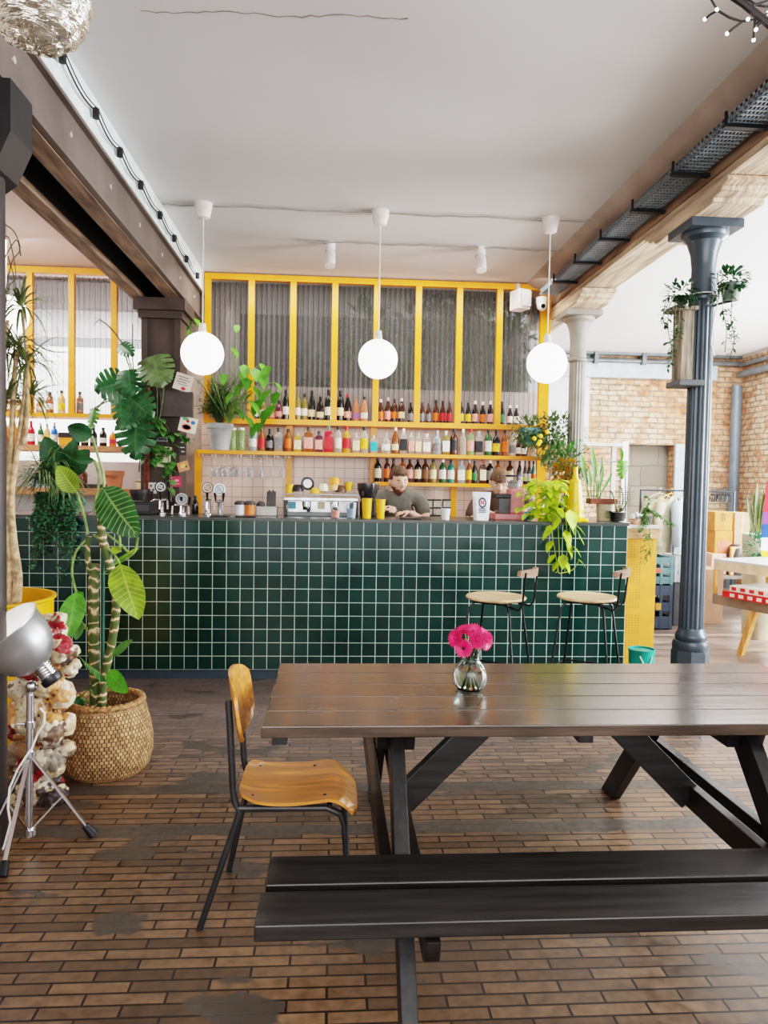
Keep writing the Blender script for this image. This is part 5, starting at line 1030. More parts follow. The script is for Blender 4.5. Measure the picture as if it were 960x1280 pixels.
c_ = onbag(0.05, 0.62); vs = [c_]+[onbag(u, f) for u, f in pl]; mb.add(vs, [(0, 1+j, 1+(j+1) % 24) for j in range(24)])
for k in range(4): f = 0.40-0.045*k; mb.add([onbag(-0.45, f), onbag(0.5, f), onbag(0.5, f+0.028), onbag(-0.45, f+0.028)], [(0, 1, 2, 3)])
mb.build('emblem', m_navy, t, smooth=False)
mb = MB(); vs = [onbag(0.05, 0.62, 0.001)]+[onbag(0.05+(u-0.05)*0.66, 0.62+(f-0.62)*0.66, 0.001) for u, f in pl]; mb.add(vs, [(0, 1+j, 1+(j+1) % 24) for j in range(24)]); mb.build('emblem_ring', M('bag_white', (232, 232, 234), 0.4), t, smooth=False)
mb = MB(); mb.add([onbag(-0.2, 0.55, 0.002), onbag(-0.05, 0.55, 0.002), onbag(-0.05, 0.70, 0.002), onbag(-0.2, 0.70, 0.002)], [(0, 1, 2, 3)]); mb.add([onbag(0.12, 0.55, 0.002), onbag(0.27, 0.55, 0.002), onbag(0.27, 0.70, 0.002), onbag(0.12, 0.70, 0.002)], [(0, 1, 2, 3)]); mb.add([onbag(-0.1, 0.66, 0.002), onbag(0.12, 0.56, 0.002), onbag(0.18, 0.59, 0.002), onbag(-0.04, 0.70, 0.002)], [(0, 1, 2, 3)]); mb.build('emblem_letter', m_redp, t, smooth=False)
# blue packet half hidden in the pothos
x = OC(660, y=5.62); t = thing('snack_packet', 'crumpled bright blue and white packet beside the pothos', 'packet', (x, 5.6, ZC)); mb = MB(); mb.ell((x, 5.6, ZC+0.04), (0.04, 0.025, 0.035), 10, 8, fn=lambda d, q: q*(1+R.uniform(-0.15, 0.15))); mb.build('wrapper', M('packet_blue', (30, 150, 210), 0.35, var=0.5, scale=40), t, sharp=10)
mb = MB(); mb.ell((x+0.01, 5.59, ZC+0.085), (0.03, 0.02, 0.02), 9, 6, fn=lambda d, q: q*(1+R.uniform(-0.15, 0.15))); mb.build('torn_top', M('bag_white', (232, 232, 234), 0.4), t, sharp=10)
# yellow bottle wrapped like a figure (a draped yellow bottle)
x = OC(718, y=5.50); za = P(727, 584, y=5.50).z; t = thing('yellow_carafe', 'yellow ribbed glass carafe shaped like a tall cone beside the pothos', 'bottle', (x, 5.50, ZC)); h = za-ZC
mb = MB(); pr = [(0.062, 0.001), (0.072, 0.02)]
for k in range(7): z = 0.05+k*0.042; rr = 0.078-0.0055*k if k > 1 else 0.076; pr += [(rr, z), (rr-0.009, z+0.022)]
pr += [(0.024, h*0.78), (0.017, h*0.88), (0.016, h)]
mb.lathe(pr, (x, 5.50, ZC), 22, capb=True, capt=True); mb.build('body', M('yellow_glass', (216, 176, 24), 0.3, var=0.12, coat=0.3), t, sharp=60)
mb = MB(); mb.box((x+0.03, 5.45, ZC+0.001), (x+0.095, 5.54, ZC+0.03)); mb.build('foot', M('yellow_glass', (216, 176, 24), 0.3), t, bevel=0.008)
# basket of cutlery on the cabinet
x = P(795, 650, y=5.8).x; t = thing('small_basket', 'small pinkish basket with white cloths on the yellow cabinet', 'basket', (x, 5.8, CABZ)); mb = MB(); mb.lathe([(0.045, 0), (0.06, 0.045), (0.056, 0.045), (0.042, 0.006), (0.001, 0.006)], (x, 5.8, CABZ+0.001), 18, capb=True); mb.build('basket', M('basket_pink', (206, 160, 140), 0.7, var=0.3, scale=60), t)
mb = MB()
for k in range(5): mb.ell((x-0.03+0.015*k, 5.8+0.01*(k % 2), CABZ+0.055+0.01*(k % 3)), (0.02, 0.03, 0.025), 10, 7)
mb.build('cloth', M('cloth_white', (230, 228, 226), 0.8), t)

# ================================================================== NOTICES ON THE PILLAR
def note(px, py, w, h, ang, c, lab, deco, y=PY-0.165, nm='paper_notice', yy=None):
    y = y if yy is None else yy
    q = P(px, py, y=y); k = (q-C0).dot(fw)/FPX; W, H = w*k/2, h*k/2; A_ = Ry(ang)
    t = thing(nm, lab, 'notice', q)
    f = lambda u, v, d: q + A_ @ V(u*W, -d, v*H)
    mb = MB(); mb.add([f(-1, -1, 0), f(1, -1, 0), f(1, 1, 0), f(-1, 1, 0), f(-1, -1, -0.002), f(1, -1, -0.002), f(1, 1, -0.002), f(-1, 1, -0.002)], [(0, 1, 2, 3), (7, 6, 5, 4), (0, 4, 5, 1), (1, 5, 6, 2), (2, 6, 7, 3), (3, 7, 4, 0)]); mb.build('paper', M('paper_%d_%d' % (c[0], c[2]), c, 0.7, var=0.05), t, smooth=False)
    for dc, shapes in deco:
        mb = MB()
        for s in shapes:
            if s[0] == 'l': _, u0_, v0_, u1_, v1_ = s; mb.add([f(u0_, v0_, 0.001), f(u1_, v0_, 0.001), f(u1_, v1_, 0.001), f(u0_, v1_, 0.001)], [(0, 1, 2, 3)])
            else: _, cu, cv, ru, rv = s; mb.add([f(cu+ru*math.cos(2*PI*j/14), cv+rv*math.sin(2*PI*j/14), 0.0015) for j in range(14)], [tuple(range(14))])
        mb.build('print', M('ink_%d_%d_%d' % dc, dc, 0.6), t, smooth=False)
note(229, 478, 22, 21, 0.28, (226, 214, 202), 'tilted white handwritten note high on the dark pillar', [((70, 60, 58), [('l', -0.7, 0.55, 0.5, 0.63), ('l', -0.6, 0.25, 0.7, 0.33), ('l', -0.7, -0.05, 0.4, 0.03), ('l', -0.5, -0.32, 0.6, -0.25)]), ((206, 60, 70), [('e', 0.2, -0.72, 0.28, 0.2)])])
note(235, 531, 22, 19, 0.22, (228, 222, 206), 'white sticker with a pink and green drawing under the dark box', [((226, 130, 120), [('e', -0.1, -0.35, 0.6, 0.45)]), ((250, 220, 205), [('e', -0.1, -0.35, 0.45, 0.3)]), ((90, 160, 110), [('e', -0.4, 0.7, 0.35, 0.2)]), ((70, 120, 180), [('e', 0.5, 0.4, 0.25, 0.25)]), ((210, 60, 60), [('e', -0.1, 0.45, 0.2, 0.2)])])
note(204, 571, 19, 26, 0.1, (214, 208, 172), 'pale yellow-green paper sheet pinned on the dark pillar', [((40, 40, 36), [('e', 0.5, 0.8, 0.2, 0.15), ('l', -0.6, 0.2, 0.3, 0.25), ('l', -0.6, 0.0, 0.5, 0.05)])])
note(229, 583, 14, 12, -0.3, (214, 150, 110), 'small orange and brown fish-shaped sticker on the dark pillar', [((240, 210, 120), [('e', 0.0, 0.1, 0.5, 0.4)]), ((120, 50, 40), [('e', 0.5, -0.2, 0.2, 0.2)])], nm='sticker')
note(221, 602, 12, 13, -0.05, (196, 72, 92), 'small square red sticker on the dark pillar above the taps', [((236, 170, 180), [('e', 0, 0.2, 0.5, 0.25), ('l', -0.6, -0.5, 0.6, -0.35)])], nm='sticker')
note(203, 546, 14, 12, 0.05, (150, 150, 158), 'small grey photograph pinned on the pillar among the leaves', [((60, 62, 76), [('e', 0, 0.2, 0.4, 0.3), ('l', -0.7, -0.7, 0.7, -0.3)])], nm='photo_card')
note(188, 610, 15, 14, 0.0, (222, 216, 210), 'small white card with printed circles beside the pillar', [((90, 86, 90), [('e', -0.5, 0.4, 0.2, 0.2), ('e', 0.1, 0.4, 0.2, 0.2), ('e', -0.2, -0.3, 0.2, 0.2), ('e', 0.5, -0.3, 0.2, 0.2)])], nm='photo_card')
# blackboard-like menu strip
note(228, 556, 9, 26, 0.0, (60, 56, 54), 'narrow dark slate strip with chalk marks on the pillar', [((200, 200, 196), [('l', -0.6, 0.6, 0.5, 0.68), ('l', -0.5, 0.2, 0.4, 0.28), ('l', -0.6, -0.3, 0.6, -0.22), ('l', -0.3, -0.7, 0.6, -0.6)])], nm='slate_strip')
# ================================================================== PLANTS
lf_dief = leafmat('leaf_dieffenbachia', (44, 92, 44), (170, 200, 120), 12, 0.62)
lf_dief2 = leafmat('leaf_dieffenbachia_yellow', (128, 160, 44), (214, 222, 120), 11, 0.55)
lf_mon = leafmat('leaf_monstera', (50, 98, 60), (104, 146, 98), 6, 0.4, 0.3)
lf_dark = leafmat('leaf_dark', (44, 86, 52), (92, 136, 84), 9, 0.3, 0.3)
lf_mid = leafmat('leaf_mid', (82, 126, 64), (140, 170, 100), 5, 0.3)
lf_grey = leafmat('leaf_greygreen', (104, 128, 84), (150, 166, 116), 5, 0.3)
lf_lime = leafmat('leaf_lime', (172, 200, 40), (222, 232, 110), 6, 0.35)
lf_ivy = leafmat('leaf_ivy', (92, 146, 112), (130, 170, 138), 4, 0.4)
lf_brite = leafmat('leaf_bright', (84, 150, 48), (150, 196, 90), 7, 0.4)
lf_spike = leafmat('leaf_spiky', (110, 122, 78), (120, 130, 80), 1, 0.3)
m_st_g = M('stem_green', (120, 148, 80), 0.5, var=0.3, scale=30); m_st_d = M('stem_dark', (74, 84, 50), 0.6, var=0.3, scale=30)
m_bark = M('bark', (176, 150, 118), 0.8, var=0.35, scale=30, bump=0.5)
m_wood_d = M('bark_dark', (84, 60, 42), 0.8, var=0.3, scale=30)
def curve(pts, n=8):
    """a smooth path through the points"""
    pts = [Vector(p) for p in pts]; out = []
    for i in range(len(pts)-1):
        p0 = pts[max(i-1, 0)]; p1 = pts[i]; p2 = pts[i+1]; p3 = pts[min(i+2, len(pts)-1)]
        for k in range(n):
            t = k/n; out.append(0.5*((2*p1)+(p2-p0)*t+(2*p0-5*p1+4*p2-p3)*t*t+(3*p1-p0-3*p2+p3)*t**3))
    out.append(pts[-1]); return out
def cam_d(px0, py0, px1, py1, y, dy=0.0):
    a = P(px0, py0, y=y); b = P(px1, py1, y=y+dy); return a, b-a
def px2m(y): return y/FPX
# ---- dieffenbachia in the basket
t = thing('dieffenbachia', 'tall dieffenbachia with ringed canes and large veined leaves growing in the woven basket', 'potted plant', BK+V(0, 0, hk-0.1))
m_cane, n_, b_ = nt('ringed_cane'); L_ = n_.links; tc = n_.nodes.new('ShaderNodeTexCoord'); wv = n_.nodes.new('ShaderNodeTexWave'); wv.bands_direction = 'Z'; wv.inputs['Scale'].default_value = 6.0; wv.inputs['Distortion'].default_value = 7; wv.inputs['Detail'].default_value = 2; wv.inputs['Detail Scale'].default_value = 2.5; L_.new(tc.outputs['Object'], wv.inputs['Vector'])
L_.new(ramp(n_, L_, wv.outputs['Fac'], [(0.0, srgb(70, 84, 40)), (0.6, srgb(84, 96, 46)), (0.78, srgb(120, 92, 60)), (0.9, srgb(176, 150, 116)), (0.97, srgb(206, 190, 156))]), b_.inputs['Base Color']); setin(b_, 'Roughness', 0.6)
YD = 3.76
def PD(px, py, y=YD): return P(px, py, y=y)
def cane(pl, r, y0=YD):
    c = curve([PD(a, b, y0+dy) for a, b, dy in pl], 8); rr = [r*(1+0.06*math.sin(i*1.9)) for i in range(len(c))]; mb = MB(); mb.tube(c, rr, 12); return mb.build('cane', m_cane, t)
cane([(119, 905, 0), (119, 860, 0), (117, 800, 0), (117, 750, 0), (118, 705, 0)], 0.026)
cane([(127, 900, -0.03), (130, 850, -0.02), (142, 790, -0.02), (145, 745, -0.02), (136, 700, -0.02), (128, 672, -0.02), (127, 640, -0.02)], 0.021)
cane([(112, 715, 0.0), (109, 690, 0.0), (111, 670, 0.0)], 0.014)
mb = MB(); mb.cyl(PD(128, 905, YD+0.05), PD(129, 690, YD+0.05), 0.009, n=10); mb.build('support_stake', M('stake_green', (20, 74, 62), 0.5), t)
def dleaf(stem, tip, W, mat, y=YD, dy=0.0, droop=0.5, side=None, fold=0.2, sh=0.85, nm='leaf', rs=0.0065):
    """a petiole through pixels, then a blade from its end to tip; W: width in pixels"""
    base = PD(stem[-1][0], stem[-1][1], y+dy*0.4); tp = PD(tip[0], tip[1], y+dy); k = px2m(y)
    sp = [PD(a, b, y+dy*0.4*i/max(1, len(stem)-1)) for i, (a, b) in enumerate(stem)]
    mb = MB(); mb.tube(curve(sp, 5), rs, 7); st = mb.build('petiole', m_st_g, t)
    d = tp-base; L = d.length; n = 12; a = Vector(side) if side is not None else d.normalized().cross(V(0, 1, 0.25)); a.normalize(); nn = a.cross(d.normalized())
    if nn.y > 0: nn = -nn
    mb = MB(); vs = []; uv = []; W2 = W*k/2; m_ = 6
    for i in range(n+1):
        s_ = i/n; w = W2*(math.sin(PI*(s_**sh))**0.7 if 0 < s_ < 1 else 0.0)+0.0004; c = base+d*s_+nn*(0.10*L*math.sin(PI*s_)*droop)
        for j in range(-m_//2, m_//2+1):
            u = j/(m_/2); vs.append(c+a*(w*u)+nn*(abs(u)*w*fold+0.012*math.sin(s_*12*PI+1)*abs(u)*W2/0.06*0.25)); uv.append((0.5+u/2, s_))
    q = m_+1; mb.add(vs, [(i*q+j, i*q+j+1, (i+1)*q+j+1, (i+1)*q+j) for i in range(n) for j in range(m_)], uv); mb.build(nm, mat, t)
# big leaves, traced from where each hangs
dleaf([(127, 640), (129, 625), (128, 610)], (174, 672), 48, lf_dief, dy=-0.12, side=(0.75, -0.1, 0.65))
dleaf([(110, 668), (104, 640), (92, 610), (76, 592)], (72, 584), 10, lf_dief2, dy=-0.02)
dleaf([(110, 668), (104, 640), (96, 615)], (72, 582), 26, lf_dief2, dy=-0.04, side=(0.8, 0, 0.6))
dleaf([(117, 668), (140, 690), (150, 705)], (174, 775), 40, lf_dief2, dy=-0.16, side=(1, 0, 0.15))
dleaf([(134, 645), (148, 665), (150, 690)], (140, 683), 12, lf_dief2, dy=-0.05)
dleaf([(172, 672), (168, 690), (152, 702)], (168, 686), 30, lf_brite, dy=0.06, side=(1, 0.2, 0.5))
dleaf([(130, 665), (150, 680), (160, 690)], (136, 712), 46, lf_dief2, dy=0.04, side=(0.8, 0.2, 0.6))
dleaf([(111, 672), (95, 690), (90, 715), (95, 740)], (84, 800), 30, lf_brite, dy=-0.14, side=(1, 0.4, 0.1))
dleaf([(95, 738), (98, 745)], (104, 740), 10, lf_brite, dy=-0.05)
dleaf([(117, 640), (124, 600), (118, 575)], (92, 575), 10, lf_dark, dy=0.0)
dleaf([(127, 645), (130, 600), (121, 565), (115, 545)], (84, 533), 24, lf_dark, dy=-0.05)
dleaf([(130, 850), (136, 832), (140, 818)], (166, 800), 16, lf_mid, dy=-0.08, side=(0.2, -0.3, 1))
dleaf([(128, 870), (132, 852), (130, 845)], (97, 818), 34, lf_dief, dy=-0.16, side=(0.7, -0.3, -0.7))
dleaf([(120, 870), (112, 862)], (104, 870), 30, lf_dief, dy=-0.12)
dleaf([(128, 870), (134, 850), (137, 838)], (160, 866), 26, lf_brite, dy=-0.12, side=(0.7, -0.3, 0.7))
dleaf([(118, 800), (108, 785), (100, 776)], (95, 800), 14, lf_mid, dy=-0.05)
dleaf([(114, 880), (100, 872)], (90, 900), 18, lf_dark, dy=-0.08)
# rubber-plant leaves near the bar
t = thing('rubber_plant', 'dark glossy broad-leaved plant standing on the bar above the yellow-green leaf', 'potted plant', P(85, 640, y=5.6))
YD_ = YD; YD = 5.6
def PD(px, py, y=5.6): return P(px, py, y=y)
YB5 = 5.6
for st, tip, W in (([(80, 640), (84, 610), (80, 595)], (56, 545), 32), ([(84, 640), (90, 610), (84, 592)], (112, 562), 26), ([(82, 640), (85, 610), (82, 590)], (95, 548), 20)): dleaf(st, tip, W, lf_dark, y=5.6, dy=-0.1)
mb = MB(); q = P(96, 590, y=5.62); mb.lathe([(0.05, 0), (0.07, 0.14), (0.062, 0.14), (0.001, 0.12)], (P(84, 640, y=5.6).x, 5.6, ZC), 20, capb=True); mb.build('pot', M('pot_brown', (92, 60, 48), 0.5), t)

# ---- monstera on the wooden wall shelf
t = thing('monstera', 'large monstera with split leaves climbing a brown moss pole beside the dark pillar', 'potted plant', (P(143, 608, y=6.35).x, 6.35, ZC))
ym = 6.2
def PM(px, py, dy=0): return P(px, py, y=ym+dy)
pole = MB(); pole.cyl(V(PM(184, 500, .1).x, ym+0.1, ZC), PM(184, 484, 0.1), 0.022, n=12); pole.build('moss_pole', M('moss_pole', (112, 58, 44), 0.9, var=0.3, scale=40, bump=0.5), t)
def mleaf(bx_, by_, tx_, ty_, W, mat=lf_mon, dy=-0.1, nrm=(0.0, -1, 0.25), root=(170, 600), mid=None, ln=1.0):
    b = PM(bx_, by_, 0); tp = PM(tx_, ty_, dy); d = tp-b; k = px2m(ym)
    mb = MB(); r = PM(root[0], root[1], 0.05); mm = PM(*mid) if mid else r.lerp(b, 0.5)+V(0.02, 0, 0.03); mb.tube(curve([r, mm, b], 6), 0.006, 6); mb.build('petiole', m_st_d, t)
    mb = MB(); mb.monstera(b, d, nrm, d.length*ln, W*k); mb.build('leaf', mat, t)
mleaf(155, 478, 119, 486, 46, nrm=(0.1, -1, 0.1), root=(172, 560), mid=(168, 500))
mleaf(161, 462, 163, 492, 40, nrm=(0, -1, 0.3), root=(172, 560))
mleaf(160, 495, 188, 520, 46, nrm=(-0.2, -1, 0.1), root=(172, 560))
mleaf(150, 492, 152, 535, 26, root=(170, 560))
mleaf(170, 520, 168, 572, 54, nrm=(0.0, -1, 0.0), root=(174, 590))
mleaf(172, 508, 150, 535, 30, root=(174, 590))
mleaf(150, 430, 165, 442, 20, root=(168, 500))
mleaf(118, 510, 112, 536, 14, mat=lf_mid, root=(150, 500))
mleaf(190, 445, 200, 480, 46, mat=lf_grey, root=(196, 540), dy=-0.15)
mleaf(205, 462, 192, 480, 30, mat=lf_grey, root=(196, 540))
mb = MB()
for pl in ([(172, 560), (168, 480), (158, 440), (150, 425), (138, 410), (126, 400)], [(174, 560), (170, 500), (166, 450), (166, 405)], [(184, 560), (190, 520), (186, 500)], [(170, 560), (140, 500), (118, 515)]): mb.tube(curve([PM(a, b) for a, b in pl], 6), 0.0055, 6)
mb.build('stem', m_st_d, t)
mb = MB(); b = PM(126, 398); mb.leaf(b, PM(112, 412)-b, 0.12, 0.045, 0.1, side=(0.5, 0, 0.8)); mb.leaf(b, PM(124, 408)-b, 0.06, 0.02, 0.1); mb.build('young_leaf', lf_dark, t)
qx = PM(145, 600).x
mb = MB(); mb.lathe([(0.055, 0), (0.075, 0.15), (0.083, 0.15), (0.083, 0.18), (0.07, 0.18), (0.001, 0.15)], (PM(172, 640).x, ym+0.07, ZC-0.001), 22, capb=True); mb.build('pot', M('dark_pot', (46, 44, 44), 0.5), t)
t['_w'] = t['_w']
# terracotta pot on the low shelf
q = P(143, 609, y=6.95); t = thing('terracotta_pot', 'terracotta flower pot standing on the low wooden wall shelf', 'pot', (q.x, 6.95, LZb)); mb = MB(); mb.lathe([(0.062, 0), (0.078, 0.12), (0.088, 0.12), (0.088, 0.165), (0.078, 0.165), (0.06, 0.02), (0.001, 0.02)], (q.x, 6.95, LZb+0.001), 24, capb=True); mb.build('pot', M('terracotta', (186, 118, 88), 0.8), t)
q = P(97, 612, y=6.95); t = thing('glass_storage_jar', 'glass storage jar of dark red contents on the low wooden wall shelf', 'jar', (q.x, 6.95, LZb)); mb = MB(); mb.lathe([(0.07, 0), (0.085, 0.05), (0.085, 0.13), (0.06, 0.17)], (q.x, 6.95, LZb+0.001), 20, capb=True); mb.build('jar', M('jar_red', (130, 70, 66), 0.3, var=0.5, scale=40, coat=0.5), t); mb = MB(); mb.cyl((q.x, 6.95, LZb+0.17), (q.x, 6.95, LZb+0.19), 0.065, n=18); mb.build('lid', M('lid_dark', (60, 56, 56), 0.4), t)
for px, py, w_, h_, c, lab in ((55, 583, 24, 16, (150, 170, 196), 'pale blue and white glass sheet stacked on the wall shelf'), (182, 612, 20, 12, (196, 180, 150), 'beige box at the pillar end of the low wooden shelf'), (120, 612, 22, 5, (60, 56, 54), 'dark flat tray on the low wooden wall shelf')):
    q = P(px, py, y=6.98); k = px2m(6.98); t = thing('storage_box', lab, 'box', (q.x, 6.98, LZb)); mb = MB(); mb.box((q.x-w_*k/2, 6.92, LZb+0.001), (q.x+w_*k/2, 7.05, LZb+0.001+h_*k)); mb.build('body', M('sbox_%d' % c[0], c, 0.5, var=0.2, scale=15), t, smooth=False, bevel=0.003); mb = MB(); mb.box((q.x-w_*k/2-0.003, 6.918, LZb+h_*k*0.72), (q.x+w_*k/2+0.003, 7.052, LZb+h_*k*0.8)); mb.build('lid', M('lid_dark', (60, 56, 56), 0.4), t, smooth=False)
# dark equipment at the left end of the bar
x0, x1 = P(160, 640, y=5.75).x, P(195, 640, y=5.75).x; t = thing('till_drawer', 'low black till on the bar beside the beer taps', 'till', ((x0+x1)/2, 5.75, ZC)); mb = MB(); mb.box((x0-0.06, 5.66, ZC), (x1, 5.85, ZC+0.10)); mb.build('body', m_bkp, t, smooth=False, bevel=0.005); mb = MB(); mb.box((x0-0.02, 5.655, ZC+0.03), (x1-0.03, 5.66, ZC+0.075)); mb.build('drawer_front', M('lid_dark', (60, 56, 56), 0.4), t, smooth=False)

# ---- helper: loose foliage
def fol(mb, c, rad, n, L, W, dirs=None, droop=0.5, rnd=None, down=0.0):
    rr = rnd or R
    for i in range(n):
        d = V(rr.gauss(0, 1), rr.gauss(0, 1), rr.gauss(0, 1)); d.normalize(); k = rr.random()**0.4
        p = Vector(c)+V(d.x*rad[0]*k, d.y*rad[1]*k, d.z*rad[2]*k); dd = d+V(rr.uniform(-.5, .5), rr.uniform(-.5, .5)-0.2, rr.uniform(-.4, .4)-down); s_ = rr.uniform(0.7, 1.25)
        mb.leaf(p, dd, L*s_, W*s_, droop, 3, 0.15)
def vine(mb, stem, pts, n, L, W, spread=0.03, dn=0.6):
    c = curve(pts, 8); stem.tube(c, 0.0025, 5)
    for i in range(n):
        p = c[int(R.random()*(len(c)-1))]; a = R.uniform(0, 2*PI); d = V(math.cos(a), math.sin(a)*0.7-0.3, R.uniform(-dn, 0.3)); mb.leaf(p+d*0.004, d, L*R.uniform(0.7, 1.2), W*R.uniform(0.7, 1.2), 0.6, 3, 0.15)
# ---- spider plant with trailing ivy at the left end of the bar
qs = P(60, 640, y=5.62)
t = thing('spider_plant', 'bushy narrow-leaved spider plant spilling over the end of the bar', 'potted plant', (qs.x, 5.62, ZC))
mb = MB(); c = P(62, 600, y=5.55)
for i in range(230):
    a = R.uniform(0, 2*PI); el = R.uniform(0.1, 1.3); d = V(math.cos(a)*math.cos(el), math.sin(a)*math.cos(el)*0.8-0.15, math.sin(el)); mb.leaf(c+V(R.uniform(-.07, .07), R.uniform(-.05, .05), R.uniform(-.06, 0.05)), d, R.uniform(0.22, 0.42), 0.013, R.uniform(1.6, 3.4), 6, 0.3)
mb.build('leaves', lf_grey, t)
mb = MB(); mb.lathe([(0.07, 0), (0.10, 0.15), (0.09, 0.15), (0.001, 0.13)], (qs.x, 5.62, ZC), 20, capb=True); mb.build('pot', M('pot_brown', (92, 60, 48), 0.5), t)
t = thing('trailing_ivy', 'small-leaved ivy trailing down the green tiles below the spider plant', 'potted plant', (P(80, 640, y=5.5).x, 5.5, ZC))
mb = MB(); st = MB()
for i in range(34):
    x0 = R.uniform(38, 98); y1 = R.uniform(660, 735) - abs(x0-72)*0.6; c = [P(x0*0.75+16, 615, y=5.52), P(x0, 640, y=5.40), P(x0+R.uniform(-8, 8), (640+y1)/2, y=5.385), P(x0+R.uniform(-12, 12), y1, y=5.37)]
    vine(mb, st, c, 42, 0.032, 0.024)
fol(mb, P(85, 620, y=5.5), (0.12, 0.08, 0.11), 300, 0.045, 0.02, down=0.5)
mb.build('leaves', lf_ivy, t); st.build('stem', m_st_d, t)
# ---- dragon tree in the yellow barrel
t = thing('dragon_tree', 'dragon tree with pale bare trunks and spiky crowns growing in the yellow drum', 'potted plant', br_+V(0, 0, hb2-0.14))
def PT(px, py, dy=0): return P(px, py, y=4.0+dy)
trunks = [[(10, 750), (12, 700), (8, 640), (14, 560), (18, 470), (26, 420)], [(20, 752), (22, 720), (16, 670), (14, 620), (22, 560), (30, 500), (36, 440)], [(14, 755), (6, 700), (2, 640), (6, 560), (2, 480), (10, 400)], [(24, 560), (32, 540), (34, 470), (28, 380)]]
for k_, pl in enumerate(trunks):
    mb = MB(); c = curve([PT(a, b) for a, b in pl], 7); mb.tube(c, [0.028*(1-0.72*i/len(c))*(0.6 if k_ == 3 else 1) for i in range(len(c))], 9); mb.build('trunk', m_bark, t)
def spiky(c, n, Lm, up=0.6, w=0.014, pw=1.0):
    mb = MB()
    for i in range(n):
        a = R.uniform(0, 2*PI); el = R.uniform(-0.3, 1.2); d = V(math.cos(a)*math.cos(el), math.sin(a)*math.cos(el), math.sin(el)); mb.leaf(c+d*0.01, d, R.uniform(0.6, 1)*Lm, w, R.uniform(0.9, 2.6), 7, 0.3, shape=0.6)
    return mb.build('crown', lf_spike, t)
spiky(PT(34, 455), 60, 0.33, w=0.010); spiky(PT(20, 435), 44, 0.32, w=0.010); spiky(PT(40, 495, 0.1), 44, 0.26, w=0.010); spiky(PT(8, 440), 34, 0.30, w=0.010); spiky(PT(26, 385), 26, 0.30); spiky(PT(10, 500), 40, 0.24)
mb = MB()
for pl in ([(4, 470), (6, 380), (14, 330), (25, 312), (18, 290), (5, 280)], [(6, 400), (10, 360), (20, 345), (12, 300), (4, 296)], [(30, 420), (60, 438), (84, 440)], [(2, 330), (20, 300), (26, 320)], [(10, 380), (20, 360), (10, 320)]): mb.tube(curve([PT(a, b, -0.05) for a, b in pl], 6), 0.0028, 5)
mb.build('twig', m_st_d, t)
# ---- grey pot with feathery fern and pothos at the left end of the middle shelf
q = P(271, 566, y=6.75); k = px2m(6.75); pz = Zmid
t = thing('potted_fern', 'feathery asparagus fern in a large grey plastic pot on the yellow shelf', 'potted plant', (q.x, 6.93, Zmid))
m_pg = M('pot_grey', (156, 158, 156), 0.5)
mb = MB(); mb.lathe([(0.085, 0.001), (0.112, 0.20), (0.122, 0.20), (0.125, 0.245), (0.115, 0.245), (0.10, 0.18), (0.001, 0.18)], (q.x, 6.93, Zmid), 28, capb=True); mb.build('pot', m_pg, t)
mb = MB(); st = MB()
for i in range(110):
    a = R.uniform(0, 2*PI); rr_ = R.uniform(0.04, 0.30); top = V(q.x+math.cos(a)*rr_-0.01, 6.9+math.sin(a)*rr_*0.45, Zmid+R.uniform(0.30, 0.68)); base = V(q.x, 6.93, Zmid+0.2); c = curve([base, base.lerp(top, 0.5)+V(0, 0, 0.09), top], 6); st.tube(c, 0.0022, 4)
    for j in range(34):
        p = c[4+int(R.random()*(len(c)-5))]; d = V(R.gauss(0, 1), R.gauss(0, .7), R.gauss(0, .6)); mb.leaf(p, d, R.uniform(.03, .06), 0.008, 0.4, 2, 0.1)
mb.build('fronds', lf_grey, t); st.build('stem', m_st_d, t)
t = thing('pothos', 'green pothos with heart-shaped leaves climbing over the grey pot and globe lamp', 'potted plant', (P(300, 530, y=6.85).x, 6.85, Zmid+0.18))
def hleaf(mb, c, d, L, W): mb.leaf(c, d, L, W, 0.5, 5, 0.15, shape=0.62)
mb = MB(); st = MB(); ymp = 6.72
root = P(285, 530, y=6.85)
for px, py, L in ((303, 490, 30), (318, 470, 26), (335, 468, 28), (338, 500, 34), (325, 512, 34), (312, 512, 30), (300, 478, 32), (335, 522, 30), (322, 540, 30), (344, 486, 20), (290, 443, 22), (296, 412, 16), (225, 400, 26), (238, 410, 22), (230, 420, 26), (318, 495, 30), (305, 465, 24), (212, 470, 30), (222, 398, 24), (244, 405, 18), (308, 530, 24), (290, 500, 24), (280, 475, 22), (328, 478, 26), (346, 500, 26), (331, 535, 26), (316, 500, 24), (298, 520, 22), (342, 515, 24), (310, 482, 24), (326, 462, 20)):
    c = P(px, py-L*0.4, y=ymp+R.uniform(-.06, .06)); L *= 0.78; hleaf(mb, c, V(R.uniform(-.7, .7), -0.35, -0.8), L*px2m(ymp), L*0.68*px2m(ymp)); m_ = root.lerp(c, 0.5)+V(R.uniform(-.05, .05), 0, 0.12); st.tube(curve([root, m_, c], 5), 0.003, 5)
mb.build('leaves', lf_brite, t); st.build('stem', m_st_g, t)
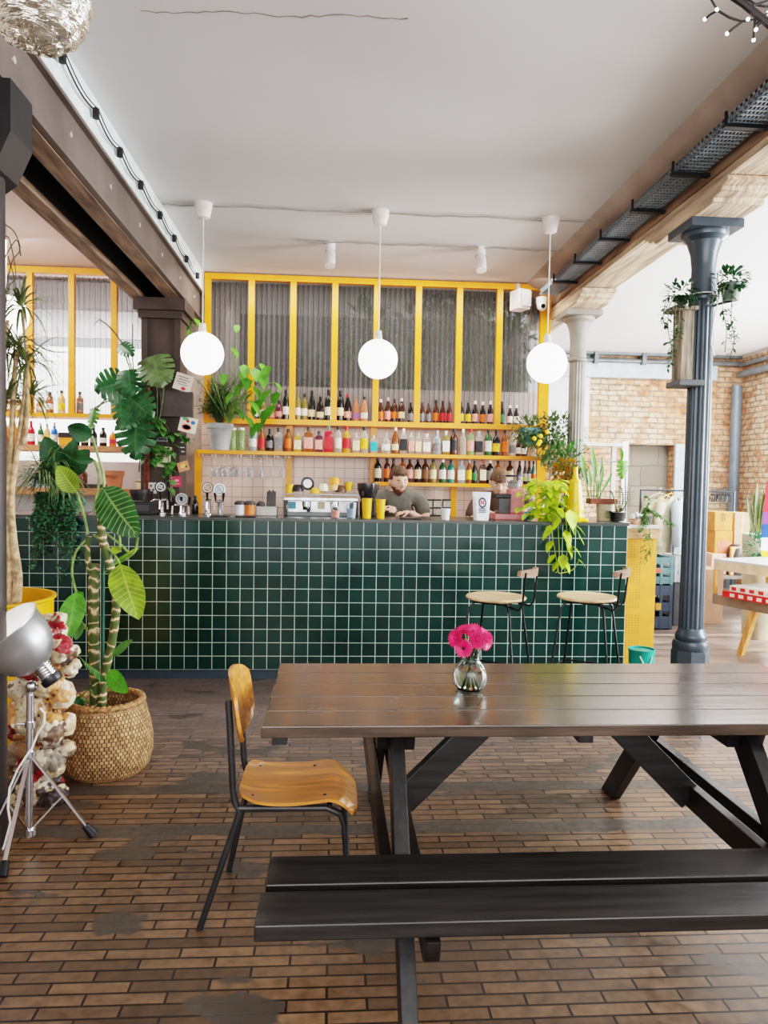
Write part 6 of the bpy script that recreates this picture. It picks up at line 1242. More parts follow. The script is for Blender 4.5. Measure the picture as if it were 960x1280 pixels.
# pillar pothos
t = thing('pillar_vine', 'green trailing vine hanging down the notices on the dark pillar', 'climbing plant', P(200, 480, y=6.2))
mb = MB(); st = MB()
for pl in ([(190, 522), (198, 528), (205, 545), (212, 560), (220, 575)], [(196, 520), (210, 535), (216, 560), (214, 590)], [(188, 560), (196, 555), (204, 562), (200, 580)], [(214, 540), (230, 545), (238, 550)], [(210, 570), (212, 600), (208, 625)], [(180, 570), (192, 574), (200, 566)]):
    pts = [P(a, b, y=6.22) for a, b in pl]; c = curve(pts, 6); st.tube(c, 0.003, 5)
    for i in range(13): p = c[int(R.random()*(len(c)-1))]; hleaf(mb, p, V(R.uniform(-.8, .8), -0.5, R.uniform(-.9, 0.1)), R.uniform(.06, .11), R.uniform(.04, .075))
mb.build('leaves', lf_mid, t); st.build('stem', m_st_d, t)
# chain on the pillar
t = thing('hanging_chain', 'thin pale chain hanging down the front of the dark pillar', 'chain', P(213, 600, y=6.24)); mb = MB(); a = P(213, 585, y=6.25); b = P(215, 625, y=6.25)
for i in range(12): p = a.lerp(b, i/11); mb.tube([p+V(0.008*math.cos(w_), 0.004*math.sin(w_)*(i % 2), 0.013*math.sin(w_)) for w_ in [2*PI*j/8 for j in range(8)]], 0.002, 4, closed=True)
mb.build('links', M('chain_pale', (190, 184, 176), 0.4, 0.5), t)

# ---- lime pothos hanging over the bar front
yl = 5.52
t = thing('lime_pothos', 'lime green pothos spilling from a pot over the tiled bar front', 'potted plant', (P(692, 645, y=yl+0.1).x, yl+0.1, ZC))
mb = MB(); st = MB(); root = P(693, 628, y=yl+0.1)
mb2 = MB(); mb2.lathe([(0.055, 0), (0.075, 0.13), (0.068, 0.13), (0.001, 0.11)], (root.x, root.y, ZC), 20, capb=True); mb2.build('pot', M('dark_pot', (46, 44, 44), 0.5), t)
r2 = random.Random(11)
for i in range(150):
    px = r2.gauss(684, 20); py = r2.uniform(600, 650)-abs(px-690)*0.15; 
    if px < 652 or px > 706: continue
    c = P(px, py, y=yl+r2.uniform(-.10, .12)); L = r2.uniform(11, 19)*px2m(yl); hleaf(mb, c, V((px-690)/40+r2.uniform(-.4, .4), -0.6, r2.uniform(-.7, .1)), L, L*0.62); st.tube(curve([root, root.lerp(c, .5)+V(0, 0, .05), c], 4), 0.002, 4)
for pl in ([(706, 640), (708, 655), (709, 680), (708, 700), (706, 714)], [(697, 640), (698, 665), (699, 690), (698, 714), (703, 716), (716, 712), (724, 700)], [(715, 640), (718, 660), (722, 664), (726, 674)], [(692, 640), (690, 665), (694, 690), (697, 712), (694, 716)], [(712, 640), (713, 670), (714, 700)]):
    pts = [P(a, b, y=5.39 if b > 650 else 5.44) for a, b in pl]; c = curve(pts, 7); st.tube(c, 0.0032, 5)
for px, py, L, a in ((712, 648, 28, 0.1), (700, 655, 18, -.6), (692, 668, 24, -.9), (706, 672, 24, 0.2), (719, 664, 20, .9), (690, 683, 18, -.5), (708, 686, 22, .3), (694, 700, 18, -.8), (704, 701, 20, -.1), (716, 690, 18, .7), (722, 705, 16, .9), (698, 708, 16, -.6), (706, 708, 18, .3), (710, 659, 20, .4), (688, 662, 14, -.5), (723, 676, 14, .6)):
    c = P(px, py-L*0.4, y=5.375); L2 = L*px2m(5.38); hleaf(mb, c, V(a, -0.3, -0.8), L2, L2*0.66)
mb.build('leaves', lf_lime, t); st.build('stem', M('stem_lime', (170, 190, 70), 0.5), t)
# variegated yellow-orange croton behind it
t = thing('croton_plant', 'small yellow and orange speckled plant behind the lime pothos', 'potted plant', (P(705, 640, y=5.95).x, 5.95, ZC))
mb = MB(); fol(mb, P(706, 594, y=5.95), (0.17, 0.06, 0.12), 420, 0.05, 0.022)
mb.build('leaves', leafmat('leaf_croton', (196, 140, 40), (214, 190, 80), 4, 0.5), t)
mb = MB(); fol(mb, P(712, 575, y=5.97), (0.22, 0.06, 0.16), 330, 0.05, 0.022); mb.build('green_leaves', lf_mid, t)
mb = MB(); q = P(705, 640, y=5.95); mb.lathe([(0.05, 0), (0.07, 0.12), (0.06, 0.12), (0.001, 0.1)], (q.x, 5.95, ZC), 18, capb=True); mb.tube([(q.x, 5.95, ZC+0.1), (q.x, 5.95, ZC+0.25)], 0.006, 6); mb.build('pot', M('dark_pot', (46, 44, 44), 0.5), t)
# teal pot with bushy plant on the shelf end
q = P(655, 566, y=6.9); t = thing('potted_bush', 'bushy small-leaved plant in a teal pot on the yellow shelf', 'potted plant', (P(657, 570, y=6.8).x, 6.80, Zmid))
tp = V(P(657, 570, y=6.78).x, 6.90, Zmid); mb = MB(); mb.lathe([(0.075, 0.10), (0.10, 0.22), (0.11, 0.22), (0.11, 0.255), (0.1, 0.255), (0.001, 0.22)], tp+V(0.03, -0.14, 0), 22, capb=True); mb.build('pot', M('pot_teal', (92, 146, 146), 0.45), t)
mb = MB(); mb.tube([tp+V(0.03, -0.14, 0.1), tp+V(0.03, -0.06, 0.05), tp+V(0.03, -0.04, 0.002)], 0.006, 6); mb.build('holder', m_bkp, t)
mb = MB(); st = MB(); fol(mb, P(668, 538, y=6.72), (0.25, 0.10, 0.13), 520, 0.055, 0.022, down=0.3); fol(mb, P(697, 550, y=6.65), (0.26, 0.08, 0.26), 900, 0.055, 0.022, down=0.4)
for pl in ([(665, 548), (690, 560), (700, 600), (705, 625)], [(660, 545), (680, 540), (712, 530), (716, 515)], [(665, 545), (690, 575), (692, 610)]): vine(mb, st, [P(a, b, y=6.66) for a, b in pl], 60, 0.05, 0.02)
mb.build('leaves', lf_grey, t); st.build('stem', m_st_d, t)
mb = MB()
for px, py in ((676, 545), (673, 555), (684, 540), (675, 552), (668, 548)): c = P(px, py, y=6.5); mb.ell(c, (0.02, 0.012, 0.02), 8, 6)
mb.build('yellow_flower', M('flower_yellow', (236, 180, 40), 0.6), t)
# thin grey pot with bare stems on the hall ledge
q = P(718, 553, y=7.2); t = thing('slender_potted_plant', 'sparse thin-stemmed plant in a small grey pot before the white plaster', 'potted plant', (q.x, 7.2, q.z)); mb = MB(); mb.lathe([(0.04, 0), (0.055, 0.12), (0.048, 0.12), (0.001, 0.1)], q, 16, capb=True); mb.build('pot', m_pg, t)
mb = MB(); st = MB()
for pl in ([(716, 538), (718, 520), (724, 505)], [(717, 538), (722, 520), (714, 512)], [(718, 538), (735, 535), (752, 537)], [(716, 538), (712, 525), (706, 530)], [(718, 538), (728, 540), (738, 548)]): vine(mb, st, [P(a, b, y=7.2) for a, b in pl], 14, 0.05, 0.014, dn=0.1)
mb.build('leaves', lf_dark, t); st.build('stem', m_st_d, t)
mb = MB(); mb.box((q.x-0.35, 7.1, q.z-0.035), (q.x+0.45, 7.3, q.z-0.001)); mb.bar((q.x-0.3, 7.2, q.z-0.03), (q.x-0.3, 7.2, 0), 0.04, 0.04, (0, 1, 0)); mb.bar((q.x+0.4, 7.2, q.z-0.03), (q.x+0.4, 7.2, 0), 0.04, 0.04, (0, 1, 0)); tag(mb.build('plant_stand', M('stand_white', (220, 214, 208), 0.5), smooth=False), 'tall pale plant stand behind the end of the bar', 'plant stand')
# ZZ plant and planters at the bar end
q = P(756, 650, y=5.8); t = thing('calathea_plant', 'tall plant with long bright green leaves in a beige pot on the bar end', 'potted plant', (q.x, 5.8, ZC))
mb = MB(); mb.lathe([(0.062, 0), (0.07, 0.13), (0.062, 0.13), (0.001, 0.11)], (q.x, 5.8, ZC), 22, capb=True); mb.build('pot', M('pot_beige', (206, 196, 170), 0.6), t)
mb = MB(); mb.box((q.x-0.14, 5.74, ZC+0.132), (q.x+0.08, 5.86, ZC+0.175)); mb.build('wooden_tray', M('tray_redwood', (134, 70, 52), 0.5), t, smooth=False, bevel=0.004)
for bx_, by_, tx_, ty_, W in ((740, 625, 736, 585, 9), (742, 625, 743, 572, 9), (746, 625, 754, 582, 9), (745, 625, 765, 590, 8), (738, 622, 729, 582, 9), (750, 620, 752, 568, 8), (736, 600, 727, 566, 12), (748, 600, 740, 556, 12), (744, 620, 748, 600, 8)):
    b = P(bx_, 630, y=5.8); tp = P(tx_, ty_, y=5.78); m1 = b.lerp(tp, 0.4); mb = MB(); mb.tube([b, m1], 0.004, 5); d = tp-m1; mb.leaf(m1, d, d.length, W*0.6*px2m(5.8), 0.2, 6, 0.2, side=(1, 0.2, 0), shape=0.9); mb.build('leaf', lf_brite if W > 11 else lf_mid, t)
q = P(772, 650, y=5.7); t = thing('succulent_plant', 'dark green plant with short stacked leaves hanging at the corner of the bar', 'potted plant', (q.x, 5.7, ZC))
mb = MB(); st = MB()
for pl in ([(775, 640), (779, 625), (777, 610)], [(772, 642), (768, 625), (765, 615)], [(775, 640), (783, 630), (785, 615)], [(770, 645), (764, 640), (760, 648)]):
    c = curve([P(a, b, y=5.68) for a, b in pl], 6); st.tube(c, 0.005, 5)
    for i, p in enumerate(c):
        for sg in (-1, 1): mb.leaf(p, V(sg, -0.4, 0.3), 0.06, 0.03, 0.4, 3, 0.2)
mb.build('leaves', lf_dark, t); st.build('stem', m_st_g, t)
mb = MB(); mb.lathe([(0.05, 0), (0.06, 0.07), (0.053, 0.07), (0.001, 0.06)], (q.x, 5.7, ZC), 16, capb=True); mb.build('pot', M('dark_pot', (46, 44, 44), 0.5), t)
# trellis / rail frame above the bar end
t = thing('plant_rail', 'thin grey metal frame rail standing above the plants at the bar end', 'rail', P(782, 650, y=6.0)); mb = MB(); a = P(782, 655, y=6.0); b = P(782, 577, y=6.0); c = P(688, 576, y=6.0); a.z = ZC; mb.tube([a, b, c, V(c.x, 6.0, ZC)], 0.008, 8); mb.build('tube', M('rail_grey', (156, 156, 154), 0.4, 0.5), t)
mb = MB(); p = P(779, 576, y=5.98); mb.monstera(p, V(0, -0.05, -1), V(0, -1, 0), 0.15, 0.10, 5); mb.leaf(P(776, 560, y=6.0), V(0.1, 0, -1), 0.12, 0.07, .2)
tag(mb.build('hanging_leaf', lf_brite), 'single bright green leaf hanging from the thin metal rail', 'leaf')
# fern hanging at the yellow cabinet
t = thing('trailing_fern', 'green fern trailing down over the top of the yellow cabinet', 'potted plant', (P(812, 655, y=5.75).x, 5.75, CABZ))
mb = MB(); st = MB()
for pl in ([(806, 640), (808, 660), (806, 680), (803, 705)], [(806, 640), (812, 660), (812, 685), (808, 700)], [(806, 635), (820, 640), (835, 652), (842, 656)], [(806, 640), (803, 655), (800, 665)], [(808, 635), (815, 640), (826, 645)], [(806, 640), (810, 626), (807, 618)]):
    vine(mb, st, [P(a, b, y=5.55) for a, b in pl], 80, 0.04, 0.014)
mb.build('leaves', lf_mid, t); st.build('stem', m_st_g, t)
mb = MB(); mb.lathe([(0.035, 0), (0.045, 0.07), (0.001, 0.06)], (P(808, 650, y=5.75).x, 5.75, CABZ), 14, capb=True); mb.build('pot', M('dark_pot', (46, 44, 44), 0.5), t)

# ---- hanging pots on the near column with the wooden board
bx0, bx1 = P(849, 430, y=4.30).x, P(864, 430, y=4.30).x
t = thing('weathered_board', 'weathered wooden board box strapped to the dark column with a small ledge', 'board', P(860, 478, y=4.22))
za, zb = P(860, 385, y=4.22).z, P(860, 474, y=4.22).z
mb = MB(); mb.box((bx0, 4.27, zb), (bx1, 4.39, za)); mb.build('board', M('weathered_wood', (140, 128, 112), 0.85, var=0.4, scale=5, stretch=(8, 8, 1), bump=0.6), t, smooth=False, bevel=0.003)
mb = MB(); mb.box((bx0-0.03, 4.22, zb-0.035), (bx1+0.06, 4.40, zb)); mb.build('ledge', M('ledge_grey', (88, 92, 94), 0.6), t, smooth=False, bevel=0.006)
mb = MB(); mb.box((bx0-0.06, 4.24, za), (bx1+0.01, 4.40, za+0.02)); mb.build('top_ledge', M('weathered_wood', (140, 128, 112), 0.85), t, smooth=False)
def hangpot(nm, lab, px, py, r, h, mat, lines, nf, y=4.2, top=None):
    c = P(px, py, y=y); t = thing(nm, lab, 'hanging plant', c)
    mb = MB(); mb.lathe([(r*0.72, 0), (r, h), (r*0.9, h), (0.001, h*0.85)], c, 20, capb=True); mb.build('pot', mat, t)
    if top: mb = MB(); mb.tube([c+V(-r, 0, h), top, c+V(r, 0, h)], 0.003, 5); mb.build('hanger', m_rod, t)
    mb = MB(); st = MB(); fol(mb, c+V(0, 0, h+0.03), (0.10, 0.08, 0.06), nf, 0.036, 0.018)
    for pl in lines: vine(mb, st, [c+V(0, 0, h)]+[P(a, b, y=y-0.08) for a, b in pl], 60, 0.034, 0.017)
    mb.build('leaves', lf_dark, t); st.build('stem', m_st_d, t); return t
hangpot('hanging_plant', 'trailing plant in a small dark pot on top of the weathered board', 852, 384, 0.032, 0.06, M('dark_pot', (46, 44, 44), 0.5), [[(835, 372), (829, 395), (832, 412)], [(838, 380), (835, 410), (840, 440), (834, 462)], [(845, 378), (843, 415), (838, 445)], [(850, 375), (846, 420), (830, 430)], [(856, 372), (860, 380)]], 120)
hangpot('hanging_plant', 'trailing plant in a grey-green bucket hanging off the beam side of the dark column', 913, 376, 0.06, 0.10, M('pot_greygreen', (96, 112, 100), 0.5), [[(905, 360), (903, 385), (908, 410), (906, 440)], [(915, 372), (914, 400), (918, 425), (912, 448)], [(898, 362), (892, 372), (888, 382)], [(925, 358), (930, 350)]], 170, top=P(905, 335, y=4.22))
mb = MB(); a = P(898, 380, y=4.25); mb.tube([V(2.24, 4.30, a.z), a, P(915, 376, y=4.2)], 0.007, 6); tag(mb.build('wall_bracket', m_rod), 'thin black bracket arm on the column holding the hanging bucket plant', 'bracket')
mb = MB(); pts = []
for i in range(60): aa = i*0.42; pts.append(V(2.19+0.083*math.cos(aa), 4.34+0.083*math.sin(aa), 2.62+0.0006*i)) if i < 16 else pts.append(V(2.19+0.083*math.cos(6.3+0.01*(i-16))+0.004, 4.34-0.083+0.0*i, 2.62-0.008*(i-16)))
mb.tube(pts[:16]+[P(897, 340, y=4.22), P(899, 370, y=4.22), P(892, 400, y=4.22), P(889, 430, y=4.22), P(893, 445, y=4.22)], 0.004, 5); tag(mb.build('white_wire', m_cordw), 'thin white wire looped round the top of the dark column', 'wire')

# ---- plants seen through the corrugated panels behind the bar
rg = random.Random(5)
for i, (px, py, w_, h_) in enumerate(((700*0+385, 470, 60, 50), (455, 420, 70, 90), (520, 430, 60, 90), (548, 400, 60, 60), (585, 440, 70, 90), (610, 400, 70, 70), (640, 440, 60, 100), (500, 480, 50, 40), (575, 390, 60, 40))):
    c = P(px, py, y=7.62); k = px2m(7.62); t = thing('backroom_plant', 'leafy plant behind the corrugated panels, %s from the dark pillar' % ORD[i], 'plant', (c.x, 7.62+0.0, Zlw-0.35), group='plants in the room behind the panels')
    mb = MB(); fol(mb, c, (w_*k/2, 0.02, h_*k/2), 190, 0.15, 0.055, rnd=rg, down=0.3)
    for v in mb.v: v.y = max(7.45 if v.z > Zlw else 7.60, v.y)
    mb.build('leaves', [lf_dark, lf_mid, lf_grey][i % 3], t)
    mb = MB(); mb.tube([V(c.x, 7.66, Zlw-0.35), V(c.x, 7.64, c.z)], 0.01, 6); mb.build('stem', m_st_d, t)
# ================================================================== PEOPLE
m_skin = M('skin', (222, 178, 156), 0.5, var=0.06, scale=12)
m_skin2 = M('skin_pale', (226, 186, 164), 0.5, var=0.06, scale=12)
def skinmesh(verts, edges, lev=2):
    """grow a tapered surface round a skeleton: verts = (point, radius); returns a plain mesh"""
    me = bpy.data.meshes.new('tmp'); me.from_pydata([v for v, r_ in verts], edges, []); o = bpy.data.objects.new('tmp', me); COL.objects.link(o)
    md = o.modifiers.new('s', 'SKIN'); md.use_smooth_shade = True; sv = me.skin_vertices[0].data
    for i, (v, r_) in enumerate(verts): sv[i].radius = r_ if isinstance(r_, tuple) else (r_, r_); sv[i].use_root = (i == 0)
    s2_ = o.modifiers.new('u', 'SUBSURF'); s2_.levels = lev; s2_.render_levels = lev
    dg = bpy.context.evaluated_depsgraph_get(); dg.update(); m2 = bpy.data.meshes.new_from_object(o.evaluated_get(dg)); bpy.data.objects.remove(o); return m2
def mesh_into(mb, me): mb.add([v.co.copy() for v in me.vertices], [tuple(p.vertices) for p in me.polygons])
def head_fn(sx=0.076, sy=0.096, sz=0.122):
    def g(x, y, a, b, s): return math.exp(-((x-a)**2+(y-b)**2)/(2*s*s))
    def f(d, q):
        x, y, z = d.x*sx, d.y*sy, d.z*sz       # face looks to -y
        if z < -0.01: k_ = 1-0.38*min(1, (-z-0.01)/0.11)**1.3; x *= k_; y = y*(1-0.12*(-z-0.01)/0.11) - 0.012*((-z-0.01)/0.11)
        fr = max(0.0, -d.y)
        u, w_ = d.x*sx, z
        y -= fr*(0.026*g(u, w_, 0, -0.018, 0.0105)+0.014*g(u, w_, 0, 0.004, 0.009)+0.008*g(u, w_, 0, -0.06, 0.017)+0.010*g(u, w_, 0, -0.098, 0.018)+0.006*g(u, w_, 0, 0.03, 0.03))
        y += fr*(0.011*g(abs(u), w_, 0.031, 0.008, 0.013)+0.004*g(abs(u), w_, 0.0, -0.075, 0.007))
        return V(x, y, z)
    return f
def person(name, label, base, hc, hrot, body_v, body_e, shirt_v, shirt_e, hands, skin, shirtc, hair, hairlong, beard=None):
    t = thing(name, label, 'person', base)
    mb = MB(); mesh_into(mb, skinmesh(body_v, body_e)); mb.ell(hc, (1, 1, 1), 36, 28, rot=hrot, fn=head_fn())
    for s_ in (-1, 1): mb.ell(hc+hrot @ V(s_*0.077, 0.008, -0.008), (0.010, 0.018, 0.030), 10, 8, rot=hrot @ Rz(s_*0.35))
    for hv, he in hands: mesh_into(mb, skinmesh(hv, he, 1))
    o = mb.build('body', skin, t); md = o.modifiers.new('r', 'REMESH'); md.mode = 'VOXEL'; md.voxel_size = 0.0042; md.use_smooth_shade = True; md = o.modifiers.new('s', 'SMOOTH'); md.iterations = 2; md.factor = 0.5
    mb = MB(); mesh_into(mb, skinmesh(shirt_v, shirt_e)); mb.build('shirt', shirtc, t)
    # hair cap: an outer shell over the skull above the hairline
    mb = MB(); n, m_ = 30, 22; vs = []; fn = head_fn(0.082, 0.103, 0.131); rr_ = random.Random(4)
    idx = {}
    for j in range(m_+1):
        ph = PI*j/m_
        for i in range(n):
            th = 2*PI*i/n; d = V(math.sin(ph)*math.cos(th), math.sin(ph)*math.sin(th), math.cos(ph)); q = fn(d, d); q = q*(1+rr_.uniform(-0.012, 0.03)); front = -d.y
            keep = (d.z > 0.42+0.0) if front > 0.55 else (d.z > (0.02 if front > 0.1 else -0.32))
            if hairlong and front > 0.55: keep = d.z > 0.22
            if keep: idx[(j, i)] = len(vs); vs.append(hc+hrot @ (q+V(0, 0, 0.006 if front > 0.3 else 0)))
    fs = []
    for j in range(m_):
        for i in range(n):
            c = [(j, i), (j+1, i), (j+1, (i+1) % n), (j, (i+1) % n)]
            if all(e in idx for e in c): fs.append(tuple(idx[e] for e in c))
    mb.add(vs, fs)
    fr = random.Random(9)   # tufts along the fringe
    for i in range(90):
        th = fr.uniform(-2.6, -0.5) if hairlong else fr.uniform(-2.4, -0.7); d = V(math.cos(th)*0.85, math.sin(th)*0.85, fr.uniform(0.42, 0.95)).normalized(); q = fn(d, d); mb.leaf(hc+hrot @ q, hrot @ V(fr.uniform(-.5, .3), 0.5 if not hairlong else -0.6, 0.35 if not hairlong else -0.4), fr.uniform(.018, .03), 0.012, 1.0, 3, .3)
    h_ = mb.build('hair', hair, t); sd = h_.modifiers.new('so', 'SOLIDIFY'); sd.thickness = 0.006; sd.offset = -1
    mdk = M('brow_dark', (74, 52, 40), 0.7); mew = M('eye_white', (225, 220, 215), 0.3); mei = M('iris', (60, 46, 38), 0.2)
    for s_ in (-1, 1):
        mb = MB(); c = hc+hrot @ V(s_*0.031, -0.0765, 0.006); mb.ell(c, (0.0125, 0.010, 0.006), 12, 8, rot=hrot); e = mb.build('eye', mew, t)
        mb = MB(); mb.ell(hc+hrot @ V(s_*0.031, -0.0855, 0.004), (0.005, 0.002, 0.005), 10, 6, rot=hrot); mb.build('iris', mei, e)
        mb = MB(); mb.tube([hc+hrot @ V(s_*0.014, -0.0905, 0.023), hc+hrot @ V(s_*0.03, -0.090, 0.028), hc+hrot @ V(s_*0.046, -0.080, 0.023)], [0.003, 0.0036, 0.002], 6); mb.build('eyebrow', mdk, t)
    mb = MB(); mb.ell(hc+hrot @ V(0, -0.0915, -0.062), (0.021, 0.005, 0.0055), 14, 8, rot=hrot); mb.build('lips', M('lips', (186, 110, 104), 0.5), t)
    if beard:
        mb = MB(); vs = []; idx = {}; fn2 = head_fn(0.0775, 0.0985, 0.1245); n, m_ = 40, 40
        for j in range(m_+1):
            ph = PI*j/m_
            for i in range(n):
                th = 2*PI*i/n; d = V(math.sin(ph)*math.cos(th), math.sin(ph)*math.sin(th), math.cos(ph)); front = -d.y
                if d.z < -0.30 and front > -0.05 and not (abs(d.x) < 0.26 and -0.56 < d.z < -0.44 and front > 0.5) and not (d.z > -0.42 and abs(d.x) < 0.55 and not (abs(d.x) < 0.3 and d.z < -0.36)):
                    idx[(j, i)] = len(vs); vs.append(hc+hrot @ fn2(d, d))
        fs = []
        for j in range(m_):
            for i in range(n):
                c = [(j, i), (j+1, i), (j+1, (i+1) % n), (j, (i+1) % n)]
                if all(e in idx for e in c): fs.append(tuple(idx[e] for e in c))
        mb.add(vs, fs); mb.build('beard', beard, t)
    return t
def hand(w, d, upv, s=1.0, curl=0.9, skip=()):
    """a hand from wrist w along d, palm facing -upv; five separate fingers curled"""
    w = Vector(w); d = Vector(d).normalized(); upv = Vector(upv); upv = (upv-d*upv.dot(d)).normalized(); a = d.cross(upv)
    out = []; pc = w+d*0.045*s
    out.append(([(w, 0.022*s), (w+d*0.03*s, (0.030*s, 0.017*s)), (w+d*0.075*s, (0.034*s, 0.015*s))], [(0, 1), (1, 2)]))
    for k, (off, L) in enumerate(((-0.030, 0.068), (-0.010, 0.078), (0.010, 0.074), (0.029, 0.058))):
        b = w+d*0.075*s+a*off*s; dd = d.copy(); pts = [(b-d*0.01*s, 0.0085*s)]
        for j in range(3): dd = (dd-upv*curl*(0.35+0.25*j)*(1+0.1*k)).normalized(); b = b+dd*(L*s*(0.45, 0.32, 0.23)[j]); pts.append((b.copy(), (0.0082-0.0008*j)*s))
        out.append((pts, [(0, 1), (1, 2), (2, 3)]))
    b = w+d*0.028*s-a*0.024*s; dd = (d*0.7-a*0.7-upv*0.3).normalized(); pts = [(b, 0.011*s)]
    for j in range(3): b = b+dd*(0.026*s); dd = (dd+d*0.35-upv*0.2+a*0.15).normalized(); pts.append((b.copy(), (0.010-0.001*j)*s))
    out.append((pts, [(0, 1), (1, 2), (2, 3)])); return out
# --- bartender in the grey t-shirt
yp = 6.28
hc = P(498, 601, y=yp-0.06); nk = P(497, 617, y=yp+0.01); cx = P(500, 625, y=yp).x
hr = Rz(0.28) @ Rx(0.22) @ Ry(-0.06)
shL = P(474, 624, y=yp+0.02); shR = P(525, 624, y=yp+0.02); chest = P(500, 636, y=yp+0.02)
hipz = 0.95; pel = V(cx+0.01, yp+0.12, 0.93); wai = V(cx, yp+0.08, 1.10)
elL = P(458, 652, y=yp-0.02); elR = P(533, 655, y=yp-0.05); wrL = P(479, 636, y=yp-0.42+0.15); wrR = P(508, 645, y=yp-0.3)
wrL = V(P(476, 638, y=6.0).x, 6.0, P(476, 638, y=6.0).z); wrR = V(P(512, 646, y=6.02).x, 6.02, max(ZC+0.035, P(512, 646, y=6.02).z))
kn_ = lambda s_: V(pel.x+s_*0.11, yp+0.08, 0.50)
bv = [(pel, 0.125), (wai, 0.115), (chest+V(0, 0.02, -0.02), 0.125), (P(499, 620, y=yp+0.02), 0.075), (nk+V(0, 0.0, 0.0), 0.056), (hc+V(0, 0.02, -0.07), 0.056),
      (shL, 0.062), (elL, 0.046), (wrL, 0.027), (shR, 0.062), (elR, 0.046), (wrR, 0.027),
      (pel+V(-0.09, 0, -0.06), 0.095), (kn_(-1), 0.068), (V(pel.x-0.12, yp+0.14, 0.08), 0.045), (V(pel.x-0.12, yp-0.0, 0.035), 0.035), (pel+V(0.09, 0, -0.06), 0.095), (kn_(1), 0.068), (V(pel.x+0.12, yp+0.14, 0.08), 0.045), (V(pel.x+0.12, yp-0.0, 0.035), 0.035)]
be = [(0, 1), (1, 2), (2, 3), (3, 4), (4, 5), (3, 6), (6, 7), (7, 8), (3, 9), (9, 10), (10, 11), (0, 12), (12, 13), (13, 14), (14, 15), (0, 16), (16, 17), (17, 18), (18, 19)]
slL = shL.lerp(elL, 0.72); slR = shR.lerp(elR, 0.72)
sv_ = [(pel+V(0, 0, 0.02), 0.145), (wai, 0.138), (chest+V(0, 0.02, -0.02), 0.148), (P(499, 619.5, y=yp+0.02), 0.088), (P(498, 616, y=yp+0.02), 0.064), (shL, 0.078), (slL, 0.064), (shR, 0.078), (slR, 0.064)]
se_ = [(0, 1), (1, 2), (2, 3), (3, 4), (3, 5), (5, 6), (3, 7), (7, 8)]
hd = hand(wrL, V(0.75, -0.15, 0.12), V(-0.2, -0.7, 0.7), 0.95, 0.9)+hand(wrR, V(-0.8, -0.2, -0.05), V(0, -0.2, 1), 0.95, 0.8)
person('person', 'bearded bartender in a grey t-shirt looking down behind the bar', V(cx, yp+0.1, 0), hc, hr, bv, be, sv_, se_, hd, m_skin, M('shirt_grey', (104, 102, 94), 0.85, var=0.1, scale=30), M('hair_brown', (88, 62, 46), 0.7, var=0.3, scale=60), False, M('beard_brown', (120, 82, 62), 0.8, var=0.3, scale=80))
# --- second bartender bowed behind the pink grinder
yp = 6.30
hc = P(624, 602, y=yp-0.10); nk = P(632, 616, y=yp+0.02); cx = P(628, 625, y=yp).x
hr = Rz(-0.12) @ Rx(0.5) @ Ry(0.05)
shL = P(598, 626, y=yp+0.02); shR = P(658, 626, y=yp+0.02); chest = P(628, 638, y=yp+0.02); pel = V(cx+0.01, yp+0.14, 0.93); wai = V(cx, yp+0.1, 1.09)
elL = P(586, 654, y=yp-0.06); elR = P(668, 646, y=yp-0.12); wrL = V(P(606, 648, y=6.02).x, 6.04, ZC+0.05); wrR = V(P(655, 640, y=6.0).x, 6.02, ZC+0.06)
bv = [(pel, 0.125), (wai, 0.115), (chest+V(0, 0.02, -0.02), 0.125), (P(629, 622, y=yp+0.03), 0.075), (nk, 0.056), (hc+V(0, 0.05, -0.05), 0.056), (shL, 0.062), (elL, 0.046), (wrL, 0.027), (shR, 0.062), (elR, 0.046), (wrR, 0.027),
      (pel+V(-0.09, 0, -0.06), 0.095), (kn_(-1), 0.068), (V(pel.x-0.12, yp+0.14, 0.08), 0.045), (V(pel.x-0.12, yp-0.0, 0.035), 0.035), (pel+V(0.09, 0, -0.06), 0.095), (kn_(1), 0.068), (V(pel.x+0.12, yp+0.14, 0.08), 0.045), (V(pel.x+0.12, yp-0.0, 0.035), 0.035)]
slL = shL.lerp(elL, 0.9); slR = shR.lerp(elR, 0.5)
sv_ = [(pel+V(0, 0, 0.02), 0.145), (wai, 0.138), (chest+V(0, 0.02, -0.02), 0.148), (P(629, 621.5, y=yp+0.03), 0.088), (P(631, 617, y=yp+0.03), 0.064), (shL, 0.078), (slL, 0.066), (shR, 0.078), (slR, 0.066)]
hd = hand(wrL, V(0.6, -0.5, -0.05), V(0, 0, 1), 0.95, 0.7)+hand(wrR, V(-0.5, -0.6, -0.05), V(0, 0, 1), 0.95, 0.7)
person('person', 'brown-haired bartender bowing his head behind the pink grinder', V(cx, yp+0.1, 0), hc, hr, bv, be, sv_, se_, hd, m_skin2, M('shirt_brown', (96, 74, 64), 0.85, var=0.15, scale=30), M('hair_brown2', (112, 82, 60), 0.7, var=0.3, scale=60), True)

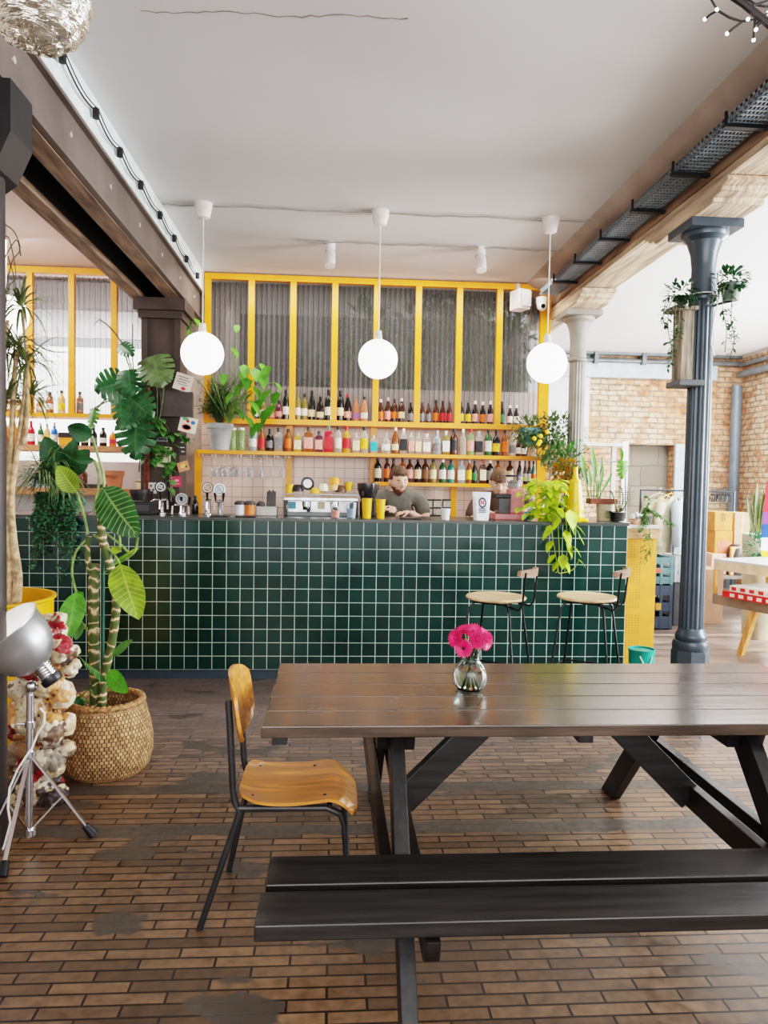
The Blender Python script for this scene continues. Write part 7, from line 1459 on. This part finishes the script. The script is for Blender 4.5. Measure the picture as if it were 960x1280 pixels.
# ================================================================== HALL BEYOND THE COLUMN
def at(px, py, zc):
    """the place on the ray through a pixel at depth zc"""
    d = fw + rt*((px-480)/FPX) - up*((py-640)/FPX); return C0+d*zc
m_card = M('cardboard', (196, 158, 124), 0.75, var=0.06); m_card2 = M('cardboard_dark', (168, 132, 108), 0.75, var=0.08); m_tape = M('tape', (214, 186, 150), 0.4)
def hbox(px0, px1, py0, py1, y, dep, nm, lab, mat, lidc=None, rz=0.0, cat=None, floor=False, extra=None):
    a = P(px0, py1, y=y); b = P(px1, py0, y=y); z0 = 0.007 if floor else a.z
    t = thing(nm, lab, cat or 'box', ((a.x+b.x)/2, y+dep/2, z0)); mb = MB(); mb.box((a.x, y, z0), (b.x, y+dep, b.z), rot=Rz(rz)); mb.build('body', mat, t, smooth=False, bevel=0.004)
    if lidc: mb = MB(); mb.box((a.x+(b.x-a.x)*0.42, y-0.004, z0), (a.x+(b.x-a.x)*0.55, y-0.0005, b.z), rot=Rz(rz), piv=V((a.x+b.x)/2, y+dep/2, 0)); mb.build('tape_strip', lidc, t, smooth=False)
    if extra: extra(t, a, b, y, z0)
    return t, a, b
# floor cartons
hbox(846, 905, 712, 767, 7.6, 0.4, 'cardboard_box', 'large brown cardboard box on the floor behind the dark column', m_card2, m_tape, floor=True)
def arrows(t, a, b, y, z0):
    mb = MB(); w_ = b.x-a.x; h_ = b.z-a.z
    for fx in (0.42, 0.56): x = a.x+w_*fx; zc_ = a.z+h_*0.72; mb.box((x-0.008, y-0.003, zc_-0.04), (x+0.008, y-0.001, zc_+0.02)); mb.add([V(x-0.022, y-0.003, zc_+0.02), V(x+0.022, y-0.003, zc_+0.02), V(x, y-0.003, zc_+0.055)], [(0, 1, 2)])
    mb.build('arrow_print', M('print_brown', (150, 100, 60), 0.6), t, smooth=False)
zsh = P(905, 700, y=8.0).z
hbox(893, 916, 664, 692, 8.0, 0.3, 'cardboard_box', 'lower of two stacked orange cardboard boxes with red print', M('card_orange', (206, 134, 66), 0.7), None, extra=lambda t, a, b, y, z0: MB().box((a.x+0.03, y-0.003, a.z+0.02), (b.x-0.02, y-0.001, a.z+(b.z-a.z)*0.55)).build('red_print', M('print_red', (222, 120, 96), 0.6), t, smooth=False))
hbox(893, 916, 640, 663.6, 8.0, 0.3, 'cardboard_box', 'upper orange cardboard box with printed arrows by the drainpipe', M('card_orange', (206, 134, 66), 0.7), None, extra=arrows)
hbox(917, 938, 641, 690, 8.05, 0.3, 'cardboard_box', 'tall tan cardboard box beside the snake plant', m_card, m_tape)
hbox(889, 908, 692.4, 718, 7.95, 0.3, 'cardboard_box', 'pinkish carton under the orange cardboard boxes', M('card_pink', (222, 176, 160), 0.7), m_tape)
a = P(884, 719, y=7.9); b = P(990, 719, y=7.9)
mb = MB(); mb.box((a.x, 7.82, a.z-0.03), (b.x, 8.5, a.z)); 
for xx in (a.x+0.03, b.x-0.03):
    for yy in (7.85, 8.46): mb.box((xx-0.02, yy-0.02, 0.007), (xx+0.02, yy+0.02, a.z-0.03))
tag(mb.build('storage_table', M('table_grey', (120, 110, 104), 0.6), smooth=False), 'plain low table under the cardboard boxes beyond the column', 'table')
hbox(913, 940, 684, 719, 7.9, 0.04, 'wooden_panel', 'small pale wooden board leaning behind the magazine table', M('panel_wood', (226, 184, 122), 0.5, var=0.15, stretch=(1, 1, 8)), None, cat='board')
# crates behind the yellow cabinet
def crate(px0, px1, py0, py1, y, dep, c, lab, floor=False, c2=(200, 90, 70)):
    a = P(px0, py1, y=y); b = P(px1, py0, y=y); z0 = 0.007 if floor else a.z; t = thing('plastic_crate', lab, 'crate', ((a.x+b.x)/2, y+dep/2, z0)); mm = M('crate_%d_%d' % (c[0], c[1]), c, 0.4)
    mb = MB(); h_ = b.z-z0; w_ = 0.012
    for (xa, xb, ya, yb) in ((a.x, b.x, y, y+w_), (a.x, b.x, y+dep-w_, y+dep), (a.x, a.x+w_, y, y+dep), (b.x-w_, b.x, y, y+dep)):
        mb.box((xa, ya, z0), (xb, yb, z0+h_*0.3)); mb.box((xa, ya, z0+h_*0.42), (xb, yb, z0+h_*0.62)); mb.box((xa, ya, z0+h_*0.78), (xb, yb, z0+h_))
    for xx in (a.x, b.x-0.03, (a.x+b.x)/2-0.015): mb.box((xx, y-0.003, z0), (xx+0.03, y+w_, z0+h_))
    for yy in (y, y+dep-0.03): mb.box((a.x-0.002, yy, z0), (a.x+w_, yy+0.03, z0+h_)); mb.box((b.x-w_, yy, z0), (b.x+0.002, yy+0.03, z0+h_))
    mb.box((a.x, y, z0), (b.x, y+dep, z0+0.012)); mb.build('shell', mm, t, smooth=False)
    mb = MB(); mb.box((a.x+0.06, y-0.006, z0+h_*0.45), (a.x+(b.x-a.x)*0.5, y-0.003, z0+h_*0.6)); mb.build('printed_label', M('crl_%d' % c2[0], c2, 0.5), t, smooth=False)
crate(812, 842, 697, 731, 7.3, 0.35, (84, 120, 122), 'upper grey-green plastic crate stacked behind the yellow cabinet')
crate(812, 841, 732, 766, 7.3, 0.35, (44, 62, 82), 'dark blue plastic crate at the bottom of the stack behind the yellow cabinet', True, (220, 160, 70))
crate(843, 858, 695, 728, 7.5, 0.3, (190, 200, 204), 'pale grey crate partly hidden behind the dark column')
hbox(842, 858, 729, 765, 7.5, 0.3, 'storage_bin', 'dark bin under the pale grey crate behind the column', M('bin_dark', (70, 74, 78), 0.5), None, floor=True, cat='bin')
# clothes rail
ya = 8.85; ra = P(801, 615, y=ya); rb_ = P(918, 612, y=ya); rz_ = (ra.z+rb_.z)/2
t = thing('clothes_rail', 'dark metal clothes rail holding light coats beyond the bar', 'clothes rail', ((ra.x+rb_.x)/2, ya, 0))
mb = MB(); mb.tube([(ra.x, ya, 0.02), (ra.x, ya, rz_), (rb_.x, ya, rz_), (rb_.x, ya, 0.02)], 0.016, 10); 
for x in (ra.x, rb_.x): mb.tube([(x, ya-0.25, 0.02), (x, ya+0.25, 0.02)], 0.014, 8)
mb.build('frame', M('rail_dark', (70, 82, 90), 0.4, 0.4), t)
def hanger_at(x, y, z, c, nm='hanger', lab=None, grp=None, par=None, rz=0.0):
    if par is None: t_ = thing(nm, lab, 'hanger', (x, y, z), group=grp)
    else: t_ = par
    mb = MB(); A_ = Rz(rz); o_ = V(x, y, z)
    pts = [V(0.0, 0, 0.0), V(0.018, 0, 0.012), V(0.018, 0, -0.01), V(0, 0, -0.04), V(0, 0, -0.055)]; mb.tube([o_+A_ @ p for p in curve(pts, 4)], 0.0035, 6)
    pts = [V(0, 0, -0.05), V(0.10, 0, -0.08), V(0.20, 0, -0.135), V(0.10, 0, -0.142), V(-0.10, 0, -0.142), V(-0.20, 0, -0.135), V(-0.10, 0, -0.08)]; mb.tube([o_+A_ @ p for p in pts], 0.006, 6, closed=True); return mb.build('hanger' if par is not None else 'wire', c, t_)
def garment(px, w_, py1, c, lab, rz=0.5, fold=9, sleeves=True):
    x = P(px, 640, y=ya).x; z0 = P(px, py1, y=ya).z; t = thing('coat', lab, 'coat', (x, ya, z0), group='light clothes hanging on the rail')
    hanger_at(x, ya, rz_+0.018, M('hanger_gold', (206, 170, 90), 0.4) if 'yellow' in lab else M('hanger_pale', (200, 190, 170), 0.4), par=t, rz=rz)
    A_ = Rz(rz); nU, nZ = 28, 16; vs = []; fs = []; top = rz_-0.06
    for j in range(nZ+1):
        f = j/nZ; z = top+(z0-top)*f; ww = (0.05+0.16*min(1, f/0.13)) if f < 0.13 else 0.21+w_*0.08*f; dp = 0.035+0.03*f
        for i in range(nU):
            a_ = 2*PI*i/nU; rr_ = 1+0.10*f*math.sin(a_*fold+2*f); vs.append(V(x, ya, 0)+A_ @ V(ww*math.cos(a_)*rr_, dp*math.sin(a_)*rr_, 0)+V(0, 0, z-0.06*(abs(math.cos(a_))**2)*(1-min(1, f*6))))
    for j in range(nZ): fs += [(j*nU+i, (j+1)*nU+i, (j+1)*nU+(i+1) % nU, j*nU+(i+1) % nU) for i in range(nU)]
    mb = MB(); mb.add(vs, fs); mb.build('fabric', c, t)
    if sleeves:
        for s_ in (-1, 1):
            mb = MB(); o_ = V(x, ya, 0); mb.tube([o_+A_ @ V(s_*0.17, 0, 0)+V(0, 0, top-0.09), o_+A_ @ V(s_*0.235, -0.02, 0)+V(0, 0, top-0.25), o_+A_ @ V(s_*0.25, -0.03, 0)+V(0, 0, top-0.5), o_+A_ @ V(s_*0.24, -0.04, 0)+V(0, 0, top-0.62)], [0.06, 0.055, 0.05, 0.045], 12); mb.build('sleeve', c, t)
garment(824, 0.8, 700, M('fabric_beige', (168, 158, 130), 0.9, var=0.12, scale=12), 'long beige coat hanging nearest the bar end of the clothes rail', 0.25)
garment(838, 0.7, 712, M('fabric_ivory', (190, 184, 160), 0.9, var=0.12, scale=12), 'ivory patterned garment on a yellow hanger beside the beige coat', 0.45)
garment(849, 0.6, 690, M('fabric_bluegrey', (160, 176, 188), 0.9, var=0.1), 'pale blue garment hanging right against the dark column', 0.9)
hl = ['third', 'fourth']
for i in range(16):
    x = P(889+i*1.55, 620, y=ya).x; hanger_at(x, ya, rz_+0.018, M('hanger_black', (46, 52, 54), 0.4), lab='black empty hanger on the clothes rail, %s from the dark column' % ORD[i], grp='empty black hangers', rz=1.15+R.uniform(-.15, .15))
# niche mirror / dark panel, radiator, handbag on table
c = at(884, 706, 7.95); t = thing('camera_case', 'small black and chrome appliance on the table beyond the column', 'appliance', c); mb = MB(); mb.box((c.x-0.06, 7.9, P(884, 719, y=7.9).z+0.001), (c.x+0.07, 8.0, P(884, 719, y=7.9).z+0.14)); mb.build('body', m_bkp, t, smooth=False, bevel=0.012); mb = MB(); mb.cyl((c.x, 7.885, P(884, 719, y=7.9).z+0.07), (c.x, 7.9, P(884, 719, y=7.9).z+0.07), 0.03, n=16); mb.build('dial', m_chrome, t)
c = P(931, 676, y=7.8); t = thing('dark_helmet', 'dark rounded appliance with a silver band beside the cardboard boxes', 'appliance', (c.x, 7.8, P(884, 719, y=7.9).z)); zt_ = P(884, 719, y=7.9).z; mb = MB(); mb.lathe([(0.09, 0), (0.10, 0.12), (0.10, 0.2), (0.085, 0.29), (0.05, 0.34), (0.001, 0.35)], (c.x, 7.97, zt_+0.001), 24, capb=True); mb.build('body', M('appliance_dark', (70, 64, 60), 0.35), t); mb = MB(); mb.lathe([(0.101, 0.15), (0.104, 0.16), (0.104, 0.19), (0.101, 0.2)], (c.x, 7.97, zt_), 24); mb.build('band', m_chrome, t)
# low table with magazines
T0 = P(889, 712, y=6.35)
zt_ = P(925, 706, y=6.2).z
A0, B0 = P(892, 702, y=6.45), P(985, 722, y=5.75)
t = thing('magazine_table', 'low wooden table with splayed legs and an open shelf of magazines', 'table', (B0.x-0.3, 6.2, 0))
dx = (B0-A0); dx.z = 0; L_ = dx.length; ex = dx.normalized(); ey = V(-ex.y, ex.x, 0)
if ey.y < 0: ey = -ey
zt_ = 0.60; k2 = A0.copy(); k2.z = 0
def tb(u0_, u1_, v0_, v1_, z0_, z1_, nm, mat, par=None, bev=0.004):
    mb = MB(); vs = [k2+ex*u+ey*v+V(0, 0, z) for z in (z0_, z1_) for v in (v0_, v1_) for u in (u0_, u1_)]
    mb.add(vs, [(0, 2, 3, 1), (4, 5, 7, 6), (0, 1, 5, 4), (2, 6, 7, 3), (0, 4, 6, 2), (1, 3, 7, 5)]); return mb.build(nm, mat, par, smooth=False, bevel=bev)
zt_ = P(892, 698, y=A0.y).z; zl = P(892, 742, y=A0.y).z
m_lt = M('laminate_pale', (206, 214, 214), 0.35, var=0.05); m_shl = M('shelf_greybrown', (134, 122, 108), 0.5); m_oak = woodstain('oak_leg', (206, 150, 92), 0.45, 0.1, 'z', 0.05, dark=0.8)
tb(-0.0, L_, 0, 0.75, zt_-0.022, zt_, 'top', m_lt, t); tb(0, L_, 0, 0.022, zt_-0.10, zt_-0.022, 'apron', M('laminate_frame', (222, 206, 180), 0.45), t)
tb(0.02, L_, 0.02, 0.72, zl-0.03, zl, 'lower_shelf', m_shl, t); tb(0.0, L_, 0.0, 0.02, zl-0.09, zl, 'shelf_front', m_shl, t); tb(0.0, 0.03, 0, 0.03, zl, zt_-0.10, 'end_post', m_oak, t); tb(0.0, 0.03, 0.68, 0.71, zl, zt_-0.02, 'end_post', m_oak, t)
for u, v, su in ((0.42, 0.05, -0.14), (0.42, 0.66, -0.14), (L_-0.1, 0.05, 0.1), (L_-0.1, 0.66, 0.1)):
    p0 = k2+ex*u+ey*v+V(0, 0, zl-0.06); p1 = k2+ex*(u+su)+ey*v+V(0, 0, 0.007); mb = MB(); mb.bar(p0, p1, 0.05, 0.05, ex); mb.build('leg', m_oak, t, smooth=False)
for i, (c, z_, lab, dd) in enumerate((((206, 44, 52), 0.0, 'red-edged magazine box in the table shelf', 0.0), ((238, 232, 226), 0.035, 'white and red game box on top of the shelf in the low table', 0.06))):
    mb = MB(); t_ = thing('board_game_box', lab, 'box', k2+ex*0.3+V(0, 0, zl))
    vs = [k2+ex*u+ey*v+V(0, 0, z) for z in (zl+0.001+z_*1.6, zl+0.054+z_*1.6) for v in (-0.06+dd*0.3, 0.4) for u in (0.16+dd, 0.9)]; mb.add(vs, [(0, 2, 3, 1), (4, 5, 7, 6), (0, 1, 5, 4), (2, 6, 7, 3), (0, 4, 6, 2), (1, 3, 7, 5)]); mb.build('box', M('mag_%d' % c[1], c, 0.4), t_, smooth=False)
    mb = MB()
    for k in range(5): u = 0.24+k*0.09; mb.add([k2+ex*(u+a_)+ey*(-0.062+dd*0.3)+V(0, 0, zl+0.012+z_*1.6+b_*0.03) for a_, b_ in ((0, 0), (0.05, 0), (0.05, 1), (0, 1))], [(0, 1, 2, 3)])
    mb.build('print', M('mag_ink', (224, 90, 90) if i else (240, 225, 220), 0.5) if i == 0 else M('mag_ink2', (196, 60, 66), 0.5), t_, smooth=False)
# snake plant, bush and flag at the edge
c = P(922, 640, y=7.3); q = P(924, 660, y=7.3)
t = thing('snake_plant', 'upright snake plant with yellow-edged leaves beside the side wall', 'potted plant', (P(940, 665, y=7.2).x, 7.2, 0))
q = P(945, 690, y=7.2); mb = MB()
lf_snake = leafmat('leaf_snake', (60, 84, 50), (196, 190, 110), 3, 0.5)
for bx_, tx_, ty_, w_ in ((942, 934, 622, 8), (944, 947, 603, 9), (948, 955, 612, 8), (946, 942, 615, 8), (950, 962, 600, 9), (940, 938, 640, 7), (952, 968, 625, 8)):
    b = P(bx_, 668, y=7.2); tp = P(tx_, ty_, y=7.2); d = tp-b; mb.leaf(b, d, d.length, w_*px2m(7.2), 0.0, 6, 0.25, side=(1, 0.3, 0), shape=1.2)
mb.build('leaves', lf_snake, t); mb = MB(); pz_ = P(945, 668, y=7.2); mb.lathe([(0.10, 0), (0.13, pz_.z), (0.12, pz_.z), (0.001, pz_.z-0.04)], (pz_.x, 7.2, 0.007), 22, capb=True); mb.build('planter', M('pot_beige', (206, 196, 170), 0.6), t)
t = thing('leafy_bush', 'bright green small-leaved bush in front of the snake plant', 'potted plant', (P(948, 700, y=6.9).x, 6.9, 0)); mb = MB(); fol(mb, P(952, 688, y=6.9), (0.17, 0.1, 0.18), 420, 0.05, 0.024); mb.build('leaves', lf_ivy, t); bb = P(955, 700, y=6.9); mb = MB(); mb.lathe([(0.09, 0), (0.12, bb.z), (0.001, bb.z-0.03)], (bb.x, 6.9, 0.007), 20, capb=True); mb.build('pot', M('pot_beige', (206, 196, 170), 0.6), t)
t = thing('hanging_flag', 'red, blue and white flag hanging by the side brick wall', 'flag', P(957, 680, y=6.6))
for (pts, c) in (([(964, 585), (996, 582), (996, 640), (954, 640), (958, 608)], (206, 40, 50)), ([(954, 640), (996, 640), (996, 655), (953, 655)], (120, 60, 130)), ([(953, 655), (996, 655), (996, 672), (952, 672)], (30, 66, 150)), ([(952, 672), (996, 672), (996, 690), (951, 688)], (226, 232, 240)), ([(951, 688), (996, 690), (996, 700), (953, 698)], (222, 180, 50))):
    mb = MB(); v0_ = [P(a_, b_, y=6.6) for a_, b_ in pts]; v1_ = [v+V(0, 0.006, 0) for v in v0_]; n = len(pts); mb.add(v0_+v1_, [tuple(range(n)), tuple(range(2*n-1, n-1, -1))]+[(i, n+i, n+(i+1) % n, (i+1) % n) for i in range(n)]); mb.build('stripe', M('flag_%d' % c[0], c, 0.8), t, smooth=False)
mb = MB(); fx = P(975, 590, y=6.6); mb.cyl((fx.x, 6.63, 0.007), (fx.x, 6.63, fx.z+0.2), 0.012, n=8); mb.build('pole', m_rod, t)
# ================================================================== LIGHT
sc = bpy.context.scene
w = bpy.data.worlds.new('world'); sc.world = w; w.use_nodes = True; bg = w.node_tree.nodes['Background']; bg.inputs[0].default_value = (0.95, 0.97, 1.0, 1); bg.inputs[1].default_value = 1.15
def area(name, loc, aim, sx, sy, e, col=(1, 1, 1)):
    l = bpy.data.lights.new(name, 'AREA'); l.shape = 'RECTANGLE'; l.size = sx; l.size_y = sy; l.energy = e; l.color = col
    o = bpy.data.objects.new(name, l); COL.objects.link(o); o.location = loc; d = Vector(aim)-Vector(loc); o.rotation_euler = d.to_track_quat('-Z', 'Z').to_euler(); return o
area('window_light', (5.9, 6.6, 2.0), (2.5, 6.4, 1.4), 1.3, 1.4, 130, (0.92, 0.97, 1))
area('window_light', (5.9, 3.2, 1.95), (0, 3.4, 1.0), 3.2, 1.9, 330, (0.93, 0.97, 1))
area('behind_camera_fill', (0.5, -2.2, 2.2), (0.3, 5, 1.4), 5, 2.2, 130, (1, 0.97, 0.94))  # soft fill added behind the camera; no source is seen there
area('hall_fill', (4.4, 8.6, 3.25), (4.3, 9.3, 0), 2.2, 2.2, 85, (1, 1, 1))  # added fill, raised to brighten the hall; no fixture is built for it
area('hall_ceiling_fill', (5.85, 8.6, 1.6), (3.2, 8.4, 3.2), 2.6, 1.2, 105, (0.95, 0.98, 1))  # upward fill added to brighten the hall ceiling; the wall is solid here
area('hall_ceiling_fill', (5.85, 3.6, 1.4), (3.6, 4.2, 3.3), 2.6, 1.0, 90, (0.95, 0.98, 1))  # second added fill, aimed up at the right-hand ceiling
area('bar_light', (0.4, 6.5, 3.3), (0.4, 7.1, 1.2), 3.0, 0.4, 26, (1, 0.95, 0.88))
area('left_room_light', (-3.2, 8.0, 3.2), (-3.2, 8.75, 1.6), 3, 0.3, 110, (0.95, 0.98, 1))
area('left_bay_light', (-3.4, 6.2, 3.3), (-3.2, 7.0, 1.0), 2, 1, 60, (1, 0.98, 0.96))
area('back_room_light', (0.5, 7.9, 3.3), (0.5, 8.3, 1.5), 3, 0.3, 9)
s = bpy.data.lights.new('sun', 'SUN'); s.energy = 5; s.angle = 0.01; s.color = (1, 0.95, 0.86); so = bpy.data.objects.new('sun', s); COL.objects.link(so)
so.rotation_euler = V(-1.0, 0.0, -0.86).to_track_quat('-Z', 'Z').to_euler()
sc.view_settings.view_transform = 'Filmic'
try: sc.view_settings.look = 'High Contrast'
except Exception: pass
sc.view_settings.exposure = 0.5
sc.cycles.max_bounces = 8; sc.cycles.diffuse_bounces = 4; sc.cycles.glossy_bounces = 3; sc.cycles.transmission_bounces = 6; sc.cycles.transparent_max_bounces = 12
sc.cycles.caustics_reflective = False; sc.cycles.caustics_refractive = False; sc.cycles.sample_clamp_indirect = 6
sc.cycles.use_denoising = True
